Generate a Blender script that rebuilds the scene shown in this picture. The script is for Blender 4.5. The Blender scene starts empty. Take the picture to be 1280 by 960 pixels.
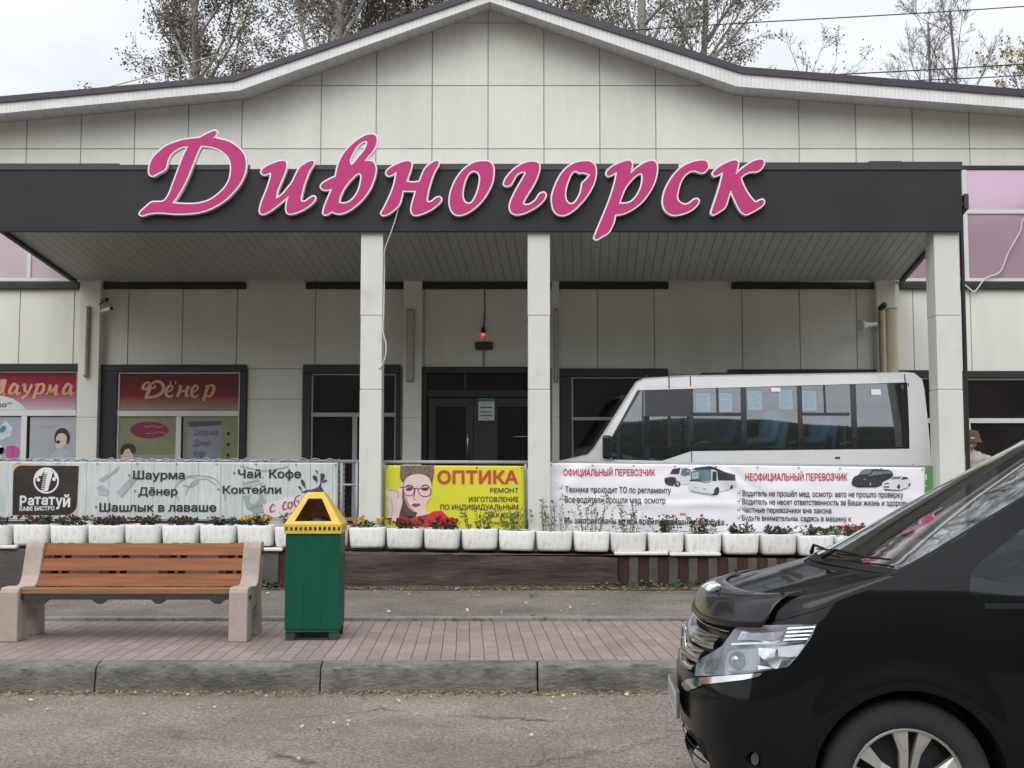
import bpy, bmesh, math, random
import numpy as np
from math import sin, cos, pi, radians, atan, tan, sqrt
from mathutils import Vector, Matrix, noise as mnoise
from mathutils.geometry import delaunay_2d_cdt

SC = bpy.context.scene
COL = SC.collection
# ------------------------------------------------------------------ camera
FPX = 1450.0                       # focal length in photo pixels (1280 wide)
CZ = 1.52                          # eye height above the road
TH = atan(106.0 / FPX)             # pitch
cam_d = bpy.data.cameras.new('camera'); cam = bpy.data.objects.new('camera', cam_d); COL.objects.link(cam)
cam.location = (0, 0, CZ); cam.rotation_euler = (pi/2 + TH, 0, 0)
cam_d.sensor_width = 36.0; cam_d.lens = 36.0 * FPX / 1280.0
cam_d.clip_start = 0.05; cam_d.clip_end = 2000
SC.camera = cam
# ------------------------------------------------------------------ sky and sun (overcast)
GLOW = 1.75
SUN_EL, SUN_AZ = radians(48), radians(200)      # azimuth: clockwise from +Y; behind the camera, to its left
world = bpy.data.worlds.new('World'); SC.world = world; world.use_nodes = True
nt = world.node_tree; N = nt.nodes; N.clear()
def nn(t, **k):
    n = N.new(t)
    for a, b in k.items(): setattr(n, a, b)
    return n
sky = nn('ShaderNodeTexSky', sky_type='NISHITA', sun_disc=False, sun_elevation=SUN_EL, sun_rotation=SUN_AZ, air_density=1.0, dust_density=2.0)
tc = nn('ShaderNodeTexCoord'); mp = nn('ShaderNodeMapping'); mp.inputs['Scale'].default_value = (1.0, 1.0, 2.6)
nz = nn('ShaderNodeTexNoise'); nz.inputs['Scale'].default_value = 2.6; nz.inputs['Detail'].default_value = 7; nz.inputs['Roughness'].default_value = 0.55
cr = nn('ShaderNodeValToRGB'); cr.color_ramp.elements[0].position = 0.36; cr.color_ramp.elements[1].position = 0.66
cr.color_ramp.elements[0].color = (8.2, 8.6, 9.2, 1); cr.color_ramp.elements[1].color = (10.6, 10.9, 11.3, 1)
mx = nn('ShaderNodeMixRGB'); mx.inputs['Fac'].default_value = 0.93
bg = nn('ShaderNodeBackground'); bg.inputs['Strength'].default_value = 0.085
wo = nn('ShaderNodeOutputWorld')
L = nt.links.new
L(tc.outputs['Generated'], mp.inputs['Vector']); L(mp.outputs['Vector'], nz.inputs['Vector']); L(nz.outputs['Fac'], cr.inputs['Fac'])
# the cloud deck glows around the hidden sun and dims towards the horizon on that side
sd_ = (sin(SUN_AZ)*cos(SUN_EL), cos(SUN_AZ)*cos(SUN_EL), sin(SUN_EL))
dt = nn('ShaderNodeVectorMath', operation='DOT_PRODUCT'); dt.inputs[1].default_value = sd_
gl = nn('ShaderNodeValToRGB'); e = gl.color_ramp.elements; e[0].position = -0.0; e[0].color = (0.40, 0.40, 0.40, 1); e[1].position = 1.0; e[1].color = (1, 1, 1, 1)
for po, va in ((0.60, 0.58), (0.85, 0.80)): q = e.new(po); q.color = (va, va, va, 1)
gs = nn('ShaderNodeVectorMath', operation='SCALE'); gs.inputs['Scale'].default_value = GLOW
gm = nn('ShaderNodeMixRGB', blend_type='MULTIPLY'); gm.inputs['Fac'].default_value = 1
L(tc.outputs['Generated'], dt.inputs[0]); L(dt.outputs['Value'], gl.inputs['Fac']); L(gl.outputs['Color'], gs.inputs[0]); L(cr.outputs['Color'], gm.inputs['Color1']); L(gs.outputs['Vector'], gm.inputs['Color2'])
L(sky.outputs['Color'], mx.inputs['Color1']); L(gm.outputs['Color'], mx.inputs['Color2']); L(mx.outputs['Color'], bg.inputs['Color']); L(bg.outputs['Background'], wo.inputs['Surface'])
sun_d = bpy.data.lights.new('sun', 'SUN'); sun_d.energy = 0.7; sun_d.angle = radians(40); sun_d.color = (1.0, 0.97, 0.92)
sun = bpy.data.objects.new('sun', sun_d); COL.objects.link(sun)
sdir = Vector((sin(SUN_AZ)*cos(SUN_EL), cos(SUN_AZ)*cos(SUN_EL), sin(SUN_EL)))
sun.rotation_euler = sdir.to_track_quat('Z', 'Y').to_euler(); sun.location = sdir * 60
SC.view_settings.view_transform = 'Standard'; SC.view_settings.look = 'None'
SC.view_settings.exposure = 0.78; SC.view_settings.gamma = 1.0; SC.view_settings.use_curve_mapping = False
SC.cycles.max_bounces = 8; SC.cycles.transparent_max_bounces = 16
# ------------------------------------------------------------------ pixel -> place
cT, sT = cos(TH), sin(TH)
def ray(px, py):
    xc = (px - 640.0) / FPX; yc = (480.0 - py) / FPX
    return xc, cT - yc * sT, sT + yc * cT
def W(px, py, Y):
    a, b, c = ray(px, py); k = Y / b
    return Vector((a * k, Y, CZ + c * k))
def G(px, py, z):
    a, b, c = ray(px, py); k = (z - CZ) / c
    return Vector((a * k, b * k, z))
def WX(px, Y, py=480): return W(px, py, Y).x
def WZ(py, Y): return W(640, py, Y).z
def proj(p):                                    # place -> pixel (numpy arrays)
    x, y, z = p[..., 0], p[..., 1], p[..., 2] - CZ
    dep = y * cT + z * sT; up = -y * sT + z * cT
    return 640 + FPX * x / dep, 480 - FPX * up / dep
# ------------------------------------------------------------------ things, parts
ORG = {}
def name_obj(name, data):
    o = bpy.data.objects.new(name, data); COL.objects.link(o); return o
def tag(o, label, cat, group=None):
    o['label'] = label; o['category'] = cat
    if group: o['group'] = group
    return o
def thing(name, label, cat, loc=(0, 0, 0), rz=0, group=None):
    o = name_obj(name, None); o.location = loc; o.rotation_euler = (0, 0, rz); o.empty_display_size = 0.1
    ORG[o.name] = Vector(loc)
    return tag(o, label, cat, group)
def copy_tree(o, parent=None, same=True):
    c = o.copy(); COL.objects.link(c)
    if parent is not None: c.parent = parent
    for ch in list(o.children): copy_tree(ch, c)
    return c
class MB:
    def __init__(s): s.v = []; s.f = []
    def add(s, vs, fs):
        b = len(s.v); s.v += [tuple(p) for p in vs]; s.f += [tuple(i + b for i in f) for f in fs]
    def box(s, x0, x1, y0, y1, z0, z1):
        s.add([(x0,y0,z0),(x1,y0,z0),(x1,y1,z0),(x0,y1,z0),(x0,y0,z1),(x1,y0,z1),(x1,y1,z1),(x0,y1,z1)],
              [(0,3,2,1),(4,5,6,7),(0,1,5,4),(1,2,6,5),(2,3,7,6),(3,0,4,7)])
    def obox(s, c, ax, ay, az):                   # oriented box: centre and three half vectors
        c, ax, ay, az = map(Vector, (c, ax, ay, az))
        vs = [c + i*ax + j*ay + k*az for k in (-1,1) for (i,j) in ((-1,-1),(1,-1),(1,1),(-1,1))]
        s.add(vs, [(0,3,2,1),(4,5,6,7),(0,1,5,4),(1,2,6,5),(2,3,7,6),(3,0,4,7)])
    def prism(s, poly, axis, a0, a1):             # convex or concave outline pushed along an axis
        n = len(poly)
        def P(p, a): return {'x': (a, p[0], p[1]), 'y': (p[0], a, p[1]), 'z': (p[0], p[1], a)}[axis]
        vs = [P(p, a0) for p in poly] + [P(p, a1) for p in poly]
        s.add(vs, [tuple(range(n))[::-1], tuple(range(n, 2*n))] + [(i, (i+1) % n, n + (i+1) % n, n + i) for i in range(n)])
    def quad(s, a, b, c, d): s.add([a, b, c, d], [(0, 1, 2, 3)])
    def tube(s, pts, r, n=8, cap=True):
        pts = [Vector(p) for p in pts]; m = len(pts)
        rs = r if hasattr(r, '__len__') else [r] * m
        vs = []; up = None
        for i, p in enumerate(pts):
            t = (pts[min(i+1, m-1)] - pts[max(i-1, 0)]).normalized()
            if up is None: up = t.orthogonal().normalized()
            u = (up - t * up.dot(t))
            u = u.normalized() if u.length > 1e-6 else t.orthogonal().normalized()
            up = u; w = t.cross(u)
            for k in range(n):
                a = 2*pi*k/n; vs.append(p + rs[i] * (cos(a)*u + sin(a)*w))
        fs = [(i*n+k, i*n+(k+1) % n, (i+1)*n+(k+1) % n, (i+1)*n+k) for i in range(m-1) for k in range(n)]
        if cap: fs += [tuple(range(n))[::-1], tuple(range((m-1)*n, m*n))]
        s.add(vs, fs)
    def cyl(s, a, b, r, n=16): s.tube([a, b], r, n)
    def lathe(s, prof, n=24, c=(0,0,0)):          # prof: (radius, z)
        c = Vector(c); vs = []
        for r, z in prof:
            for k in range(n):
                a = 2*pi*k/n; vs.append(c + Vector((r*cos(a), r*sin(a), z)))
        m = len(prof)
        fs = [(i*n+k, i*n+(k+1) % n, (i+1)*n+(k+1) % n, (i+1)*n+k) for i in range(m-1) for k in range(n)]
        fs += [tuple(range(n))[::-1], tuple(range((m-1)*n, m*n))]
        s.add(vs, fs)
    def ball(s, c, rx, ry, rz, n=12, m=8):
        c = Vector(c); vs = [c + Vector((0,0,-rz))]
        for i in range(1, m):
            t = -pi/2 + pi*i/m
            for k in range(n):
                a = 2*pi*k/n; vs.append(c + Vector((rx*cos(t)*cos(a), ry*cos(t)*sin(a), rz*sin(t))))
        vs.append(c + Vector((0,0,rz))); fs = []
        for k in range(n): fs.append((0, 1+(k+1) % n, 1+k))
        for i in range(m-2):
            for k in range(n):
                fs.append((1+i*n+k, 1+i*n+(k+1) % n, 1+(i+1)*n+(k+1) % n, 1+(i+1)*n+k))
        T = len(vs)-1
        for k in range(n): fs.append((1+(m-2)*n+k, 1+(m-2)*n+(k+1) % n, T))
        s.add(vs, fs)
    def build(s, name, m, parent=None, bevel=0, smooth=False, local=False, kind=None, seg=2):
        me = bpy.data.meshes.new(name)
        off = Vector((0,0,0))
        if parent is not None and not local: off = ORG.get(parent.name, off)
        me.from_pydata([(a-off.x, b-off.y, c-off.z) for a, b, c in s.v], [], s.f)
        me.validate(); me.update()
        ms = m if isinstance(m, (list, tuple)) else [m]
        for q in ms: me.materials.append(q)
        if smooth:
            for p in me.polygons: p.use_smooth = True
        o = name_obj(name, me)
        if parent is not None:
            o.parent = parent; ORG[o.name] = ORG.get(parent.name, Vector((0,0,0)))
        if bevel:
            b = o.modifiers.new('bevel', 'BEVEL'); b.width = bevel; b.segments = seg; b.limit_method = 'ANGLE'; b.angle_limit = radians(40)
        if kind: o['kind'] = kind
        return o
def auto_smooth(o, deg=35):
    me = o.data
    for p in me.polygons: p.use_smooth = True
    bm = bmesh.new(); bm.from_mesh(me)
    for e in bm.edges:
        if len(e.link_faces) == 2 and e.calc_face_angle(0) > radians(deg): e.smooth = False
    bm.to_mesh(me); bm.free()
    return o
# ------------------------------------------------------------------ materials
_M = {}
def mat(name, col, rough=0.6, metal=0.0, var=0.10, scale=3.0, bump=0.0, bscale=40.0, coat=0.0, spec=0.5,
        dirt=None, dirt_scale=1.5, dirt_lo=0.5, dirt_hi=0.75, stretch=(1,1,1), emit=None, coord='Object', rvar=0.0):
    if name in _M: return _M[name]
    m = bpy.data.materials.new(name); m.use_nodes = True; t = m.node_tree; b = t.nodes['Principled BSDF']; l = t.links.new
    _M[name] = m
    b.inputs['Roughness'].default_value = rough; b.inputs['Metallic'].default_value = metal
    b.inputs['Specular IOR Level'].default_value = spec; b.inputs['Coat Weight'].default_value = coat
    c = t.nodes.new('ShaderNodeTexCoord'); mpn = t.nodes.new('ShaderNodeMapping'); mpn.inputs['Scale'].default_value = stretch
    l(c.outputs[coord], mpn.inputs['Vector'])
    n1 = t.nodes.new('ShaderNodeTexNoise'); n1.inputs['Scale'].default_value = scale; n1.inputs['Detail'].default_value = 6; n1.inputs['Roughness'].default_value = 0.6
    l(mpn.outputs['Vector'], n1.inputs['Vector'])
    r = t.nodes.new('ShaderNodeValToRGB'); e = r.color_ramp.elements
    e[0].position = 0.3; e[1].position = 0.7
    e[0].color = (*[x*(1-var) for x in col], 1); e[1].color = (*[min(1, x*(1+var)) for x in col], 1)
    l(n1.outputs['Fac'], r.inputs['Fac']); out = r.outputs['Color']
    if dirt is not None:
        n2 = t.nodes.new('ShaderNodeTexNoise'); n2.inputs['Scale'].default_value = dirt_scale; n2.inputs['Detail'].default_value = 9; n2.inputs['Roughness'].default_value = 0.68
        l(mpn.outputs['Vector'], n2.inputs['Vector'])
        r2 = t.nodes.new('ShaderNodeValToRGB'); r2.color_ramp.elements[0].position = dirt_lo; r2.color_ramp.elements[1].position = dirt_hi
        l(n2.outputs['Fac'], r2.inputs['Fac'])
        x = t.nodes.new('ShaderNodeMixRGB'); l(r2.outputs['Color'], x.inputs['Fac']); l(out, x.inputs['Color1']); x.inputs['Color2'].default_value = (*dirt, 1)
        out = x.outputs['Color']
    l(out, b.inputs['Base Color'])
    if bump or rvar:
        n3 = t.nodes.new('ShaderNodeTexNoise'); n3.inputs['Scale'].default_value = bscale; n3.inputs['Detail'].default_value = 8; n3.inputs['Roughness'].default_value = 0.65
        l(mpn.outputs['Vector'], n3.inputs['Vector'])
        if bump:
            bp = t.nodes.new('ShaderNodeBump'); bp.inputs['Strength'].default_value = bump; bp.inputs['Distance'].default_value = 0.02
            l(n3.outputs['Fac'], bp.inputs['Height']); l(bp.outputs['Normal'], b.inputs['Normal'])
        if rvar:
            mr = t.nodes.new('ShaderNodeMapRange'); mr.inputs['To Min'].default_value = max(0, rough-rvar); mr.inputs['To Max'].default_value = min(1, rough+rvar)
            l(n1.outputs['Fac'], mr.inputs['Value']); l(mr.outputs['Result'], b.inputs['Roughness'])
    if emit:
        b.inputs['Emission Color'].default_value = (*emit[:3], 1); b.inputs['Emission Strength'].default_value = emit[3]
    return m
def glass_mat(name, tint=(0.5,0.55,0.58), fac_lo=0.06, rough=0.02, ior=1.5):
    if name in _M: return _M[name]
    m = bpy.data.materials.new(name); m.use_nodes = True; t = m.node_tree; t.nodes.clear(); l = t.links.new; _M[name] = m
    o = t.nodes.new('ShaderNodeOutputMaterial'); x = t.nodes.new('ShaderNodeMixShader'); f = t.nodes.new('ShaderNodeFresnel'); f.inputs['IOR'].default_value = ior
    tr = t.nodes.new('ShaderNodeBsdfTransparent'); tr.inputs['Color'].default_value = (*tint, 1)
    g = t.nodes.new('ShaderNodeBsdfGlossy'); g.inputs['Roughness'].default_value = rough; g.inputs['Color'].default_value = (0.95, 0.97, 1, 1)
    ad = t.nodes.new('ShaderNodeMath'); ad.operation = 'ADD'; ad.use_clamp = True; ad.inputs[1].default_value = fac_lo
    # faint dust unevenness
    c = t.nodes.new('ShaderNodeTexCoord'); n1 = t.nodes.new('ShaderNodeTexNoise'); n1.inputs['Scale'].default_value = 3; l(c.outputs['Object'], n1.inputs['Vector'])
    mr = t.nodes.new('ShaderNodeMapRange'); mr.inputs['To Min'].default_value = rough; mr.inputs['To Max'].default_value = rough + 0.03
    l(n1.outputs['Fac'], mr.inputs['Value']); l(mr.outputs['Result'], g.inputs['Roughness'])
    l(f.outputs['Fac'], ad.inputs[0]); l(ad.outputs['Value'], x.inputs['Fac']); l(tr.outputs['BSDF'], x.inputs[1]); l(g.outputs['BSDF'], x.inputs[2]); l(x.outputs['Shader'], o.inputs['Surface'])
    return m
def node_mat(name):
    m = bpy.data.materials.new(name); m.use_nodes = True; t = m.node_tree
    return m, t, t.nodes['Principled BSDF'], t.links.new
# ------------------------------------------------------------------ 2-D outlines -> surfaces
def inside(poly, x, y):
    n = len(poly); c = False; j = n - 1
    for i in range(n):
        xi, yi = poly[i]; xj, yj = poly[j]
        if (yi > y) != (yj > y) and x < (xj - xi) * (y - yi) / (yj - yi) + xi: c = not c
        j = i
    return c
def resample(poly, step):
    out = []
    for i in range(len(poly)):
        a = Vector(poly[i]); b = Vector(poly[(i+1) % len(poly)]); k = max(1, int(math.ceil((b-a).length / step)))
        for j in range(k): out.append(tuple(a.lerp(b, j/k)))
    return out
def smooth_loop(pts, n=6):
    """closed Catmull-Rom; a point (x, y, 1) is a corner"""
    m = len(pts); out = []
    P = [Vector(p[:2]) for p in pts]; K = [len(p) > 2 for p in pts]
    for i in range(m):
        p0, p1, p2, p3 = P[i-1], P[i], P[(i+1) % m], P[(i+2) % m]
        if K[i]: p0 = p1 + (p1 - p2) * 0.35
        if K[(i+1) % m]: p3 = p2 + (p2 - p1) * 0.35
        for k in range(n):
            t = k / n
            out.append(tuple(0.5*((2*p1) + (-p0+p2)*t + (2*p0-5*p1+4*p2-p3)*t*t + (-p0+3*p1-3*p2+p3)*t**3)))
    return out
def tessellate(outline, holes=(), step=None):
    loops = [list(outline)] + [list(h) for h in holes]
    if step: loops = [resample(l, step) for l in loops]
    vs = []; es = []
    for l in loops:
        b = len(vs); vs += [Vector(p[:2]) for p in l]; es += [(b+i, b+(i+1) % len(l)) for i in range(len(l))]
    if step:
        xs = [p[0] for p in loops[0]]; ys = [p[1] for p in loops[0]]
        arr = np.array([tuple(v) for v in vs])
        yy = min(ys) + step*0.5
        while yy < max(ys):
            xx = min(xs) + step*0.5
            while xx < max(xs):
                if inside(loops[0], xx, yy) and not any(inside(h, xx, yy) for h in loops[1:]):
                    if np.min((arr[:,0]-xx)**2 + (arr[:,1]-yy)**2) > (0.45*step)**2: vs.append(Vector((xx, yy)))
                xx += step
            yy += step
    V, _, Fc, _, _, _ = delaunay_2d_cdt(vs, es, [], 0, 1e-6)
    out = []
    for f in Fc:
        cx = sum(V[i].x for i in f)/len(f); cy = sum(V[i].y for i in f)/len(f)
        if inside(loops[0], cx, cy) and not any(inside(h, cx, cy) for h in loops[1:]): out.append(tuple(f))
    return [tuple(v) for v in V], out
def offset_loop(poly, d):
    n = len(poly); A = sum(poly[i][0]*poly[(i+1) % n][1] - poly[(i+1) % n][0]*poly[i][1] for i in range(n))
    s = 1 if A > 0 else -1; out = []
    for i in range(n):
        a = Vector(poly[i-1]); b = Vector(poly[i]); c = Vector(poly[(i+1) % n])
        u = (b-a); w = (c-b)
        u = u.normalized() if u.length > 1e-9 else Vector((1,0)); w = w.normalized() if w.length > 1e-9 else u
        n1 = Vector((u.y, -u.x))*s; n2 = Vector((w.y, -w.x))*s
        m = n1 + n2; m = m.normalized() if m.length > 1e-6 else n1
        k = 1 / max(0.5, m.dot(n1))
        out.append((b.x + m.x*d*k, b.y + m.y*d*k))
    return out
def slab(mb, outline, holes, y0, y1):
    """upright plate in the XZ plane between y0 (front) and y1"""
    V, Fs = tessellate(outline, holes)
    n = len(V)
    vs = [(x, y0, z) for x, z in V] + [(x, y1, z) for x, z in V]
    fs = []
    for f in Fs: fs.append(f); fs.append(tuple(i+n for i in f[::-1]))
    mb.add(vs, fs)
    for l in [outline] + list(holes):
        m = len(l)
        mb.add([(x, y0, z) for x, z in l] + [(x, y1, z) for x, z in l], [(i, (i+1) % m, m+(i+1) % m, m+i) for i in range(m)])
# ------------------------------------------------------------------ lettering
_TX = {}
def text_mesh(s, bold=0.0, shear=0.0, space=1.0):
    """outlines of the built-in font, filled by winding number (its letters are drawn as overlapping strokes)"""
    cu = bpy.data.curves.new('lettering', 'FONT'); cu.body = s; cu.size = 1; cu.shear = shear; cu.space_character = space
    o = bpy.data.objects.new('lettering', cu); COL.objects.link(o)
    dg = bpy.context.evaluated_depsgraph_get(); dg.update(); c2 = o.evaluated_get(dg).to_curve(dg); loops = []
    for sp in c2.splines:
        pts = []; B = sp.bezier_points; n = len(B)
        for i in range(n):
            a, b_ = B[i], B[(i+1) % n]; p0, p1, p2, p3 = a.co, a.handle_right, b_.handle_left, b_.co
            straight = (p1-p0).cross(p3-p0).length < 1e-5 and (p2-p0).cross(p3-p0).length < 1e-5
            for k in range(1 if straight else 4):
                t = k/(1 if straight else 4); q = p0*(1-t)**3 + 3*p1*t*(1-t)**2 + 3*p2*t*t*(1-t) + p3*t**3
                if not pts or (Vector(pts[-1])-Vector((q.x, q.y))).length > 1e-4: pts.append((q.x, q.y))
        if len(pts) > 2 and (Vector(pts[0])-Vector(pts[-1])).length < 1e-4: pts.pop()
        if len(pts) > 2: loops.append(pts)
    o.to_curve_clear(); bpy.data.objects.remove(o); bpy.data.curves.remove(cu)
    area = lambda l: sum(l[i-1][0]*l[i][1]-l[i][0]*l[i-1][1] for i in range(len(l)))/2
    A = [area(l) for l in loops]; sg = 1 if A[max(range(len(A)), key=lambda i: abs(A[i]))] > 0 else -1
    if bold: loops = [offset_loop(l, bold if A[i]*sg > 0 else -bold) for i, l in enumerate(loops)]
    boxes = [(min(p[0] for p in l), max(p[0] for p in l)) for l in loops]; order = sorted(range(len(loops)), key=lambda i: boxes[i][0])
    groups = []
    for i in order:                   # contours that overlap sideways belong to one glyph
        if groups and boxes[i][0] < groups[-1][1]: groups[-1][0].append(i); groups[-1][1] = max(groups[-1][1], boxes[i][1])
        else: groups.append([[i], boxes[i][1]])
    co = []; fs = []
    def wind(l, x, y):
        w = 0
        for i in range(len(l)):
            x0, y0 = l[i-1]; x1, y1 = l[i]; cr = (x1-x0)*(y-y0)-(x-x0)*(y1-y0)
            if y0 <= y < y1 and cr > 0: w += 1
            elif y1 <= y < y0 and cr < 0: w -= 1
        return w
    for g, _ in groups:
        vs = []; es = []
        for i in g:
            b_ = len(vs); l = loops[i]; vs += [Vector(p) for p in l]; es += [(b_+k, b_+(k+1) % len(l)) for k in range(len(l))]
        V, _, F_, _, _, _ = delaunay_2d_cdt(vs, es, [], 0, 1e-7); b_ = len(co); co += [(v.x, v.y, 0.0) for v in V]
        for f in F_:
            cx = sum(V[k].x for k in f)/len(f); cy = sum(V[k].y for k in f)/len(f)
            if sum(wind(loops[i], cx, cy) for i in g) != 0: fs.append(tuple(k+b_ for k in f))
    used = sorted({k for f in fs for k in f}); m = {k: i for i, k in enumerate(used)}
    return np.array([co[k] for k in used]), [tuple(m[k] for k in f) for f in fs]
CAP = 0.727        # cap height of the built-in font at size 1
BAN = 0.003      # prints on the rippled banners sit this far proud
def text_px(mb, s, x0, x1, ybase, ycap, Y, layer=0.004, bold=0.0, shear=0.0, fmap=None, tilt=0.0, space=1.0):
    """lettering laid on the upright plane Y between photo columns x0..x1, baseline and cap height given"""
    co, fs = text_mesh(s, bold, shear, space)
    a = W(x0, ybase, Y); b = W(x1, ybase, Y); h = W(x0, ycap, Y).z - a.z
    sx = (b.x - a.x) / (co[:,0].max() - co[:,0].min()); sz = h / CAP
    vs = []
    for c in co:
        x = a.x + (c[0]-co[:,0].min())*sx; z = a.z + c[1]*sz + (x-a.x)*tilt
        y = Y - layer
        if fmap: y += fmap(x, z) - BAN
        vs.append((x, y, z))
    mb.add(vs, fs)
def art(mb, pts, Y, layer=0.003, holes=(), step=None, fmap=None, smooth=0):
    """flat printed shape on the upright plane Y, traced in photo pixels"""
    def cv(l):
        if smooth: l = smooth_loop(l, smooth)
        return [(W(p[0], p[1], Y).x, W(p[0], p[1], Y).z) for p in l]
    V, Fs = tessellate(cv(pts), [cv(h) for h in holes], step)
    mb.add([(x, Y - layer + (fmap(x, z) - BAN if fmap else 0), z) for x, z in V], Fs)
def zc(ox, oy, s, pts):           # enlarged-view coordinates -> photo pixels
    return [(ox + p[0]/s, oy + p[1]/s) + tuple(p[2:]) for p in pts]
def stroke(mb, pts, wd, Y, layer=0.004, n=5, fmap=None):
    """brush stroke through photo pixels with a width (pixels) per point"""
    P = [Vector(p) for p in pts]; m = len(P); ws = wd if hasattr(wd, '__len__') else [wd]*m
    S = []; R = []
    for i in range(m-1):
        p0, p1, p2, p3 = P[max(i-1,0)], P[i], P[i+1], P[min(i+2,m-1)]
        for k in range(n + (1 if i == m-2 else 0)):
            t = k/n
            S.append(0.5*((2*p1)+(-p0+p2)*t+(2*p0-5*p1+4*p2-p3)*t*t+(-p0+3*p1-3*p2+p3)*t**3)); R.append(ws[i]*(1-t)+ws[i+1]*t)
    vs = []
    for i, p in enumerate(S):
        t = S[min(i+1,len(S)-1)] - S[max(i-1,0)]; t = t.normalized() if t.length > 1e-6 else Vector((1,0)); q = Vector((-t.y, t.x))*R[i]*0.5
        for w in (p+q, p-q):
            a = W(w.x, w.y, Y); vs.append((a.x, Y - layer - 0.00002*len(mb.v) % 0.0006 + (fmap(a.x, a.z) - BAN if fmap else 0), a.z))
    mb.add(vs, [(2*i, 2*i+1, 2*i+3, 2*i+2) for i in range(len(S)-1)])
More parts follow.
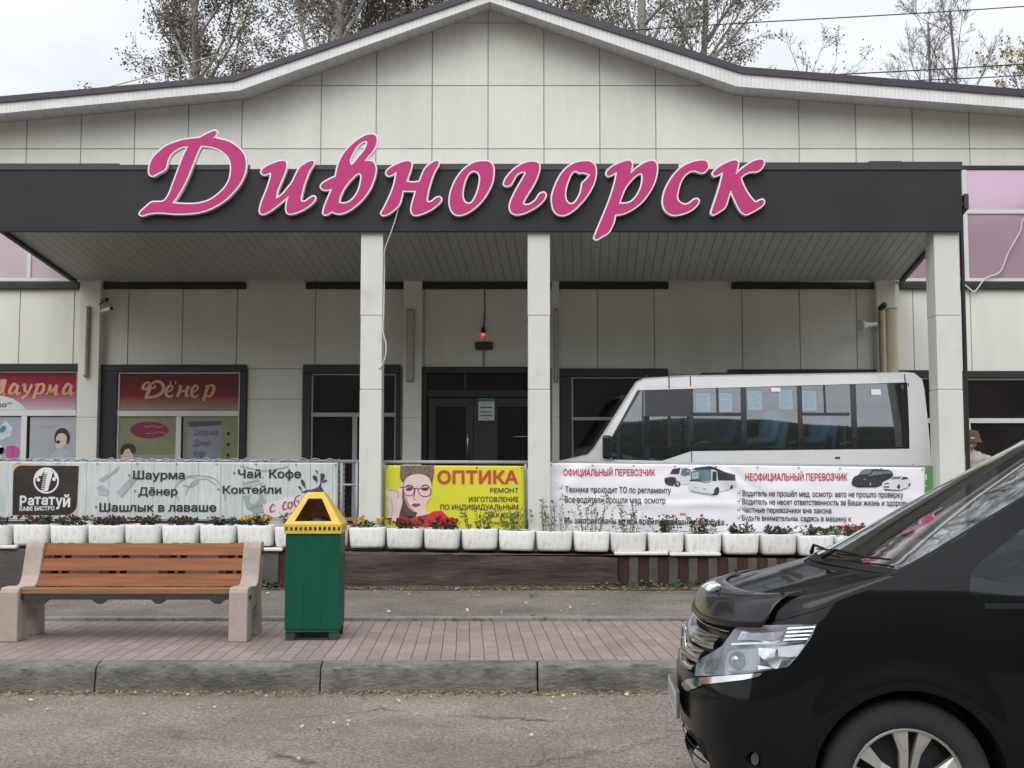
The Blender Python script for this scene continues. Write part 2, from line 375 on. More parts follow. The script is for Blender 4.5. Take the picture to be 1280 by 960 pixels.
# ================================================================== the setting
YK = 8.02                    # kerb face
ZP = 0.19                    # pavement height
YW = 12.84                   # retaining wall face
ZT = 0.60                    # terrace height
YB = 16.2                    # building wall
YF = 13.0                    # canopy fascia face
def asphalt(name, base, crack=True, scale=1.0, leafy=0.0, y_edge=None):
    m, t, b, l = node_mat(name); nd = t.nodes.new
    c = nd('ShaderNodeTexCoord')
    big = nd('ShaderNodeTexNoise'); big.inputs['Scale'].default_value = 0.9*scale; big.inputs['Detail'].default_value = 8; big.inputs['Roughness'].default_value = 0.62; l(c.outputs['Object'], big.inputs['Vector'])
    fine = nd('ShaderNodeTexNoise'); fine.inputs['Scale'].default_value = 55; fine.inputs['Detail'].default_value = 4; fine.inputs['Roughness'].default_value = 0.7; l(c.outputs['Object'], fine.inputs['Vector'])
    r1 = nd('ShaderNodeValToRGB'); r1.color_ramp.elements[0].position = 0.3; r1.color_ramp.elements[1].position = 0.72
    r1.color_ramp.elements[0].color = (base[0]*0.70, base[1]*0.68, base[2]*0.65, 1); r1.color_ramp.elements[1].color = (*[x*1.30 for x in base], 1); l(big.outputs['Fac'], r1.inputs['Fac'])
    r2 = nd('ShaderNodeValToRGB'); r2.color_ramp.elements[0].position = 0.34; r2.color_ramp.elements[1].position = 0.68
    r2.color_ramp.elements[0].color = (0.45, 0.43, 0.41, 1); r2.color_ramp.elements[1].color = (1.55, 1.52, 1.47, 1); l(fine.outputs['Fac'], r2.inputs['Fac'])
    mu = nd('ShaderNodeMixRGB'); mu.blend_type = 'MULTIPLY'; mu.inputs['Fac'].default_value = 0.85; l(r1.outputs['Color'], mu.inputs['Color1']); l(r2.outputs['Color'], mu.inputs['Color2'])
    col = mu.outputs['Color']; hgt = fine.outputs['Fac']
    st = nd('ShaderNodeTexVoronoi'); st.inputs['Scale'].default_value = 62; l(c.outputs['Object'], st.inputs['Vector'])      # the stones in the mix
    bw = nd('ShaderNodeRGBToBW'); l(st.outputs['Color'], bw.inputs['Color'])
    r6 = nd('ShaderNodeValToRGB'); r6.color_ramp.elements[0].position = 0.2; r6.color_ramp.elements[1].position = 0.85; r6.color_ramp.elements[0].color = (0.62, 0.61, 0.60, 1); r6.color_ramp.elements[1].color = (1.5, 1.46, 1.40, 1); l(bw.outputs['Val'], r6.inputs['Fac'])
    m6 = nd('ShaderNodeMixRGB'); m6.blend_type = 'MULTIPLY'; m6.inputs['Fac'].default_value = 0.5; l(col, m6.inputs['Color1']); l(r6.outputs['Color'], m6.inputs['Color2']); col = m6.outputs['Color']
    if crack:
        dn = nd('ShaderNodeTexNoise'); dn.inputs['Scale'].default_value = 2.2; dn.inputs['Detail'].default_value = 7; dn.inputs['Roughness'].default_value = 0.7; l(c.outputs['Object'], dn.inputs['Vector'])
        va = nd('ShaderNodeVectorMath'); va.operation = 'MULTIPLY_ADD'; va.inputs[1].default_value = (0.55, 0.55, 0.0); l(dn.outputs['Color'], va.inputs[0]); l(c.outputs['Object'], va.inputs[2])
        vo = nd('ShaderNodeTexVoronoi'); vo.feature = 'DISTANCE_TO_EDGE'; vo.inputs['Scale'].default_value = 0.52; l(va.outputs['Vector'], vo.inputs['Vector'])
        r3 = nd('ShaderNodeValToRGB'); r3.color_ramp.elements[0].position = 0.0; r3.color_ramp.elements[1].position = 0.012
        r3.color_ramp.elements[0].color = (1,1,1,1); r3.color_ramp.elements[1].color = (0,0,0,1); l(vo.outputs['Distance'], r3.inputs['Fac'])
        br = nd('ShaderNodeTexNoise'); br.inputs['Scale'].default_value = 1.3; br.inputs['Detail'].default_value = 3; l(c.outputs['Object'], br.inputs['Vector'])
        r4 = nd('ShaderNodeValToRGB'); r4.color_ramp.elements[0].position = 0.52; r4.color_ramp.elements[1].position = 0.64; l(br.outputs['Fac'], r4.inputs['Fac'])
        mm = nd('ShaderNodeMath'); mm.operation = 'MULTIPLY'; l(r3.outputs['Color'], mm.inputs[0]); l(r4.outputs['Color'], mm.inputs[1])
        mc = nd('ShaderNodeMixRGB'); l(mm.outputs['Value'], mc.inputs['Fac']); l(col, mc.inputs['Color1']); mc.inputs['Color2'].default_value = (*[x*0.38 for x in base], 1); col = mc.outputs['Color']
        # rough broken patches
        pt = nd('ShaderNodeTexNoise'); pt.inputs['Scale'].default_value = 1.7; pt.inputs['Detail'].default_value = 10; pt.inputs['Roughness'].default_value = 0.75
        l(c.outputs['Object'], pt.inputs['Vector'])
        r5 = nd('ShaderNodeValToRGB'); r5.color_ramp.elements[0].position = 0.56; r5.color_ramp.elements[1].position = 0.66; l(pt.outputs['Fac'], r5.inputs['Fac'])
        mp_ = nd('ShaderNodeMixRGB'); mq = nd('ShaderNodeMath'); mq.operation = 'MULTIPLY'; mq.inputs[1].default_value = 0.55; l(r5.outputs['Color'], mq.inputs[0])
        l(mq.outputs['Value'], mp_.inputs['Fac']); l(col, mp_.inputs['Color1']); mp_.inputs['Color2'].default_value = (base[0]*0.72, base[1]*0.70, base[2]*0.66, 1); col = mp_.outputs['Color']
        sb = nd('ShaderNodeMath'); sb.operation = 'SUBTRACT'; l(fine.outputs['Fac'], sb.inputs[0]); l(mm.outputs['Value'], sb.inputs[1]); hgt = sb.outputs['Value']
    bp = nd('ShaderNodeBump'); bp.inputs['Strength'].default_value = 0.8; bp.inputs['Distance'].default_value = 0.016; l(hgt, bp.inputs['Height']); l(bp.outputs['Normal'], b.inputs['Normal'])
    l(col, b.inputs['Base Color']); b.inputs['Roughness'].default_value = 0.9; b.inputs['Specular IOR Level'].default_value = 0.25
    return m
M_ROAD = asphalt('road_asphalt', (0.218, 0.196, 0.174))
M_PATH = asphalt('path_asphalt', (0.185, 0.17, 0.155), scale=1.5)
M_SOIL = mat('ground_soil', (0.12, 0.105, 0.085), rough=0.95, var=0.3, scale=0.4, bump=0.4)
def sheet(name, x0, x1, y0, y1, z, m, nx=1, ny=1, amp=0.0):
    mb = MB()
    xs = np.linspace(x0, x1, nx+1); ys = np.linspace(y0, y1, ny+1)
    vs = []
    for y in ys:
        for x in xs: vs.append((x, y, z + (amp*mnoise.noise((x*0.7, y*0.9, 3)) if amp else 0)))
    mb.add(vs, [(j*(nx+1)+i, j*(nx+1)+i+1, (j+1)*(nx+1)+i+1, (j+1)*(nx+1)+i) for j in range(ny) for i in range(nx)])
    return mb.build(name, m, smooth=bool(amp), kind='structure')
sheet('ground', -400, 400, -400, 400, -0.06, M_SOIL)
sheet('road', -90, 90, -14, YK+0.05, 0.0, M_ROAD, 180, 44, 0.012)
# kerb of cast stones, chipped arrises
M_KERB = mat('kerb_concrete', (0.175, 0.166, 0.148), rough=0.95, spec=0.2, var=0.25, scale=14, bump=0.8, bscale=30, dirt=(0.095, 0.09, 0.078), dirt_scale=4.2, dirt_lo=0.46, dirt_hi=0.66, stretch=(0.7,1,1.8))
rng = random.Random(4)
mb = MB()
joints = [WX(px, YK, 845) for px in (118, 400, 672)]
jl = list(joints)
while jl[0] > -40: jl.insert(0, jl[0]-1.555)
while jl[-1] < 40: jl.append(jl[-1]+1.555)
for a, b in zip(jl[:-1], jl[1:]):
    n = 60; prof = [(0, -0.05), (0.004, 0.06), (0.004, 0.12), (0.010, 0.168), (0.028, 0.19), (0.10, 0.196), (0.16, 0.196), (0.16, -0.05)]
    vs = []; tw = rng.uniform(-0.006, 0.006)
    for i in range(n+1):
        x = a + 0.006 + (b-a-0.012)*i/n
        for k, (y, z) in enumerate(prof):
            q = 0.022 if k in (3, 4) else 0.009
            e = 0.012 if i in (0, n) and k in (2, 3, 4) else 0
            vs.append((x, YK + y + tw + e + q*mnoise.noise((x*9, k*3.1, a)) + q*0.7*mnoise.noise((x*27, k*5.1, a)), z - e - (q*abs(mnoise.noise((x*14, k*1.7, 5))) if k > 1 else 0)))
    m_ = len(prof)
    fs = [(i*m_+k, (i+1)*m_+k, (i+1)*m_+(k+1) % m_, i*m_+(k+1) % m_) for i in range(n) for k in range(m_)]
    fs += [tuple(range(m_)), tuple(range(n*m_, (n+1)*m_))[::-1]]
    mb.add(vs, fs)
o = mb.build('kerb', M_KERB, kind='structure'); auto_smooth(o, 50)
# pavers
m, t, b, l = node_mat('pavement_pavers'); nd = t.nodes.new
c = nd('ShaderNodeTexCoord'); mpg = nd('ShaderNodeMapping'); mpg.inputs['Rotation'].default_value = (0, 0, radians(-90 - 2.13)); l(c.outputs['Object'], mpg.inputs['Vector'])
wv = nd('ShaderNodeTexNoise'); wv.inputs['Scale'].default_value = 1.2; wv.inputs['Detail'].default_value = 3; l(c.outputs['Object'], wv.inputs['Vector'])
vm = nd('ShaderNodeVectorMath'); vm.operation = 'MULTIPLY_ADD'; vm.inputs[1].default_value = (0.02, 0.02, 0); l(wv.outputs['Color'], vm.inputs[0]); l(mpg.outputs['Vector'], vm.inputs[2])
def bricks(mort, c1, c2, cm, w=0.31, h=0.103):
    bt = nd('ShaderNodeTexBrick'); bt.inputs['Scale'].default_value = 1; bt.inputs['Brick Width'].default_value = w; bt.inputs['Row Height'].default_value = h
    bt.inputs['Mortar Size'].default_value = mort; bt.inputs['Mortar Smooth'].default_value = 0.3; bt.offset = 0.5
    bt.inputs['Color1'].default_value = c1; bt.inputs['Color2'].default_value = c2; bt.inputs['Mortar'].default_value = cm; bt.inputs['Bias'].default_value = 0.1
    l(vm.outputs['Vector'], bt.inputs['Vector']); return bt
bt = bricks(0.0035, (0.285, 0.222, 0.193, 1), (0.225, 0.180, 0.160, 1), (0.06, 0.05, 0.045, 1))
sn = nd('ShaderNodeTexNoise'); sn.inputs['Scale'].default_value = 1.4; sn.inputs['Detail'].default_value = 9; sn.inputs['Roughness'].default_value = 0.7; l(c.outputs['Object'], sn.inputs['Vector'])
rr = nd('ShaderNodeValToRGB'); rr.color_ramp.elements[0].position = 0.3; rr.color_ramp.elements[1].position = 0.7; rr.color_ramp.elements[0].color = (0.72, 0.73, 0.74, 1); rr.color_ramp.elements[1].color = (1.1, 1.08, 1.06, 1); l(sn.outputs['Fac'], rr.inputs['Fac'])
mu = nd('ShaderNodeMixRGB'); mu.blend_type = 'MULTIPLY'; mu.inputs['Fac'].default_value = 0.9; l(bt.outputs['Color'], mu.inputs['Color1']); l(rr.outputs['Color'], mu.inputs['Color2']); l(mu.outputs['Color'], b.inputs['Base Color'])
bp = nd('ShaderNodeBump'); bp.invert = True; bp.inputs['Strength'].default_value = 0.6; bp.inputs['Distance'].default_value = 0.006; l(bt.outputs['Fac'], bp.inputs['Height']); l(bp.outputs['Normal'], b.inputs['Normal']); b.inputs['Roughness'].default_value = 0.88
M_PAVE = m
Y1 = G(640, 776.5, ZP).y
sheet('pavement', -90, 90, YK+0.14, Y1, ZP, M_PAVE, 120, 3, 0.004)
mb = MB(); mb.box(-90, 90, Y1, Y1+0.10, -0.05, ZP+0.035)
o = mb.build('pavement_edging', mat('edging_concrete', (0.19, 0.178, 0.165), rough=0.9, var=0.25, scale=6, bump=0.5, dirt=(0.14,0.13,0.115), dirt_scale=5), kind='structure', bevel=0.012)
sheet('path', -90, 90, Y1+0.08, YW+0.2, ZP+0.024, M_PATH, 90, 3, 0.008)
M_TERR = asphalt('terrace_paving', (0.075, 0.072, 0.07), crack=False)
mb = MB(); mb.box(-90, 90, YW+0.22, 40, -0.05, ZT); mb.build('terrace', M_TERR, kind='structure')
# wooded hills added unseen behind the viewer to darken reflections and cut low light
mb = MB(); vs = []; n = 60; mrow = 8
for j in range(mrow+1):
    for i in range(n+1):
        a = radians(190 + 160*i/n); rad = 32 + 150*j/mrow
        h = (0 if j == 0 else 78*(j/mrow)**0.85) * (0.75 + 0.35*mnoise.noise((i*0.13, j*0.2, 2))) + 2.0*mnoise.noise((i*1.3, j*1.9, 7))
        vs.append((rad*cos(a), rad*sin(a), max(-0.5, h) if j else -0.5))
mb.add(vs, [(j*(n+1)+i, j*(n+1)+i+1, (j+1)*(n+1)+i+1, (j+1)*(n+1)+i) for j in range(mrow) for i in range(n)])
mb.build('light_blocking_hills', mat('light_blocking_forest', (0.055, 0.06, 0.04), rough=1.0, var=0.5, scale=0.12), smooth=True, kind='structure')

# ================================================================== the retaining wall under the flower pots
M_WALLBEAM = mat('old_beam_paint', (0.085, 0.06, 0.054), rough=0.9, spec=0.2, var=0.5, scale=3.2, bump=1.0, bscale=11, dirt=(0.04,0.03,0.027), dirt_scale=2.0, dirt_lo=0.44, dirt_hi=0.62, stretch=(0.4,1,2.2))
M_WALLGREY = mat('wall_render_grey', (0.10, 0.087, 0.08), rough=0.9, spec=0.2, var=0.2, scale=3, bump=0.5, bscale=25, dirt=(0.06,0.05,0.047), dirt_scale=2)
M_WALLSTR = mat('wall_stripe_brown', (0.052, 0.029, 0.026), rough=0.9, spec=0.2, var=0.2, scale=4, bump=0.4, bscale=25)
M_WHITE_SLAB = mat('slab_white', (0.66, 0.65, 0.62), rough=0.8, var=0.1, scale=5, bump=0.3, dirt=(0.35,0.33,0.3), dirt_scale=5, dirt_lo=0.6, dirt_hi=0.8)
RW = thing('retaining_wall', 'low brown concrete retaining wall carrying the row of white flower pots', 'wall', (0, YW, ZP))
xb0, xb1 = WX(424, YW, 710), WX(772, YW, 710)
def wall_top(x):                  # the top steps down slightly to the right
    return 0.655 - 0.0125*(x + 5)
def wavy_block(x0, x1, y0, y1, z0, z1f, nx, amp, mbx, nz=5):
    vs = []; 
    for i in range(nx+1):
        x = x0 + (x1-x0)*i/nx; z1 = z1f(x)
        ring = [(y1, z0)] + [(y0, z0 + (z1-z0)*k/nz) for k in range(nz+1)] + [(y1, z1)]
        for k, (y, z) in enumerate(ring):
            d = amp*mnoise.noise((x*3.0, z*7.0, y*2)) if 0 < k < nz+2 else 0
            vs.append((x, y + d, z + (amp*0.7*mnoise.noise((x*5, 9, k)) if k >= nz+1 else 0)))
    r = nz+3
    fs = [(i*r+k, (i+1)*r+k, (i+1)*r+(k+1) % r, i*r+(k+1) % r) for i in range(nx) for k in range(r)]
    fs += [tuple(range(r)), tuple(range(nx*r, (nx+1)*r))[::-1]]
    mbx.add(vs, fs)
mb = MB(); wavy_block(xb0, xb1, YW-0.03, YW+0.42, ZP, lambda x: wall_top(x)-0.025, 110, 0.028, mb); o = mb.build('concrete_beam', M_WALLBEAM, RW); auto_smooth(o, 40)
mb = MB(); wavy_block(xb0, xb1, YW-0.012, YW+0.40, wall_top(0)-0.015, lambda x: wall_top(x)-0.004, 40, 0.006, mb, 2); mb.build('capping', mat('cap_stone_dark', (0.10,0.09,0.085), rough=0.9, var=0.25, scale=6, bump=0.5), RW)
# right: flat panels with brown strips between them
xr = xb1 + 0.01; mg = MB(); ms = MB(); x = xr; k = 0
while x < 14:
    w = 0.115 if k % 2 == 0 else 0.10; d = 0.02 if k % 2 else 0
    zt = wall_top(x) - 0.02
    (mg if k % 2 else ms).box(x, x+w, YW - d, YW+0.40, ZP, zt); x += w + 0.001; k += 1
mg.build('fluted_panel', M_WALLGREY, RW, bevel=0.008); ms.build('recess_strip', M_WALLSTR, RW)
# left: broad grey panels with narrow brown strips
mg = MB(); ms = MB(); x = xb0 - 0.012; k = 0
while x > -14:
    w = 0.52 if k % 2 == 0 else 0.13; d = 0.025 if k % 2 == 0 else 0.0
    zt = wall_top(x-w) - 0.02
    (mg if k % 2 == 0 else ms).box(x-w, x, YW - d, YW+0.40, ZP, zt); x -= w + 0.001; k += 1
mg.build('plain_panel', M_WALLGREY, RW, bevel=0.008); ms.build('recess_strip', M_WALLSTR, RW)
# white slabs that lie on the wall under some pots
for i, (a, b_, yy, lab) in enumerate(((768, 835, 692, 'white slab under the pots left of the bus picture, first of the pair'), (837, 901, 693, 'white slab lying on the wall top just left of the black hood'),
                                      (302, 353, 687, 'white slab on the wall between the bench back and the green litter bin'), (-20, 21, 684, 'white slab on the wall at the left edge behind the bench'))):
    mb = MB(); x0, x1 = WX(a, YW-0.04, yy), WX(b_, YW-0.04, yy); z = WZ(yy, YW-0.05)
    mb.box(x0, x1, YW-0.06, YW+0.12, z-0.018, z+0.018)
    o = mb.build('slab', M_WHITE_SLAB, bevel=0.012); tag(o, lab, 'slab', 'white slabs on the retaining wall')

mb = MB(); vs = []; n = 140
for i in range(n+1):
    x = -12 + 26*i/n; vs += [(x, YW-0.20-0.10*mnoise.noise((x*1.7, 3, 1))-0.05*mnoise.noise((x*6, 1, 2)), ZP+0.029), (x, YW-0.08, ZP+0.05+0.015*mnoise.noise((x*5, 0, 0))), (x, YW+0.02, ZP+0.06)]
mb.add(vs, [(3*i+k, 3*i+3+k, 3*i+4+k, 3*i+1+k) for i in range(n) for k in (0, 1)])
mb.build('soil', mat('strip_soil', (0.075,0.058,0.045), rough=1, var=0.5, scale=14, bump=0.8, bscale=40), kind='structure', smooth=True)
# ================================================================== the station building
M_PANEL = mat('cladding_panel', (0.72, 0.71, 0.635), rough=0.55, var=0.045, scale=1.2, dirt=(0.665,0.655,0.575), dirt_scale=1.1, dirt_lo=0.46, dirt_hi=0.80, stretch=(2.4,1,0.4), bump=0.05, bscale=6, rvar=0.08)
_t = M_PANEL.node_tree; _g = _t.nodes.new('ShaderNodeNewGeometry'); _r = _t.nodes.new('ShaderNodeMapRange'); _r.inputs['To Min'].default_value = 0.95; _r.inputs['To Max'].default_value = 1.03
_m = _t.nodes.new('ShaderNodeVectorMath'); _m.operation = 'SCALE'; _b = _t.nodes['Principled BSDF']; _src = _b.inputs['Base Color'].links[0].from_socket
_t.links.new(_g.outputs['Random Per Island'], _r.inputs['Value']); _t.links.new(_src, _m.inputs[0]); _t.links.new(_r.outputs['Result'], _m.inputs['Scale']); _t.links.new(_m.outputs['Vector'], _b.inputs['Base Color'])
M_JOINT = mat('joint_strip', (0.38, 0.38, 0.35), rough=0.7, var=0.1)
M_TRIM = mat('dark_trim', (0.022, 0.020, 0.022), rough=0.45, var=0.2)
M_ROOF = mat('roof_metal', (0.05, 0.038, 0.055), rough=0.5, var=0.15)
M_WFRAME = mat('window_white', (0.62, 0.62, 0.60), rough=0.4, var=0.05)
M_DGLASS = mat('window_dark_glass', (0.017, 0.013, 0.014), rough=0.04, var=0.5, scale=1.1, spec=0.75, bump=0.02, bscale=1.2)
M_PGLASS = mat('mauve_mirror_glass', (0.56, 0.40, 0.49), rough=0.06, metal=0.45, var=0.05, scale=0.8, bump=0.02, bscale=1.0)
def siding(name, col):
    m, t, b, l = node_mat(name); nd = t.nodes.new
    c = nd('ShaderNodeTexCoord'); w = nd('ShaderNodeTexWave'); w.wave_type = 'BANDS'; w.bands_direction = 'X'; w.inputs['Scale'].default_value = 5.2; w.inputs['Distortion'].default_value = 0.0; l(c.outputs['Object'], w.inputs['Vector'])
    r = nd('ShaderNodeValToRGB'); r.color_ramp.elements[0].position = 0.0; r.color_ramp.elements[1].position = 0.12; r.color_ramp.elements[0].color = (*[x*0.84 for x in col], 1); r.color_ramp.elements[1].color = (*col, 1); l(w.outputs['Fac'], r.inputs['Fac'])
    n2 = nd('ShaderNodeTexNoise'); n2.inputs['Scale'].default_value = 2.5; n2.inputs['Detail'].default_value = 8; l(c.outputs['Object'], n2.inputs['Vector'])
    r2 = nd('ShaderNodeValToRGB'); r2.color_ramp.elements[0].position = 0.3; r2.color_ramp.elements[0].color = (0.88,0.87,0.85,1); r2.color_ramp.elements[1].position = 0.6; l(n2.outputs['Fac'], r2.inputs['Fac'])
    mu = nd('ShaderNodeMixRGB'); mu.blend_type = 'MULTIPLY'; mu.inputs['Fac'].default_value = 1; l(r.outputs['Color'], mu.inputs['Color1']); l(r2.outputs['Color'], mu.inputs['Color2'])
    l(mu.outputs['Color'], b.inputs['Base Color']); bp = nd('ShaderNodeBump'); bp.inputs['Strength'].default_value = 0.4; bp.inputs['Distance'].default_value = 0.01; l(w.outputs['Fac'], bp.inputs['Height']); l(bp.outputs['Normal'], b.inputs['Normal']); b.inputs['Roughness'].default_value = 0.5
    return m
M_SIDING = siding('eave_siding', (0.78, 0.78, 0.77))
BLD = thing('station_building', 'cream panelled bus station building with shallow gable roof and dark windows', 'building', (0, YB, ZT))
Z0 = ZT
# roof outline on the eave plane
YE = YB - 0.45
def roofline(pts, Y): return [(WX(x, Y, y), WZ(y, Y)) for x, y in pts]
kx = [-420, 292, 612, 928, 1700]
dark_top = roofline(zip(kx, [158, 95.5, -17, 84, 146]), YE)
dark_bot = roofline(zip(kx, [167, 102, -8, 92.5, 155]), YE)
front_bot = roofline(zip([-420, 299, 612, 921, 1700], [182, 113, 2, 108, 168]), YE)
soff_in = roofline(zip([-420, 311, 612, 917, 1700], [194, 124, 13, 119, 178]), YB)
def band(mb, A, B, y0, y1):
    n = len(A)
    for i in range(n-1):
        poly = [A[i], A[i+1], B[i+1], B[i]]
        vs = [(p[0], y0, p[1]) for p in poly] + [(p[0], y1, p[1]) for p in poly]
        mb.add(vs, [(3,2,1,0), (4,5,6,7)] + [(k, (k+1) % 4, 4+(k+1) % 4, 4+k) for k in range(4)])
mb = MB(); n = 5
back = YB + 15
for i in range(n-1):       # roof covering with a turned-down edge
    a, b_ = dark_top[i], dark_top[i+1]; c_, d_ = dark_bot[i], dark_bot[i+1]
    mb.quad((a[0], YE-0.03, a[1]), (b_[0], YE-0.03, b_[1]), (b_[0], back, b_[1]), (a[0], back, a[1]))
    mb.quad((c_[0], YE-0.03, c_[1]), (d_[0], YE-0.03, d_[1]), (b_[0], YE-0.03, b_[1]), (a[0], YE-0.03, a[1]))
    mb.quad((c_[0], YE-0.03, c_[1]), (c_[0], YE+0.02, c_[1]), (d_[0], YE+0.02, d_[1]), (d_[0], YE-0.03, d_[1]))
ROOF = mb.build('roof', M_ROOF, BLD)
mb = MB()
band(mb, dark_bot, front_bot, YE, YE+0.03); 
mb.build('eave_fascia', M_SIDING, ROOF)
mb = MB()
for i in range(n-1):
    a, b_ = front_bot[i], front_bot[i+1]; c_, d_ = soff_in[i], soff_in[i+1]
    k = max(2, int((b_[0]-a[0]) / 0.16))
    for q in range(k):
        s0, s1 = (q+0.02)/k, (q+0.98)/k
        A0 = (a[0]+(b_[0]-a[0])*s0, YE+0.015, a[1]+(b_[1]-a[1])*s0); A1 = (a[0]+(b_[0]-a[0])*s1, YE+0.015, a[1]+(b_[1]-a[1])*s1)
        C0 = (c_[0]+(d_[0]-c_[0])*s0, YB+0.02, c_[1]+(d_[1]-c_[1])*s0); C1 = (c_[0]+(d_[0]-c_[0])*s1, YB+0.02, c_[1]+(d_[1]-c_[1])*s1)
        mb.quad(A0, A1, C1, C0)
mb.build('eave_soffit', mat('soffit_white', (0.66,0.66,0.65), rough=0.5, var=0.06, scale=4), ROOF)
mb = MB()
for i in range(n-1):
    a, b_ = front_bot[i], front_bot[i+1]; c_, d_ = soff_in[i], soff_in[i+1]
    mb.quad((a[0], YE+0.02, a[1]+0.012), (b_[0], YE+0.02, b_[1]+0.012), (d_[0], YB+0.05, d_[1]+0.012), (c_[0], YB+0.05, c_[1]+0.012))
mb.build('soffit_gap', mat('soffit_gap_grey', (0.5,0.5,0.49), rough=0.6), ROOF)
# wall core (grey joints show between the panels)
wall_poly = [(soff_in[0][0], -0.1)] + [(soff_in[-1][0], -0.1)] + [(p[0], p[1]+0.05) for p in soff_in[::-1]]
mb = MB(); slab(mb, wall_poly, [], YB+0.014, YB+0.35)
for s in (0, -1):            # flanks and back of the hall
    x = soff_in[s][0]; zt = soff_in[s][1]
    mb.box(x - (0 if s == 0 else 0.3), x + (0.3 if s == 0 else 0), YB+0.36, back-0.3, -0.1, zt+0.2)
mb.box(soff_in[0][0], soff_in[-1][0], back-0.28, back-0.02, -0.1, dark_top[0][1]-0.1)
WALL = mb.build('wall', M_JOINT, BLD)
# panels: columns of the joint grid read off the photograph (photo x of each joint, upper storey)
jx = [-300+67*k for k in range(0)]
jup = [33-67.3*k for k in range(6, 0, -1)] + [33, 101, 168, 235, 302, 401, 470, 540, 610, 680, 750, 820, 929, 999, 1070, 1141, 1212] + [1212+70.5*k for k in range(1, 7)]
zrow = [WZ(186, YB), WZ(107, YB)]; zrow = [zrow[0], zrow[1], zrow[1] + (zrow[1]-zrow[0])]
mp_ = MB(); gap = 0.008
def roof_z(x):
    for (x0, z0), (x1, z1) in zip(soff_in[:-1], soff_in[1:]):
        if x0 <= x <= x1: return z0 + (z1-z0)*(x-x0)/(x1-x0)
    return soff_in[0][1]
zlow = WZ(212, YB)
for a, b_ in zip(jup[:-1], jup[1:]):
    x0, x1 = WX(a, YB, 186)+gap, WX(b_, YB, 186)-gap
    rows = [zlow - 1.0] + zrow + [99]
    for z0, z1 in zip(rows[:-1], rows[1:]):
        z0, z1 = z0 + gap*0.8, z1 - gap*0.8
        xs = sorted([x0 + (x1-x0)*q/14 for q in range(15)] + [q for q in (soff_in[1][0], soff_in[2][0], soff_in[3][0]) if x0 < q < x1])
        top = [(x, min(z1, roof_z(x) - 0.004)) for x in xs]
        if all(q[1] <= z0 + 0.02 for q in top): continue
        top = [(x, max(z, z0+0.005)) for x, z in top]
        slab(mp_, [(x0, z0), (x1, z0)] + top[::-1], [], YB, YB+0.013)
mp_.build('cladding', M_PANEL, WALL)
# lower storey cladding, between and above the windows, under the canopy and beside it
zbeam = WZ(358, YB); zlint = WZ(461, YB); zlintR = WZ(468, YB)
mp_ = MB()
def pan(px0, px1, z0, z1, py=420):
    mp_.box(WX(px0, YB, py)+0.007, WX(px1, YB, py)-0.007, YB, YB+0.013, z0+0.006, z1-0.004)
cols = [24-67.5*k for k in range(6, 0, -1)] + [24, 92, 160, 228, 296, 394, 463, 530, 606, 676, 747, 818, 928, 1000, 1071, 1142, 1214] + [1214+71*k for k in range(1, 7)]
for a, b_ in zip(cols[:-1], cols[1:]):
    zl = zlint if b_ < 900 else zlintR
    pan(a, b_, zl, zbeam + 0.12)
zmid = WZ(499, YB)
for a, b_ in ((309, 378), (834, 912), (1100, 1124)):
    pan(a, b_, Z0, zmid, 520); pan(a, b_, zmid, zlint if b_ < 900 else zlintR, 520)
mp_.build('cladding', M_PANEL, WALL)
# dark beams under the upper windows
mb = MB()
for a, b_ in ((-400, 100), (131, 308), (383, 507), (527, 835), (914, 1096), (1124, 1700)):
    mb.box(WX(a, YB, 356), WX(b_, YB, 356), YB-0.06, YB+0.012, WZ(361, YB-0.06), WZ(352.5, YB-0.06))
mb.build('sill_beam', M_TRIM, WALL, bevel=0.006)
# pilasters
YP = YB - 0.16
def pilaster(a, b_, top=350):
    mb = MB(); x0, x1 = WX(a, YP, 430), WX(b_, YP, 430); zj = WZ(522, YP)
    mb.box(x0, x1, YP, YB-0.001, Z0, zj-0.005); mb.box(x0, x1, YP, YB-0.001, zj+0.005, WZ(top, YP)+0.3)
    mb.box(x0+0.006, x1-0.006, YP+0.006, YB-0.001, zj-0.006, zj+0.006)
    return mb.build('pilaster', M_PANEL, BLD, bevel=0.008)
for a, b_ in ((98, 124), (504, 527), (690, 699), (1097, 1121)): pilaster(a, b_)
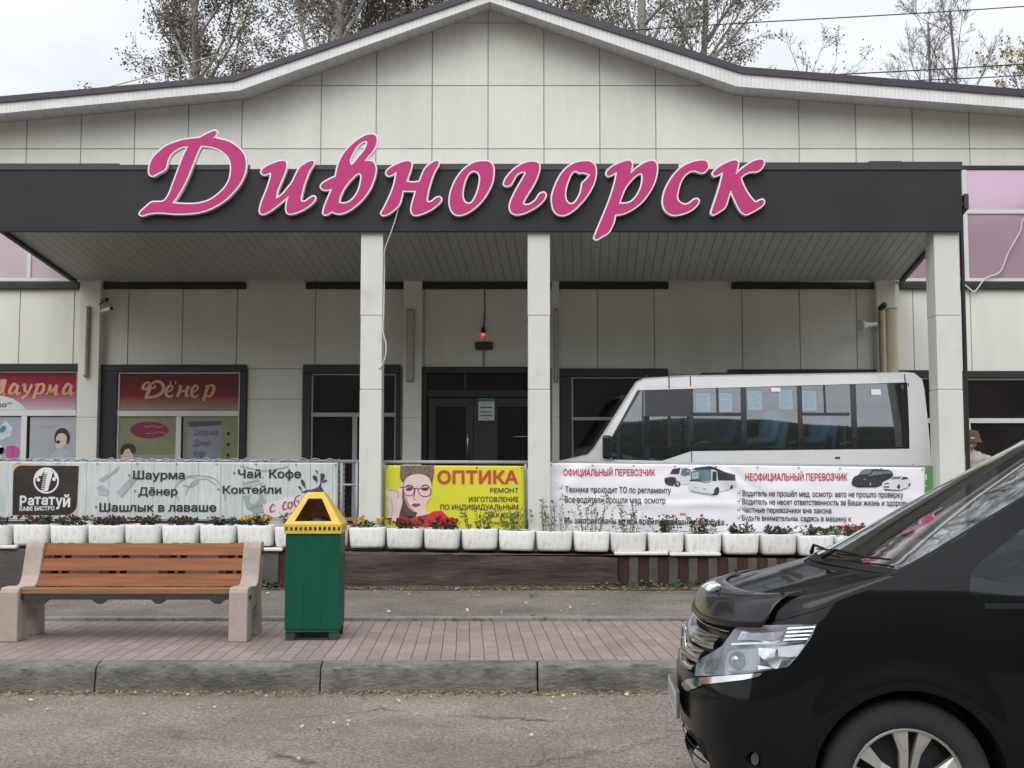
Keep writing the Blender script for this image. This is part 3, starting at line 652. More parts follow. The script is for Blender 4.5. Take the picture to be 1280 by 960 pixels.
# ---- windows
def window(x0, x1, y0, y1, lint, glass=None, trans=None, mull=(), reveal=(10, 8), frame='white', name='window', mull_from=None, yt=520):
    """x0..x1 outer dark frame, y0 top of lintel, photo pixels"""
    Yg = YB - 0.01
    root = MB()
    X = lambda p: WX(p, Yg, 520)
    Z = lambda p: WZ(p, Yg)
    fr = MB()
    fr.box(X(x0), X(x1), YB-0.07, YB+0.012, Z(y0+lint), Z(y0))
    fr.box(X(x0), X(x0+reveal[0]), YB-0.065, YB+0.012, Z0, Z(y0+lint)-0.001)
    fr.box(X(x1-reveal[1]), X(x1), YB-0.065, YB+0.012, Z0, Z(y0+lint)-0.001)
    root = fr.build(name, M_TRIM, BLD, bevel=0.006)
    g = MB(); g.box(X(x0+reveal[0])+0.001, X(x1-reveal[1])-0.001, YB-0.018, YB+0.010, Z0+0.25, Z(y0+lint)-0.001)
    g.build('pane', glass or M_DGLASS, root)
    w = MB(); a, b_ = x0+reveal[0], x1-reveal[1]; yt0 = y0+lint
    w.box(X(a)+0.002, X(b_)-0.002, YB-0.035, YB-0.019, Z(yt0+2.2), Z(yt0)-0.003)
    w.box(X(a)+0.002, X(a+2.5), YB-0.034, YB-0.019, Z0+0.25, Z(yt0+2.4))
    w.box(X(b_-1.6), X(b_)-0.002, YB-0.034, YB-0.019, Z0+0.25, Z(yt0+2.4))
    if trans: w.box(X(a), X(b_), YB-0.045, YB-0.019, Z(trans[1]), Z(trans[0]))
    for (m0, m1) in mull: w.box(X(m0), X(m1), YB-0.042, YB-0.019, Z0+0.25, Z(trans[1])-0.001)
    w.box(X(a), X(b_), YB-0.05, YB-0.019, Z0+0.2, Z0+0.249)
    w.build('frame', M_WFRAME if frame == 'white' else M_GREYFR, root, bevel=0.003)
    return root
M_GREYFR = mat('window_grey_frame', (0.36, 0.36, 0.35), rough=0.45, var=0.06)
window(-60, 97.5, 455, 0, 9, trans=(513, 520), mull=((28, 35),), reveal=(6, 0.6))
window(126, 308, 456, 0, 9, trans=(513.5, 520.5), mull=((221, 227.5),), reveal=(21, 8))
window(379, 500, 456, 0, 11, trans=(516, 521), mull=((441, 447),), reveal=(10, 5), frame='grey')
window(698, 835, 461, 0, 10, trans=(521.5, 525.5), mull=((770, 775),), reveal=(16, 8), frame='grey')
window(910, 1097, 462, 0, 9, trans=(523, 528), mull=((1000, 1006),), reveal=(8, 8), frame='grey')
window(1122, 1190, 463, 0, 9, trans=(523, 529), reveal=(4, 1))
window(1190.5, 1420, 464, 0, 9, trans=(523, 529), mull=((1206, 1212),), reveal=(14, 8))
# upper windows of mauve mirror glass either side of the canopy
def upper(x0, x1, y0, y1, bars_h, bars_v, glass=None):
    Yg = YB
    X = lambda p: WX(p, Yg, 300); Z = lambda p: WZ(p, Yg)
    g = MB(); g.box(X(x0), X(x1), YB-0.02, YB-0.001, Z(y1), Z(y0)); root = g.build('window', glass or M_PGLASS, BLD)
    f = MB()
    for a, b_ in bars_h: f.box(X(x0), X(x1), YB-0.045, YB-0.021, Z(b_), Z(a))
    for a, b_ in bars_v: f.box(X(a), X(b_), YB-0.043, YB-0.021, Z(y1), Z(y0))
    f.build('frame', M_WFRAME, root, bevel=0.004)
    f = MB(); f.box(X(x0)-0.02, X(x1)+0.02, YB-0.05, YB-0.001, Z(y0-0.5), Z(y0-5)); f.build('sill', M_TRIM, root)
upper(-400, 128, 213, 352, ((262, 267), (348.5, 352.4)), ((36, 41), (-80, -74), (-200, -194)), mat('mauve_glass_painted_sky', (0.74, 0.60, 0.65), rough=0.08, metal=0.3, var=0.06, scale=0.6))  # left panes painted paler, standing in for the brighter sky they reflect
upper(1100, 1600, 213, 352, ((262.5, 268), (348.5, 352.4)), ((1203.5, 1209), (1330, 1336), (1460, 1466)))
# ---- entrance
X = lambda p: WX(p, YB, 520); Z = lambda p: WZ(p, YB)
fr = MB(); fr.box(X(525), X(684), YB-0.08, YB+0.012, Z(467), Z(459)); fr.box(X(525), X(534), YB-0.075, YB+0.012, Z0, Z(467)-0.001); fr.box(X(676), X(684), YB-0.075, YB+0.012, Z0, Z(467)-0.001)
fr.box(X(534), X(676), YB-0.06, YB+0.012, Z(497), Z(488)); fr.box(X(580), X(583), YB-0.055, YB+0.012, Z(488), Z(467)-0.001)
DOOR = fr.build('door', mat('door_black', (0.010,0.010,0.010), rough=0.35, var=0.2), BLD, bevel=0.006)
g = MB(); g.box(X(534)+0.001, X(676)-0.001, YB-0.016, YB+0.010, Z0, Z(467)-0.002); g.build('pane', mat('door_dark_glass', (0.012, 0.010, 0.010), rough=0.05, var=0.5, scale=1.3, spec=0.6), DOOR)
lf = MB()
for a, b_ in ((536, 545), (582, 592), (592.6, 600), (666, 674)): lf.box(X(a), X(b_), YB-0.045, YB-0.017, Z0+0.02, Z(498))
for a, b_ in ((536, 592), (592.6, 674)):
    lf.box(X(a), X(b_), YB-0.044, YB-0.017, Z(509), Z(498)-0.001); lf.box(X(a), X(b_), YB-0.044, YB-0.017, Z0+0.02, Z0+0.22)
lf.box(X(600), X(622), YB-0.043, YB-0.017, Z0+0.22, Z(509))
lf.build('leaf_frame', M_TRIM, DOOR, bevel=0.004)
h = MB(); h.tube([(X(585), YB-0.05, Z(540)), (X(585), YB-0.10, Z(542)), (X(585), YB-0.10, Z(572)), (X(585), YB-0.05, Z(574))], 0.012); h.build('handle', mat('steel_dull', (0.35,0.35,0.35), rough=0.3, metal=1.0), DOOR, smooth=True)
h = MB(); h.tube([(X(642), YB-0.05, Z(546)), (X(642), YB-0.10, Z(546)), (X(665), YB-0.10, Z(546)), (X(665), YB-0.05, Z(546))], 0.012); h.build('handle', mat('steel_dull', (0.35,0.35,0.35)), DOOR, smooth=True)
# ================================================================== the canopy
CAN = thing('canopy', 'wide dark grey canopy on light square columns in front of the station entrance', 'canopy', (0, YF, ZT))
zf0, zf1 = WZ(289.5, YF), WZ(211, YF)
xL, xR = WX(-70, YF, 250), WX(1202.5, YF, 250)
M_FAS = mat('fascia_charcoal', (0.029, 0.027, 0.030), rough=0.6, spec=0.25, var=0.12, scale=0.8, dirt=(0.038,0.035,0.039), dirt_scale=1.2, rvar=0.1)
mb = MB(); mb.box(xL, xR, YF, YF+0.05, zf0, zf1); FAS = mb.build('fascia', M_FAS, CAN, bevel=0.006)
mb = MB()
for a, b_, y in ((-70, 149, 204.6), (149.3, 312, 206.2), (391, 505, 206.4), (505.3, 848, 205), (921, 1086, 203.2), (1086.4, 1127, 201.6), (1127.3, 1202.5, 202.4)):
    mb.box(WX(a, YF, 208), WX(b_, YF, 208), YF-0.012, YF+0.04, zf1-0.012, WZ(y, YF))
mb.build('cap_strip', mat('cap_charcoal', (0.042,0.038,0.042), rough=0.45, var=0.1), FAS)
# soffit of narrow slats sloping gently back to the wall
zsf = WZ(256, YF+0.1); zsb = WZ(350.5, YB-0.18)
fx0, fx1 = WX(-37, YF+0.1, 260), WX(1204, YF+0.1, 260); bx0, bx1 = WX(97, YB-0.17, 350), WX(1124, YB-0.17, 350)
ys0, ys1 = YF+0.06, YB-0.17
n = 96; mb = MB()
for i in range(n):
    a0, a1 = i/n, (i+0.945)/n; am = (i+0.45)/n
    P = lambda s, f, dz: ((fx0+(fx1-fx0)*s, ys0, zsf+dz) if f else (bx0+(bx1-bx0)*s, ys1, zsb+dz))
    mb.quad(P(a0,1,0), P(a1,1,0), P(a1,0,0), P(a0,0,0))
    mb.quad(P(a0,1,0), P(a0,0,0), P(a0,0,0.02), P(a0,1,0.02)); mb.quad(P(a1,1,0), P(a1,0,0), P(a1,0,0.02), P(a1,1,0.02))
mb.build('soffit', mat('soffit_slats', (0.44, 0.44, 0.405), rough=0.5, var=0.08, scale=1.0, stretch=(1,0.2,1), dirt=(0.36,0.355,0.32), dirt_scale=0.8, dirt_lo=0.5, dirt_hi=0.8), CAN)
mb = MB(); mb.quad((fx0, ys0, zsf+0.02), (fx1, ys0, zsf+0.02), (bx1, ys1, zsb+0.02), (bx0, ys1, zsb+0.02)); mb.build('soffit_backing', mat('gap_dark', (0.34,0.34,0.31), rough=0.9), CAN)
mb = MB(); mb.add([(xL, YF+0.05, zf1), (xR, YF+0.05, zf1), (xR, YB-0.05, zsb+0.55), (xL, YB-0.05, zsb+0.55)], [(0,1,2,3)]); mb.build('top_sheet', M_ROOF, CAN)
for s in (0, 1):             # side cheeks
    f, b_ = ((fx0, bx0), (fx1, bx1))[s]; d = 0.05 if s else -0.05
    mb = MB(); lo_f, lo_b = zsf-0.05, zsb-0.045
    A = [(f, ys0, lo_f), (b_, ys1, lo_b), (b_, ys1, zsb+0.12), (f, ys0, zsf+0.12)]
    B = [(p[0]+d, p[1], p[2]) for p in A]
    mb.add(A+B, [(0,1,2,3), (7,6,5,4), (0,4,5,1), (1,5,6,2), (2,6,7,3), (3,7,4,0)]); mb.build('side_cheek', mat('cheek_dark', (0.05,0.048,0.045), rough=0.6, var=0.2), CAN)
M_COLUMN = mat('column_cladding', (0.62, 0.62, 0.575), rough=0.55, var=0.05, scale=2, dirt=(0.44,0.43,0.39), dirt_scale=2.2, dirt_lo=0.55, dirt_hi=0.85, stretch=(1,1,0.5), bump=0.05, bscale=8)
YC = YF + 0.06
for a, b_ in ((-46, -18), (450.3, 477.5), (660, 687.5), (1171, 1202)):
    mb = MB(); x0, x1 = WX(a, YC, 430), WX(b_, YC, 430); zj = WZ(487, YC); zd = WZ(394, YC)
    d = x1 - x0
    mb.box(x0, x1, YC, YC+d, ZT-0.1, zj-0.004); mb.box(x0+0.001, x1-0.001, YC+0.001, YC+d-0.001, zj+0.004, zd-0.002); mb.box(x0-0.002, x1+0.002, YC-0.003, YC+d, zd, zsf+0.01)
    mb.box(x0+0.008, x1-0.008, YC+0.008, YC+d-0.008, zj-0.005, zj+0.005)
    mb.build('column', M_COLUMN, CAN, bevel=0.006)
# dark down-pipe behind the right column
mb = MB(); x = WX(1205.5, YC+0.22, 430); mb.box(x-0.012, x+0.022, YC+0.2, YC+0.26, ZT, zsf-0.02); mb.build('downpipe', M_TRIM, CAN, bevel=0.005)
# ================================================================== the pink script letters on the fascia
M_PINK = mat('letter_pink', (0.49, 0.042, 0.178), rough=0.55, spec=0.25, var=0.05, scale=2.0, dirt=(0.44,0.042,0.17), dirt_scale=1.5)
M_RIM = mat('letter_rim_white', (0.80, 0.76, 0.78), rough=0.4, var=0.04)
C = 1
LET = [
 ('Д', 160, 150, 7.3875, [(655,160,C),(720,125),(780,98),(812,95),(822,115),(812,140),(795,158,C),(850,172),(920,190),(980,220),(1040,270),(1080,330),(1092,400),(1085,470),(1060,540),(1020,610),(960,680),(890,745),(800,800),(710,838),(620,858),(520,866),(420,866),(320,858),(240,858),(180,868),(135,883),(105,872),(108,850),(150,810),(215,757),(270,752),(320,748),(350,722),(380,670),(410,590),(440,510),(480,400),(515,310),(548,248,C),(500,250),(440,280),(395,320),(370,370),(355,430),(330,465),(280,490),(230,516),(195,500),(190,450),(200,400),(230,340),(280,290),(340,240),(420,205),(500,180),(580,167)],
   [[(675,240,C),(740,245),(810,262),(880,300),(925,350),(945,410),(945,480),(930,550),(890,620),(830,680),(760,730),(690,757),(610,770),(510,770),(415,762,C),(460,700),(510,615),(560,510),(600,410),(640,310)]], 'large pink capital script letter with wide bowl and swash foot, first of the sign'),
 ('и', 310, 155, 7.382, [(205,450,C),(170,465),(135,465),(118,440),(140,405),(190,375),(250,350),(310,335),(345,340),(358,370),(350,420),(325,490),(295,560),(272,620),(262,682,C),(310,650),(360,590),(400,540),(435,470),(470,405),(510,370),(560,342),(595,335),(612,350),(600,385),(570,430),(545,490),(520,560),(500,640),(490,700),(520,712),(560,685),(600,662),(622,675),(615,705),(570,750),(510,790),(440,820),(390,830),(360,820),(347,780),(355,720),(370,668,C),(330,705),(270,755),(200,805),(140,832),(110,820),(106,780),(125,710),(160,625),(190,540),(208,470)], [],
   'pink script letter shaped like a u, right after the big capital'),
 ('в', 310, 155, 7.382, [(805,480,C),(820,400),(850,320),(890,255),(950,190),(1020,135),(1090,98),(1150,90),(1185,110),(1192,150),(1180,205),(1150,255),(1110,300),(1080,338,C),(1120,335),(1160,350),(1180,395),(1180,440),(1160,520),(1125,600),(1070,680),(1000,750),(920,805),(850,828),(800,822),(775,810),(740,830),(710,838),(690,822),(700,770),(730,690),(770,600,C),(730,608),(690,605),(668,580),(680,550),(730,515)],
   [[(950,365),(945,330),(965,280),(1000,220),(1040,178),(1080,160),(1095,170),(1085,205),(1060,250),(1010,310),(965,365)], [(1025,455),(1042,480),(1035,540),(1015,610),(980,670),(930,715),(880,728),(840,720,C),(855,660),(890,590),(940,525),(990,475)]],
   'tall pink script letter with an upper loop and a lower bowl'),
 ('н', 470, 190, 8, [(200,205,C),(160,230),(120,238),(98,215),(110,180),(170,135),(250,100),(310,85),(345,92),(360,120),(350,170),(330,230),(308,290,C),(370,300),(432,290,C),(460,220),(490,160),(540,115),(600,83),(630,95),(625,130),(590,190),(565,250),(540,330),(520,410),(512,488),(550,492),(600,455),(640,448),(655,475),(630,515),(560,570),(480,610),(400,632),(360,615),(348,570),(365,490),(395,390,C),(330,390),(270,388,C),(255,460),(230,530),(180,580),(120,620),(70,634),(48,610),(70,570),(110,490),(150,400),(180,310)], [],
   'pink script letter shaped like an H, above the column with the dangling cable'),
 ('о', 470, 190, 8, [(1080,85),(1130,92),(1170,130),(1180,200),(1165,300),(1120,400),(1050,500),(960,580),(870,625),(800,628),(755,590),(732,520),(735,440),(760,350),(810,250),(880,165),(960,110),(1020,90)], [[(975,190),(1015,205),(1035,250),(1030,320),(1005,410),(965,490),(925,512),(885,490),(868,430),(875,360),(895,280),(930,215)]],
   'pink slanted letter o with an undamaged oval hole'),
 ('г', 620, 190, 8, [(75,310),(100,255),(160,185),(240,125),(320,95),(390,92),(435,120),(435,180),(410,260),(370,340),(320,420),(280,490),(280,520),(330,520),(390,480),(430,420),(475,400),(500,425),(485,470),(430,530),(350,580),(270,615),(200,625),(150,600),(133,555),(145,490),(180,410),(230,320),(270,250),(293,205),(255,200),(210,225),(180,275),(150,325),(110,340),(80,330)], [],
   'pink script letter shaped like a mirrored s between the two letters o'),
 ('о', 620, 190, 8, [(900,85),(955,95),(995,140),(1003,210),(985,300),(940,395),(870,490),(780,580),(690,630),(620,625),(575,580),(555,500),(560,420),(590,330),(640,230),(710,150),(800,100)], [[(830,208),(800,190),(765,205),(735,260),(710,330),(695,410),(705,480),(740,515),(780,505),(815,460),(845,390),(858,310,C),(900,270),(935,228,C),(880,205)]],
   'pink letter o with a piece broken out of the top of its hole'),
 ('р', 730, 190, 8, [(325,205,C),(280,230),(240,240),(220,215),(240,175),(300,130),(380,95),(440,80),(475,92),(485,130),(470,205,C),(530,150),(610,100),(680,82),(720,100),(735,150),(728,230),(700,320),(650,410),(580,500),(490,570),(400,615),(315,630,C),(300,700),(270,770),(240,810),(180,845),(130,875),(100,860),(115,810),(160,700),(210,580),(260,450),(300,320)], [[(570,215),(582,250),(575,320),(545,400),(495,470),(440,505),(355,512,C),(385,430),(420,350),(480,275),(530,230)]],
   'pink script letter p whose tail hangs below the canopy edge'),
 ('с', 730, 190, 8, [(1245,120),(1240,165),(1200,205),(1160,205),(1110,190),(1060,195),(1010,235),(970,300),(945,380),(935,450),(955,495),(1010,520),(1055,505),(1100,470),(1140,468),(1150,500),(1120,545),(1060,590),(980,620),(900,632),(840,610),(800,565),(785,490),(800,400),(840,310),(900,220),(980,145),(1070,100),(1160,80),(1220,85)], [],
   'pink script letter c, open to the right, last but one of the sign'),
 ('к', 820, 185, 8.533, [(710,262,C),(670,285),(625,300),(602,275),(620,240),(690,185),(780,140),(845,125),(880,145),(875,200),(855,272,C),(920,210),(1010,150),(1090,118),(1140,122),(1158,160),(1130,215),(1080,250),(1010,255),(950,280),(908,315,C),(930,380),(970,460),(1020,530),(1065,572),(1100,555),(1140,545),(1158,575),(1130,620),(1050,670),(970,708),(920,690),(880,640),(840,560),(797,460,C),(770,550),(740,630),(690,670),(620,710),(588,695),(600,640),(640,520),(680,390)], [],
   'pink script letter k with kicked out leg, last of the sign'),
]
YLt = YF - 0.07
for ch, ox, oy, s, out, holes, lab in LET:
    def conv(l): return [(WX(p[0], YLt, p[1]), WZ(p[1], YLt)) for p in smooth_loop(zc(ox, oy, s, l), 6)]
    O = conv(out); H = [conv(h) for h in holes]
    cx = sum(p[0] for p in O)/len(O); zc_ = min(p[1] for p in O)
    r = thing('sign_letter', lab, 'sign letter', (cx, YLt, zc_), group='pink letters of the station name on the canopy')
    mb = MB(); slab(mb, offset_loop(O, 0.010), [offset_loop(h, -0.010) for h in H], YLt+0.004, YF); mb.build('rim', M_RIM, r)
    mb = MB(); slab(mb, offset_loop(O, -0.007), [offset_loop(h, 0.007) for h in H], YLt, YLt+0.006); mb.build('face', M_PINK, r)
# ================================================================== posters inside the cafe windows
def grad(name, top, bot, p0=0.25, p1=0.75, axis='Z', mid=None):
    m, t, b, l = node_mat(name); nd = t.nodes.new
    c = nd('ShaderNodeTexCoord'); sp = nd('ShaderNodeSeparateXYZ'); l(c.outputs['Generated'], sp.inputs['Vector'])
    r = nd('ShaderNodeValToRGB'); e = r.color_ramp.elements; e[0].position = p0; e[0].color = (*bot, 1); e[1].position = p1; e[1].color = (*top, 1)
    if mid: q = e.new((p0+p1)/2); q.color = (*mid, 1)
    l(sp.outputs[axis], r.inputs['Fac'])
    n = nd('ShaderNodeTexNoise'); n.inputs['Scale'].default_value = 5; l(c.outputs['Object'], n.inputs['Vector'])
    mx_ = nd('ShaderNodeMixRGB'); mx_.blend_type = 'SOFT_LIGHT'; mx_.inputs['Fac'].default_value = 0.25; l(r.outputs['Color'], mx_.inputs['Color1']); l(n.outputs['Color'], mx_.inputs['Color2'])
    l(mx_.outputs['Color'], b.inputs['Base Color']); b.inputs['Roughness'].default_value = 0.3
    return m
M_GOLD = mat('print_gold', (0.50, 0.30, 0.17), rough=0.4, var=0.06)
M_PALE = mat('print_pale', (0.55, 0.56, 0.56), rough=0.35, var=0.06)
M_SKIN = mat('print_skin', (0.62, 0.47, 0.42), rough=0.4, var=0.06, scale=9)
M_HAIRP = mat('print_hair_black', (0.03, 0.025, 0.025), rough=0.5, var=0.3, scale=20)
M_WHITEP = mat('print_white', (0.72, 0.72, 0.72), rough=0.4, var=0.04)
M_REDP = mat('print_red', (0.50, 0.045, 0.075), rough=0.4, var=0.06)
M_BLACKP = mat('print_black', (0.022, 0.022, 0.025), rough=0.45, var=0.15)
M_GREYP = mat('print_grey', (0.30, 0.31, 0.33), rough=0.4, var=0.08)
YPo = YB - 0.022
def poster(lab, x0, x1, y0, y1, m, name='window_poster', group=None):
    mb = MB(); a = W(x0, y1, YPo); b_ = W(x1, y0, YPo)
    mb.box(a.x, b_.x, YPo, YPo+0.0025, a.z, b_.z)
    o = mb.build(name, m); tag(o, lab, 'poster', group); return o
g1 = 'advertising posters in the cafe windows'
p = poster('red banner poster with gold script word and half hidden price badge, left edge window', -50, 95.5, 466, 512.6, grad('poster_red_white', (0.20,0.008,0.018), (0.45,0.37,0.42), 0.02, 0.95, mid=(0.30,0.02,0.05)), group=g1)
mb = MB()
S = lambda pts, w: stroke(mb, zc(0, 440, 6.857, pts), [q*1.25 for q in w], YPo)
S([(-260,235),(-200,250),(-215,330),(-190,370),(-140,350),(-110,250)], [2,3.4,3.4,3,2,3]); S([(-110,250),(-125,330),(-90,365),(-40,345),(-5,300),(20,235)], [3,3.4,3,2,2.4,3]); S([(45,232),(20,330),(10,365),(48,358)], [4,4.4,3.4,1.5])
S([(150,290),(120,275),(88,320),(85,352),(110,355),(140,325),(155,280)], [1.5,3,3.2,3,1.6,2,2.6]); S([(155,280),(143,340),(150,362),(180,345)], [2.8,3,2.5,1])
S([(188,290),(212,282),(215,330),(232,340)], [1,3.2,3,2]); S([(275,278),(255,325),(222,375),(188,398)], [3,2.6,2.2,3])
S([(300,285),(325,280),(312,330),(285,402)], [1,3,3,3]); S([(322,305),(350,275),(375,285),(370,330),(340,358),(312,345)], [1,2,3,3.2,2,1])
S([(392,362),(410,350),(432,280)], [2.5,1.5,2.5]); S([(432,280),(440,345),(487,280)], [3.2,2.5,1.8]); S([(487,280),(478,362),(505,358)], [3.2,3.4,1])
S([(610,288),(580,275),(548,320),(545,352),(570,358),(600,325),(615,282)], [1.5,3,3.2,3,1.6,2,2.6]); S([(615,282),(603,345),(612,364),(642,345)], [2.8,3,2.5,1])
mb.build('lettering', M_GOLD, p)
mb = MB(); art(mb, zc(0,440,6.857,[(-250,495),(-230,440),(-160,395),(-60,376),(30,378),(110,400),(170,435),(225,490),(222,496)]), YPo, 0.0035, smooth=0); mb.build('price_badge', mat('badge_pale', (0.52,0.57,0.55), rough=0.4), p)
mb = MB(); text_px(mb, '120', -7.5, 8.5, 509, 504, YPo, 0.005, bold=0.02); text_px(mb, '00', 9, 15, 505.5, 502.5, YPo, 0.005); mb.build('price_lettering', M_BLACKP, p)
p = poster('dark red poster with one gold script word above a cream border', 149.5, 299, 466.5, 512.8, grad('poster_red_cream', (0.11,0.005,0.009), (0.30,0.22,0.155), 0.03, 0.75, mid=(0.21,0.012,0.018)), group=g1)
mb = MB()
S = lambda pts, w: stroke(mb, zc(130, 440, 6.857, pts), [q*1.25 for q in w], YPo)
S([(405,290),(385,260),(350,275),(333,308),(355,320),(395,285),(440,255),(490,262),(512,305),(495,350),(440,382),(385,388),(352,398)], [1.4,2,2.4,2.6,2,1.6,2.2,3,3.6,3.4,2.6,2.6,2])
S([(395,282),(385,330),(360,390)], [4,4.2,3]); S([(395,300),(420,310),(440,295),(430,285)], [1.5,2,2,1.5])
S([(538,345),(575,330),(588,300),(565,288),(540,320),(535,365),(560,385),(595,368)], [1.2,1.6,2,2.2,3,3.2,2.6,1.2]); S([(565,262),(574,262)], [3.4,3.4]); S([(610,262),(619,262)], [3.4,3.4])
S([(640,300),(655,292),(650,330),(628,385)], [1,3,3,3]); S([(645,340),(700,333)], [2,2]); S([(725,290),(708,340),(705,380),(732,370)], [3,3,2.6,1])
S([(755,345),(792,330),(805,300),(782,288),(757,320),(752,365),(777,385),(812,368)], [1.2,1.6,2,2.2,3,3.2,2.6,1.2])
S([(865,300),(890,290),(880,330),(850,420)], [1,3,3.2,3.2]); S([(885,310),(915,285),(942,298),(935,345),(905,380),(876,370)], [1,2,3,3.2,2.2,1])
mb.build('lettering', M_GOLD, p)
M_LILAC = mat('print_lilac_grey', (0.33, 0.35, 0.40), rough=0.35, var=0.1, scale=2)
M_OLIVE = mat('print_olive', (0.235, 0.245, 0.13), rough=0.35, var=0.15, scale=3)
p = poster('lower lilac poster with food photos, leftmost under the gold word', -48, 27, 521, 590, M_LILAC, group=g1)
mb = MB(); art(mb, [(-8,548),(3,530),(8,527),(16,535),(14,545),(2,550)], YPo); art(mb, [(-30,556),(-6,552),(6,560),(0,574),(-28,578)], YPo); mb.build('picture', mat('print_ice', (0.50,0.56,0.60), rough=0.4, var=0.25, scale=15), p)
mb = MB(); art(mb, [(8,559),(20,558),(25,565),(20,572),(9,572)], YPo, smooth=4); art(mb, [(-6,562),(4,559),(5,566),(-4,569)], YPo, smooth=4); mb.build('picture', mat('print_magenta', (0.42,0.08,0.24), rough=0.4, var=0.3, scale=14), p)
mb = MB(); art(mb, [(-1,538),(4,532),(8,536),(3,541)], YPo, 0.004, smooth=4); mb.build('picture', mat('print_teal', (0.08,0.20,0.24), rough=0.4), p)
p = poster('lower pale poster with a laughing dark haired man, beside the left pilaster', 36, 94.6, 521, 590, mat('print_lilac_pale', (0.37,0.38,0.41), rough=0.35, var=0.08, scale=2), group=g1)
mb = MB(); art(mb, zc(0,440,6.857,[(478,790),(485,720),(520,690),(560,700),(575,760),(560,800),(520,830),(488,825)]), YPo, 0.004, smooth=5); mb.build('face_print', M_SKIN, p)
mb = MB(); art(mb, zc(0,440,6.857,[(470,770),(468,720),(490,670),(540,650),(585,680),(600,730),(590,775),(570,785),(572,730),(550,700),(510,698),(482,730),(480,770)]), YPo, 0.005, smooth=4); art(mb, zc(0,440,6.857,[(480,765),(505,758),(518,768),(505,785),(486,780)]), YPo, 0.0055, smooth=4); mb.build('hair_print', M_HAIRP, p)
mb = MB(); art(mb, zc(0,440,6.857,[(400,1000),(440,880),(490,835),(540,830),(600,860),(648,930),(648,1020),(400,1020)]), YPo, 0.003); mb.build('shirt_print', mat('print_lilac_shirt', (0.42,0.43,0.47), rough=0.4), p)
mb = MB(); stroke(mb, zc(0,440,6.857,[(275,645),(310,610),(330,640),(370,625),(420,645),(470,620)]), 1.5, YPo); mb.build('lettering', mat('print_rose', (0.50,0.30,0.33), rough=0.4), p)
p = poster('lower olive poster with a red oval badge and a dark haired head', 147, 221, 520.6, 590, M_OLIVE, group=g1)
mb = MB(); art(mb, [(187+16*0+24*cos(a)-0.5*0, 537.5+10.5*sin(a)) for a in [2*pi*k/28 for k in range(28)]], YPo); mb.build('badge', mat('print_wine', (0.24,0.02,0.055), rough=0.4), p)
mb = MB(); stroke(mb, [(180,533),(185,534),(190,532),(198,534),(205,532)], 1.3, YPo, 0.005); stroke(mb, [(182,541),(190,542),(198,540),(208,542)], 1.3, YPo, 0.005); mb.build('lettering', mat('print_rose_dark', (0.42,0.15,0.20), rough=0.4), p)
mb = MB(); art(mb, zc(130,440,6.857,[(150,870),(175,820),(230,830),(250,870),(240,940),(160,940)]), YPo, 0.004, smooth=4); mb.build('face_print', M_SKIN, p)
mb = MB(); art(mb, zc(130,440,6.857,[(140,870),(150,815),(195,785),(250,792),(272,830),(262,868),(240,870),(215,830),(180,840),(160,880)]), YPo, 0.005, smooth=4); mb.build('hair_print', M_HAIRP, p)
mb = MB(); art(mb, [(147.5,568.5),(221,568.5),(221,590),(147.5,590)], YPo, 0.003); mb.build('border', mat('print_dull_cream', (0.30,0.31,0.27), rough=0.4), p)
p = poster('lower olive poster with a lilac handwritten menu scroll and three dark dots', 228, 298.6, 520.6, 590, M_OLIVE, group=g1)
mb = MB(); art(mb, [(235,529),(277,529),(276,590),(234,590)], YPo); mb.build('menu_scroll', mat('print_scroll', (0.27,0.27,0.33), rough=0.4, var=0.12, scale=4), p)
mb = MB(); art(mb, [(235,527),(278,526),(277,531),(258,533),(236,534)], YPo, 0.004); mb.build('scroll_roll', mat('print_roll', (0.10,0.085,0.09), rough=0.4), p)
mb = MB()
for x, y in ((285.5, 542), (285.5, 555.5), (285, 569)): art(mb, [(x+2.1*cos(a), y+2.4*sin(a)) for a in [2*pi*k/14 for k in range(14)]], YPo, 0.004)
mb.build('dot', M_BLACKP, p)
mb = MB()
text_px(mb, 'Шаурма', 242, 273, 544, 536.5, YPo, 0.005, shear=0.4); text_px(mb, 'Донер', 241.5, 263, 557.5, 549.5, YPo, 0.005, shear=0.4); text_px(mb, 'Кофе', 242, 257, 571, 563, YPo, 0.005, shear=0.4)
mb.build('lettering', mat('print_navy', (0.05,0.05,0.12), rough=0.4), p)
# notice on the door
YD = YB - 0.047
mb = MB(); a = W(598, 525.5, YD); b_ = W(618, 502, YD); mb.box(a.x, b_.x, YD, YD+0.002, a.z, b_.z); o = mb.build('door_notice', M_PALE, bevel=0.0); tag(o, 'small white printed notice with a green header on the dark entrance door', 'notice')
mb = MB(); art(mb, [(597.8,497.6),(618.4,497.6),(618.2,501.6),(598,501.6)], YD, 0.002); mb.build('header', mat('print_green', (0.05,0.16,0.09), rough=0.4), o)
mb = MB()
for y, x0, x1, h in ((504.5, 603, 613, 0.7), (509.2, 600, 616, 2.2), (514.8, 600, 615, 1.5), (519.3, 601, 615, 1.9), (523.2, 604, 611, 0.6)):
    xx = x0
    while xx < x1 - 0.6:
        w = random.Random(int(xx*7+y)).uniform(0.7, 1.7); art(mb, [(xx, y-h/2), (xx+w, y-h/2), (xx+w, y+h/2), (xx, y+h/2)], YD, 0.002); xx += w+0.35
mb.build('text_line', M_BLACKP, o)
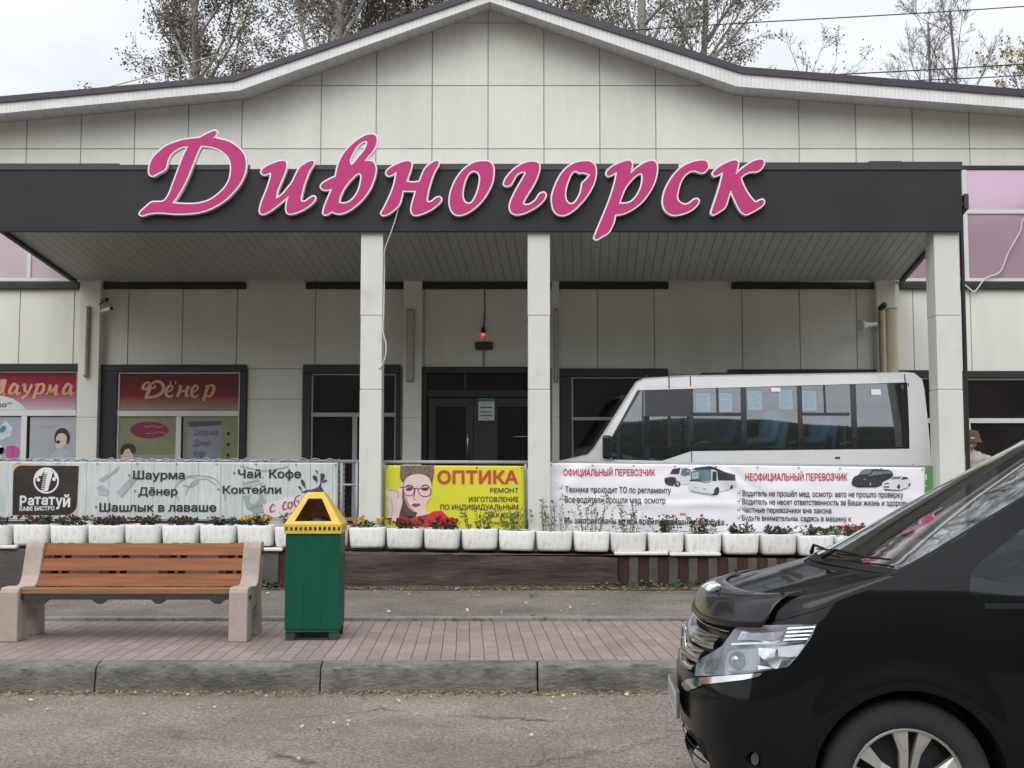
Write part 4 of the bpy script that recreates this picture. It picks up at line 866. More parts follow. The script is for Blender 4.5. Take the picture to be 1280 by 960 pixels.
# ================================================================== lamps, cameras, alarm on the wall
M_LAMPY = mat('lamp_yellowed', (0.56, 0.50, 0.34), rough=0.4, var=0.08, scale=3)
M_LAMPG = mat('lamp_dull', (0.42, 0.41, 0.36), rough=0.4, var=0.12, scale=6)
def wall_lamp(x0, x1, y0, y1, m, lab):
    Y = YP - 0.002
    a = W(x0, y1, Y); b_ = W(x1, y0, Y); cx = (a.x+b_.x)/2
    r = thing('wall_lamp', lab, 'lamp', (cx, Y, a.z), group='long strip lamps on the pilasters')
    mb = MB(); mb.box(a.x, b_.x, Y-0.035, Y, a.z, b_.z); mb.build('housing', mat('lamp_housing', (0.30,0.29,0.25), rough=0.5), r, bevel=0.006)
    mb = MB(); n = 10; hw = (b_.x-a.x)/2 - 0.006
    poly = [(cx + hw*cos(t), Y-0.036 - 0.045*sin(t)) for t in [pi*k/n for k in range(n+1)]]
    mb.prism(poly, 'z', a.z+0.012, b_.z-0.012); mb.build('diffuser', m, r, smooth=False)
    mb = MB(); mb.box(a.x, b_.x, Y-0.05, Y, a.z-0.012, a.z+0.011); mb.box(a.x, b_.x, Y-0.05, Y, b_.z-0.011, b_.z+0.012); mb.build('end_cap', mat('lamp_cap', (0.36,0.33,0.25), rough=0.5), r, bevel=0.004)
    return r
wall_lamp(105.5, 113.5, 384, 470, M_LAMPY, 'yellowed strip lamp on the left pilaster beside the gold lettered posters')
wall_lamp(508.5, 518.5, 388, 476, M_LAMPG, 'grey strip lamp on the pilaster left of the dark entrance')
wall_lamp(1100, 1106, 388, 480, M_LAMPY, 'narrow yellowed strip lamp on the right pilaster under the black camera')
wall_lamp(1107.5, 1120.5, 386, 484, M_LAMPY, 'wide yellowed strip lamp on the right pilaster above the bus roof')
wall_lamp(692.2, 697.5, 387, 477, M_LAMPG, 'thin dark strip lamp half hidden by the column right of the entrance')
M_CAMW = mat('camera_white', (0.66,0.67,0.68), rough=0.35, var=0.05); M_CAMD = mat('camera_black', (0.03,0.03,0.03), rough=0.4)
def obj_cam(lab, px, py, L, r, d, m, base):
    c = W(px, py, YP-0.14); d = Vector(d).normalized()
    t = thing('security_camera', lab, 'camera', tuple(c), group='cameras under the canopy')
    mb = MB(); mb.tube([c-d*L/2, c+d*L*0.42, c+d*L/2], [r*0.85, r, r*0.9], 14); mb.build('body', m, t, smooth=False)
    mb = MB(); mb.cyl(c+d*L*0.5, c+d*(L*0.5+0.012), r*0.7); mb.build('lens', M_BLACKP, t)
    mb = MB(); w = Vector(base); mb.tube([c-d*L*0.2, c-d*L*0.2+(w-c)*0.5+Vector((0,0,-0.02)), w], [0.012, 0.012, 0.016], 8); mb.build('bracket', m, t)
    return t
obj_cam('small white bullet camera left of the red poster, under the canopy', 134, 387, 0.17, 0.035, (0.8,-0.5,0.12), M_CAMW, (WX(123,YP-0.02,388), YP+0.02, WZ(388,YP)))
obj_cam('small black camera above the white one on the left pilaster', 131, 375, 0.12, 0.03, (0.7,-0.6,0.0), M_CAMD, (WX(123,YP-0.02,380), YP+0.02, WZ(380,YP)))
obj_cam('black camera on top of the lamps at the right pilaster', 1103, 383, 0.13, 0.04, (0.25,-0.8,0.30), M_CAMD, (WX(1103,YP-0.02,389), YP-0.01, WZ(389,YP)))
# horn loudspeaker
c = W(1085, 406, YP-0.15); t = thing('horn_loudspeaker', 'white horn loudspeaker pointing left from the right pilaster', 'loudspeaker', tuple(c))
d = Vector((-1, -0.35, -0.12)).normalized(); mb = MB(); mb.tube([c-d*0.14, c-d*0.04, c+d*0.02, c+d*0.09, c+d*0.125], [0.03,0.032,0.042,0.07,0.088], 18, cap=True); mb.build('horn', M_CAMW, t, smooth=False)
mb = MB(); mb.tube([c-d*0.12, c-d*0.12+Vector((0.03,0.08,-0.06)), c-d*0.12+Vector((0.05,0.14,-0.07))], 0.014, 8); mb.build('bracket', M_GREYP, t)
# red alarm light and siren box over the entrance
c = W(604, 418, YB-0.05); t = thing('alarm_light', 'small glowing red alarm lamp hanging over the entrance', 'alarm light', tuple(c))
mb = MB(); mb.ball(c, 0.024, 0.024, 0.028); mb.build('bulb', mat('alarm_red', (0.6,0.03,0.03), rough=0.2, emit=(1.0,0.06,0.05,1.1)), t, smooth=True)
mb = MB(); mb.lathe([(0.012,0.10),(0.03,0.09),(0.033,0.06),(0.028,0.018)], 12, c); mb.build('socket', M_CAMD, t, smooth=True)
mb = MB(); mb.tube([c+Vector((0,0.02,0.09)), (WX(606,YB-0.02,390), YB-0.02, WZ(390,YB)), (WX(606,YB-0.02,362), YB-0.02, WZ(362,YB))], 0.007, 6); mb.build('wire', M_CAMD, t)
mb = MB(); a = W(594, 437, YB-0.08); b_ = W(616, 427, YB-0.08); mb.box(a.x, b_.x, YB-0.08, YB, a.z, b_.z); o = mb.build('siren_box', M_CAMD, bevel=0.02); tag(o, 'black rounded siren box on the wall above the entrance door', 'siren box')
mb = MB()
for k in range(5): mb.box(a.x+0.03, b_.x-0.03, YB-0.086, YB-0.079, a.z+0.02+0.016*k, a.z+0.026+0.016*k)
mb.build('grille', mat('grille_grey', (0.06,0.06,0.06), rough=0.5), o)
mb = MB(); mb.box(WX(604,YB,455)-0.012, WX(604,YB,455)+0.012, YB-0.012, YB, WZ(459,YB), WZ(438,YB)); mb.build('conduit', M_GREYP, o)
# ---- loose cables
M_CABLE = mat('cable_white', (0.55,0.55,0.53), rough=0.5, var=0.1)
def cable(lab, pts, r, m=M_CABLE, name='cable', n=7):
    P = [W(*p) for p in pts]; S = []
    for i in range(len(P)-1):
        p0, p1, p2, p3 = P[max(i-1,0)], P[i], P[i+1], P[min(i+2,len(P)-1)]
        for k in range(n + (1 if i == len(P)-2 else 0)):
            q = k/n; S.append(0.5*((2*p1)+(-p0+p2)*q+(2*p0-5*p1+4*p2-p3)*q*q+(-p0+3*p1-3*p2+p3)*q**3))
    mb = MB(); mb.tube(S, r, 6); o = mb.build(name, m, smooth=True); return tag(o, lab, 'cable')
cable('white cable hanging from the sign down along the second column', [(499,256,YF-0.04),(494,275,YF-0.03),(489,290,YF-0.02),(481,313,YF+0.02),(480.5,340,YC+0.02),(479.5,392,YC-0.005),(478.5,413,YC-0.01),(482.5,430,YC-0.03),(481.5,446,YC-0.03),(476,459,YC-0.01),(473.5,459,YC-0.005)], 0.008)
cable('thin white cable looping over the mauve window at the right edge', [(1330,240,YB-0.06),(1283,270,YB-0.06),(1275,290,YB-0.06),(1260,317,YB-0.06),(1250,340,YB-0.06),(1232,348,YB-0.08),(1219,364,YB-0.07),(1212,361,YB-0.07),(1206,356,YB-0.06)], 0.011)
M_WIRE = mat('wire_black', (0.03,0.03,0.035), rough=0.6)
for lab, pts in (('highest black overhead wire crossing the sky right of the gable', [(560,55,24),(860,33,24),(1280,8,24),(1900,-40,24)]),
                 ('lower black overhead wire just over the right roof edge', [(900,100,22),(1050,93,22),(1280,80,22),(1800,45,22)]),
                 ('lowest black overhead wire at the right edge before the yellow tree', [(1080,104,25),(1180,99,25),(1280,94,25),(1700,66,25)]),
                 ('pale overhead wire rising behind the left roof slope', [(110,115,21),(180,97,21),(260,72,21),(400,30,21)])):
    o = cable(lab, pts, 0.012 if 'pale' not in lab else 0.010, M_WIRE if 'pale' not in lab else M_GREYP, 'overhead_wire')
    o['category'] = 'wire'; o['group'] = 'overhead wires'
# ================================================================== railing and the three banners
YR = YW + 0.46               # railing plane
M_RAIL = mat('rail_grey', (0.33,0.35,0.37), rough=0.5, var=0.12, scale=8)
def rail(lab, xs, y_top, y_mid=None, posts=(), zbot=ZT):
    x0, x1 = WX(xs[0], YR, 600), WX(xs[1], YR, 600); z0 = WZ(y_top[0], YR); z1 = WZ(y_top[1], YR)
    r = thing('railing', lab, 'railing', ((x0+x1)/2, YR, zbot), group='railings between the columns')
    mb = MB(); mb.tube([(x0, YR, z0), (x1, YR, z1)], 0.021, 10); mb.build('top_rail', M_RAIL, r, smooth=True)
    mb = MB(); mb.tube([(x0, YR, zbot+0.12), (x1, YR, zbot+0.12)], 0.017, 8); mb.build('bottom_rail', M_RAIL, r, smooth=True)
    for p in posts:
        x = WX(p, YR, 600); q = (x-x0)/(x1-x0)
        mb = MB(); mb.tube([(x, YR, zbot), (x, YR, z0+(z1-z0)*q-0.01)], 0.017, 8); mb.build('post', M_RAIL, r, smooth=True)
    if y_mid:
        mb = MB(); mb.tube([(WX(422, YR, y_mid), YR, WZ(y_mid, YR)), (x1, YR, WZ(y_mid, YR))], 0.013, 8); mb.build('middle_rail', M_RAIL, r, smooth=True)
    return r
RL = rail('grey railing with wire mesh behind the plank patterned cafe banner', (-90, 449), (575.5, 577), 606, (-40, 120, 280, 427, 446))
mb = MB()
for i in range(7):           # diamond wire mesh showing beside the banner's right edge
    for s in (0, 1):
        pts = []
        for k in range(15):
            pts.append((WX(418.5+1.8*i + (1.6 if (k+s) % 2 else -0.2), YR, 600), YR + (0.006 if s else -0.006), WZ(577+6.6*k, YR)))
        mb.tube(pts, 0.0035, 4)
mb.build('wire_mesh', mat('mesh_wire', (0.40,0.41,0.42), rough=0.4, metal=0.3), RL)
mb = MB(); pts = []           # looped upper edge of the mesh
for k in range(200):
    x = -60 + 485*k/199; pts.append((WX(x, YR, 575), YR-0.025-0.012*sin(k*1.3), WZ(574.6 + 1.5*sin(k*0.9) + 0.6*sin(k*0.37), YR)))
mb.tube(pts, 0.006, 5); mb.build('mesh_edge_wire', mat('mesh_wire', (0.4,0.41,0.42)), RL, smooth=True)
rail('grey railing carrying the yellow optician banner between two columns', (478, 660), (577.5, 578), None, (480, 657))
rail('grey railing carrying the long white carrier banner', (688, 1172), (578, 584), None, (690, 850, 1010, 1166))
YN = YR - 0.05
# ---- banner 1: cafe
def wr(seed, amp, f=1.0, fz=1.0):
    return lambda x, z: amp*(mnoise.noise((x*1.1*f, z*2.4*fz, seed)) + 0.4*mnoise.noise((x*4*f + z*3, z*5*fz - x, seed+3)))
def banner(name_lab, corners, m, fmap, step=0.045, group='advertising banners on the railings'):
    (x0,y0),(x1,y1),(x2,y2),(x3,y3) = corners                # tl tr br bl
    P = [W(x0,y0,YN), W(x1,y1,YN), W(x2,y2,YN), W(x3,y3,YN)]
    nx = int((P[1].x-P[0].x)/step); nz = 36; vs = []
    for j in range(nz+1):
        for i in range(nx+1):
            t = P[0].lerp(P[1], i/nx); q = P[3].lerp(P[2], i/nx); p = t.lerp(q, j/nz); vs.append((p.x, YN + fmap(p.x, p.z), p.z))
    mb = MB(); mb.add(vs, [(j*(nx+1)+i, (j+1)*(nx+1)+i, (j+1)*(nx+1)+i+1, j*(nx+1)+i+1) for j in range(nz) for i in range(nx)])
    o = mb.build('banner', m, smooth=True); tag(o, name_lab, 'banner', group)
    s = o.modifiers.new('solid', 'SOLIDIFY'); s.thickness = 0.002; s.offset = -1
    # eyelets along the top hem
    e = MB(); k = max(3, int((P[1].x-P[0].x)/0.45))
    for i in range(k+1):
        p = P[0].lerp(P[1], (i+0.06)/(k+0.12)); z = p.z-0.022; y = YN + fmap(p.x, z) - 0.003
        e.tube([(p.x + 0.009*cos(2*pi*a/10), y, z + 0.009*sin(2*pi*a/10)) for a in range(11)], 0.003, 5)
    e.build('eyelet', mat('eyelet_metal', (0.25,0.25,0.25), rough=0.4, metal=0.7), o)
    return o
def planks(name):
    m, t, b, l = node_mat(name); nd = t.nodes.new
    c = nd('ShaderNodeTexCoord'); mpg = nd('ShaderNodeMapping'); mpg.inputs['Rotation'].default_value = (radians(90), 0, 0); l(c.outputs['Object'], mpg.inputs['Vector'])
    sp = nd('ShaderNodeSeparateXYZ'); l(c.outputs['Object'], sp.inputs['Vector']); cb = nd('ShaderNodeCombineXYZ'); l(sp.outputs['Z'], cb.inputs['X']); l(sp.outputs['X'], cb.inputs['Y'])
    bt = nd('ShaderNodeTexBrick'); bt.inputs['Scale'].default_value = 1; bt.inputs['Brick Width'].default_value = 9; bt.inputs['Row Height'].default_value = 0.255; bt.inputs['Mortar Size'].default_value = 0.004
    bt.inputs['Color1'].default_value = (0.50,0.54,0.54,1); bt.inputs['Color2'].default_value = (0.56,0.60,0.60,1); bt.inputs['Mortar'].default_value = (0.29,0.33,0.34,1); l(cb.outputs['Vector'], bt.inputs['Vector'])
    m2 = nd('ShaderNodeMapping'); m2.inputs['Scale'].default_value = (14, 1, 1.1); l(c.outputs['Object'], m2.inputs['Vector'])
    n = nd('ShaderNodeTexNoise'); n.inputs['Scale'].default_value = 2.2; n.inputs['Detail'].default_value = 8; n.inputs['Roughness'].default_value = 0.7; l(m2.outputs['Vector'], n.inputs['Vector'])
    r = nd('ShaderNodeValToRGB'); r.color_ramp.elements[0].position = 0.3; r.color_ramp.elements[0].color = (0.80,0.81,0.82,1); r.color_ramp.elements[1].position = 0.7; r.color_ramp.elements[1].color = (1.12,1.10,1.06,1); l(n.outputs['Fac'], r.inputs['Fac'])
    mu = nd('ShaderNodeMixRGB'); mu.blend_type = 'MULTIPLY'; mu.inputs['Fac'].default_value = 1; l(bt.outputs['Color'], mu.inputs['Color1']); l(r.outputs['Color'], mu.inputs['Color2']); l(mu.outputs['Color'], b.inputs['Base Color']); b.inputs['Roughness'].default_value = 0.5
    return m
f1 = wr(11, 0.010)
B1 = banner('pale plank patterned cafe banner with black menu words and a dark square logo', ((-30,576.5),(422.5,578.5),(422,650.5),(-30,650)), planks('banner_planks'), f1)
def A(parent, name, m, shapes, layer, fm, **k):
    mb = MB()
    for s in shapes: art(mb, s, YN, layer, step=0.05, fmap=fm, **k)
    return mb.build(name, m, parent)
def T(parent, m, lines, fm, layer=0.0048, name='text_line'):
    for s, x0, x1, yb, yc, kw in lines:
        mb = MB(); text_px(mb, s, x0, x1, yb, yc, YN, layer, fmap=fm, **kw); mb.build(name, m, parent)
LG = lambda pts: zc(0, 565, 10.667, pts)
A(B1, 'logo_corner', mat('print_tan', (0.60,0.42,0.25), rough=0.45, var=0.1, scale=4), [LG([(165,155),(520,165),(400,300),(190,330),(170,300)])], 0.0022, f1)
A(B1, 'logo_corner', mat('print_beige', (0.55,0.47,0.38), rough=0.45, var=0.1, scale=4), [LG([(700,600),(1040,620),(1035,890),(800,880)])], 0.0022, f1)
corner = [(182+110-110*sin(a), 180+110-110*cos(a)) for a in [pi/2-pi/2*k/6 for k in range(7)]]
corner2 = [(1030-150+150*cos(a), 840-150+150*sin(a)) for a in [pi/2*k/6 for k in range(7)]]
A(B1, 'logo_panel', mat('print_dark_brown', (0.030,0.020,0.018), rough=0.45, var=0.12), [LG(corner + [(1052,185)] + corner2 + [(165,838)])], 0.0034, f1)
ring = [(620+170*cos(2*pi*k/36), 380+175*sin(2*pi*k/36)) for k in range(36)]; ring2 = [(620+148*cos(2*pi*k/36), 380+153*sin(2*pi*k/36)) for k in range(36)]
mb = MB(); art(mb, LG(ring), YN, 0.0050, holes=[LG(ring2)], fmap=f1)
art(mb, LG([(585,290),(650,270),(700,300),(640,520),(545,530)]), YN, 0.0050, fmap=f1)
for s in ([(470,350),(505,280),(560,225),(620,212),(700,222),(760,300),(770,360),(735,335),(720,280),(690,240),(660,285),(600,240),(575,285),(540,290),(520,330)],): art(mb, LG(s), YN, 0.0050, fmap=f1, smooth=3)
for cx, cy, rx, ry in ((515,368,24,26),(725,362,24,26),(548,300,18,20),(690,275,20,20),(612,262,20,20)): art(mb, LG([(cx+rx*cos(2*pi*k/14), cy+ry*sin(2*pi*k/14)) for k in range(14)]), YN, 0.0054, fmap=f1)
mb.build('logo_emblem', M_WHITEP, B1)
mb = MB()
for k in range(9):
    y = 300+25*k; x = 600-4.6*k; art(mb, LG([(x-22,y),(x+30,y-10),(x+34,y+3),(x-18,y+12)]), YN, 0.0058, fmap=f1)
mb.build('logo_detail', mat('print_dark_brown', (0.03,0.02,0.018)), B1)
mb = MB(); lets = [('Р', 265,355,720,588), ('а',372,455,705,612), ('т',458,545,695,600), ('а',553,640,700,605), ('т',645,735,700,600), ('у',742,835,718,610), ('й',840,938,728,612)]
for ch, x0, x1, yb, yc in lets:
    q = LG([(x0,yb),(x1,yc)]); low = ch in 'атуй'
    cap_y = q[1][1] if not low else q[0][1] - (q[0][1]-q[1][1])*CAP/0.56
    text_px(mb, ch, q[0][0], q[1][0], q[0][1], cap_y, YN, 0.0052, bold=0.035, fmap=f1)
mb.build('logo_lettering', M_WHITEP, B1)
T(B1, M_WHITEP, [('КАФЕ БИСТРО', 24.5, 68, 638.5, 633.6, dict(bold=0.03, tilt=0.02))], f1, 0.0052, 'logo_lettering')
T(B1, M_BLACKP, [('Шаурма', 166.3, 231, 598.8, 588.4, dict(bold=0.022)), ('Дёнер', 173, 222, 619, 609.2, dict(bold=0.022)), ('Шашлык в лаваше', 124.5, 270.5, 639.2, 628.8, dict(bold=0.022)),
                 ('Чай, Кофе', 297.5, 376.5, 597.3, 587, dict(bold=0.022)), ('Коктейли', 278.5, 351.5, 616.8, 607.2, dict(bold=0.022))], f1)
dots = MB()
for x, y in ((161.5,594),(169,613.5),(120.5,633.5),(293,591),(273.5,611.5)): art(dots, [(x+1.5*cos(2*pi*k/10), y+1.5*sin(2*pi*k/10)) for k in range(10)], YN, 0.0045, fmap=f1)
dots.build('bullet', mat('print_dull_red', (0.30,0.16,0.16), rough=0.45), B1)
M_GHOST = mat('print_ghost_grey', (0.33,0.37,0.37), rough=0.5, var=0.22, scale=14)
A(B1, 'sketch', M_GHOST, [[(123,600),(150,582),(147,588),(128,602)], [(121,609),(128,606),(136,612),(134,620),(124,618)], [(146,615),(162,598),(178,585),(172,598),(152,622)]], 0.0026, f1)
mb = MB()
for pts in ([(224,625),(218,612),(228,598),(245,594),(268,598),(278,610),(282,625)], [(232,618),(240,604),(256,598),(270,606)], [(224,603),(236,596),(248,600),(240,608),(228,606)], [(300,582),(330,588),(360,583)]): stroke(mb, pts, 1.5, YN, 0.0026, fmap=f1)
mb.build('sketch', M_GHOST, B1)
CF = lambda pts: zc(300, 565, 8.533, pts)
A(B1, 'cup_sketch', mat('print_cup_grey', (0.29,0.33,0.32), rough=0.5, var=0.12, scale=9), [CF([(20,325),(200,290),(230,330),(40,370)]), CF([(30,470),(240,430),(270,560),(80,610)]), CF([(95,610),(270,570),(268,640),(150,660)])], 0.0027, f1)
mb = MB(); art(mb, CF([(110,480),(150,450),(200,460),(205,500),(150,555),(110,540)]), YN, 0.0035, fmap=f1, smooth=4); art(mb, CF([(10,368),(250,315),(255,330),(20,382)]), YN, 0.0035, fmap=f1); mb.build('cup_sketch', mat('print_cup_pale', (0.44,0.49,0.49), rough=0.5), B1)
A(B1, 'brush_patch', mat('print_rose_white', (0.66,0.60,0.61), rough=0.5, var=0.05), [CF([(245,560),(420,510),(640,450),(660,520),(560,640),(380,700),(270,715)])], 0.0030, f1)
mb = MB()
SS = lambda pts, w: stroke(mb, CF(pts), w, YN, 0.0045, fmap=f1)
SS([(375,575),(350,560),(325,600),(335,640),(380,620)], [1.4,2,2.6,2.2,1.2]); SS([(500,545),(480,535),(460,580),(470,615),(505,600)], [1.4,2,2.6,2.2,1.2])
SS([(545,535),(520,545),(515,590),(540,600),(560,560),(545,535),(575,540)], [1.6,2.2,2.4,2,2.2,1.6,1]); SS([(640,460),(600,480),(580,540),(600,585),(630,560),(625,520),(595,530)], [1.2,1.8,2.4,2.2,2.2,1.8,1.4]); SS([(690,500),(665,515),(660,560),(690,570),(705,530),(690,500)], [1.6,2.2,2.4,2,2.2,1.6])
SS([(735,490),(725,540),(745,555),(775,500),(765,550),(790,540)], [2,2.4,1.8,1.6,2.4,1])
mb.build('lettering', mat('print_brick_red', (0.33,0.09,0.11), rough=0.45), B1)
drop = lambda cx, cy, l, w, a: [(cx + (w*sin(t)*(1-cos(t))/1.3)*cos(a) - (-l*cos(t))*sin(a)*-1, cy + (w*sin(t)*(1-cos(t))/1.3)*sin(a) + (-l*cos(t))*cos(a)*-1) for t in [2*pi*k/18+0.01 for k in range(18)]]
mb = MB()
for s in ([(770,400),(830,375),(855,330),(858,270),(860,235),(885,228),(905,245),(895,285),(870,320),(868,370),(888,415),(800,418)], [(775,260),(795,248),(820,265),(825,300),(818,335),(812,312),(785,290)], [(800,197),(825,200),(832,218),(828,238),(820,218)], [(878,328),(890,305),(915,293),(930,300),(915,315)], [(650,300),(670,295),(690,320),(695,350),(708,390),(690,375),(660,345)], [(620,370),(640,362),(655,385),(662,415),(640,395)], [(655,428),(700,410),(745,400),(790,408),(885,418),(700,430)]):
    art(mb, CF(s), YN, 0.0046, fmap=f1, smooth=3)
mb.build('coffee_splash', mat('print_charcoal', (0.045,0.05,0.06), rough=0.45), B1)
mb = MB(); art(mb, CF([(885,430),(870,480),(905,560),(930,560),(965,500),(950,465),(890,470)]), YN, 0.0042, holes=[CF([(900,490),(935,490),(940,520),(918,540)])], fmap=f1, smooth=0); mb.build('cup_handle', mat('print_cup_rim', (0.24,0.25,0.26), rough=0.5), B1)
# ---- banner 2: optician
f2 = wr(21, 0.006)
B2 = banner('yellow optician banner with a woman in magenta glasses between two columns', ((481,581.5),(655.5,582.5),(656,662.5),(481,662.5)), mat('banner_yellow', (0.66,0.635,0.045), rough=0.5, spec=0.25, var=0.05, scale=1.5), f2)
OP = lambda pts: zc(480, 575, 7.111, pts)
M_WSK = mat('print_woman_skin', (0.70,0.56,0.52), rough=0.45, var=0.07, scale=12)
M_WSH = mat('print_woman_shade', (0.42,0.27,0.24), rough=0.45, var=0.12, scale=10)
M_WHR = mat('print_woman_hair', (0.17,0.11,0.09), rough=0.5, var=0.6, scale=26, stretch=(2.2,1,0.8))
A(B2, 'hair_print', M_WHR, [OP([(145,50),(445,50),(448,110),(430,190),(425,260),(165,250),(160,205),(142,150)])], 0.0022, f2)
A(B2, 'shade_print', mat('print_deep_shade', (0.10,0.05,0.05), rough=0.45, var=0.3, scale=8), [OP([(165,250),(230,420),(330,480),(300,510),(200,520),(130,520),(135,470),(160,380)])], 0.0026, f2)
A(B2, 'neck_print', M_WSK, [OP([(300,440),(375,400),(370,460),(420,480),(350,505),(270,520),(300,470)])], 0.0030, f2)
A(B2, 'face_print', M_WSK, [OP([(178,215),(200,160),(260,130),(340,128),(400,160),(425,230),(420,300),(390,370),(350,430),(310,465),(280,460),(235,420),(195,345),(175,280)])], 0.0034, f2, smooth=3)
A(B2, 'cheek_print', M_WSH, [OP([(176,290),(200,340),(238,418),(282,458),(262,462),(212,420),(180,350)])], 0.0038, f2)
A(B2, 'hand_print', M_WSK, [OP([(20,265),(60,255),(120,262),(150,230),(160,195),(172,200),(165,260),(162,330),(165,380),(140,470),(120,545),(40,545),(42,480),(25,400),(35,340),(18,300)])], 0.0040, f2, smooth=2)
mb = MB()
for pts, w in (([(45,268),(90,268),(125,285)],1.3), ([(118,275),(130,310),(124,335)],1.2), ([(60,330),(75,420),(70,500)],0.7)): stroke(mb, OP(pts), w, YN, 0.0046, fmap=f2)
mb.build('finger_lines', mat('print_finger_shade', (0.40,0.24,0.24), rough=0.45), B2)
A(B2, 'dress_print', mat('print_dress_red', (0.56,0.03,0.045), rough=0.45, var=0.14, scale=7), [OP([(120,545),(140,500),(220,520),(300,500),(400,480),(440,455),(510,450),(560,495),(640,590),(600,600),(120,600)])], 0.0050, f2)
mb = MB()
for pts, w in (([(195,235),(225,225),(262,240)],1.4), ([(335,235),(370,222),(402,240)],1.4)): stroke(mb, OP(pts), w, YN, 0.0050, fmap=f2)
for cx, cy in ((222,262),(362,262)):
    art(mb, OP([(cx-30,cy),(cx-10,cy-14),(cx+18,cy-12),(cx+34,cy+2),(cx+8,cy+10),(cx-14,cy+10)]), YN, 0.0046, fmap=f2, smooth=3)
stroke(mb, OP([(282,250),(270,310),(262,345),(285,352)]), 0.6, YN, 0.0050, fmap=f2)
mb.build('eye_print', mat('print_eye_dark', (0.07,0.035,0.035), rough=0.45), B2)
mb = MB(); art(mb, OP([(245,400),(270,385),(290,388),(310,385),(325,400),(300,415),(270,418)]), YN, 0.0047, fmap=f2, smooth=3); mb.build('lip_print', mat('print_lips', (0.42,0.03,0.06), rough=0.4), B2)
mb = MB()
for L_ in ([(172,245),(200,238),(258,248),(270,262),(262,300),(235,318),(195,310),(176,280),(172,245)], [(300,262),(330,250),(400,248),(418,265),(408,310),(370,325),(330,315),(308,285),(300,262)], [(262,258),(285,250),(304,260)], [(170,245),(140,240)]): stroke(mb, OP(L_), 1.15, YN, 0.0054, fmap=f2)
mb.build('glasses_print', mat('print_glasses', (0.32,0.02,0.10), rough=0.3), B2)
T(B2, mat('print_sign_red', (0.55,0.055,0.045), rough=0.45), [('ОПТИКА', 546.7, 647.8, 604, 588.5, dict(bold=0.03))], f2)
T(B2, M_BLACKP, [('РЕМОНТ', 612.5, 648, 615.8, 610, dict(bold=0.012)), ('ИЗГОТОВЛЕНИЕ', 586, 648, 627, 621, dict(bold=0.012)), ('ПО ИНДИВИДУАЛЬНЫМ', 550.5, 648, 636.8, 630.6, dict(bold=0.012)), ('ЗАКАЗАМ', 609, 648, 646.7, 640.8, dict(bold=0.012)), ('ул. П. Лумумбы, 2А', 594, 647.5, 655.5, 650.8, dict())], f2)
# ---- banner 3: carriers
def f3(x, z):
    a, b_ = W(686, 578, YN).x, W(1156, 584, YN).x
    u = (x-a)/(b_-a)
    d = 0.012*mnoise.noise((x*0.9, z*2.0, 31)) + 0.006*mnoise.noise((x*3+z*5, z*6-x*2, 34))
    d += 0.022*math.exp(-((u-0.03-(z-1.3)*0.10)/0.025)**2) - 0.016*math.exp(-((u-0.065-(z-1.4)*0.22)/0.03)**2)
    d += 0.014*math.exp(-((u-0.46+(z-1.35)*0.25)/0.03)**2) + 0.012*math.exp(-((u-0.53+(z-1.35)*0.3)/0.02)**2) - 0.01*math.exp(-((z-1.12)/0.04)**2)*math.exp(-((u-0.35)/0.22)**2)
    return d
B3 = banner('long white banner comparing official and unofficial carriers in red and black text', ((686,578.5),(1156,584.5),(1157,668),(687,664)), mat('banner_white', (0.82,0.815,0.85), rough=0.5, var=0.025, scale=1.2), f3, 0.03)
M_CRED = mat('print_crimson', (0.50,0.035,0.075), rough=0.45)
T(B3, M_CRED, [('ОФИЦИАЛЬНЫЙ ПЕРЕВОЗЧИК', 704.5, 819, 594.5, 586.4, dict(bold=0.02)), ('НЕОФИЦИАЛЬНЫЙ ПЕРЕВОЗЧИК', 931.5, 1059, 600.5, 591.8, dict(bold=0.02))], f3)
tk = dict(bold=0.014)
T(B3, M_BLACKP, [('Техника проходит ТО по регламенту', 706.5, 838.5, 615.3, 607.8, dict(bold=0.014, tilt=-0.010)), ('Все водители прошли мед. осмотр', 706, 831.5, 628, 620.2, dict(bold=0.014, tilt=-0.010)), ('Вы застрахованы во всё время следования автобуса', 705.5, 905, 654, 646.5, dict(bold=0.014, tilt=-0.012)),
                 ('Водитель не прошёл мед. осмотр/ авто не прошло проверку', 928, 1129, 620, 612.8, dict(bold=0.014, tilt=-0.010)), ('Водитель не несет ответственность за Ваши жизнь и здоровье', 928, 1139, 630.3, 623.2, dict(bold=0.014, tilt=-0.010)),
                 ('Частные перевозчики вне закона', 928, 1039, 640.5, 633.4, dict(bold=0.014, tilt=-0.010)), ('Будьте внимательны, садясь в машину к', 927.5, 1064, 650.5, 643.6, dict(bold=0.014, tilt=-0.010)), ('нелегальному', 1037, 1082, 662, 655, dict(bold=0.014, tilt=-0.010)), ('Ри', 1086, 1094, 664, 657, dict(bold=0.014, tilt=-0.010))], f3)
mb = MB()
for x, y in ((701.5,609),(701.5,622),(701,648),(924,615),(924,625.5),(924,636),(924,646.5)): stroke(mb, [(x-1.8,y-0.4),(x-0.4,y+2),(x+2.4,y-3)], [0.8,1.1,0.6], YN, 0.0045, n=3, fmap=f3)
mb.build('tick', M_GREYP, B3)
BU = lambda pts: zc(800, 560, 8, pts)
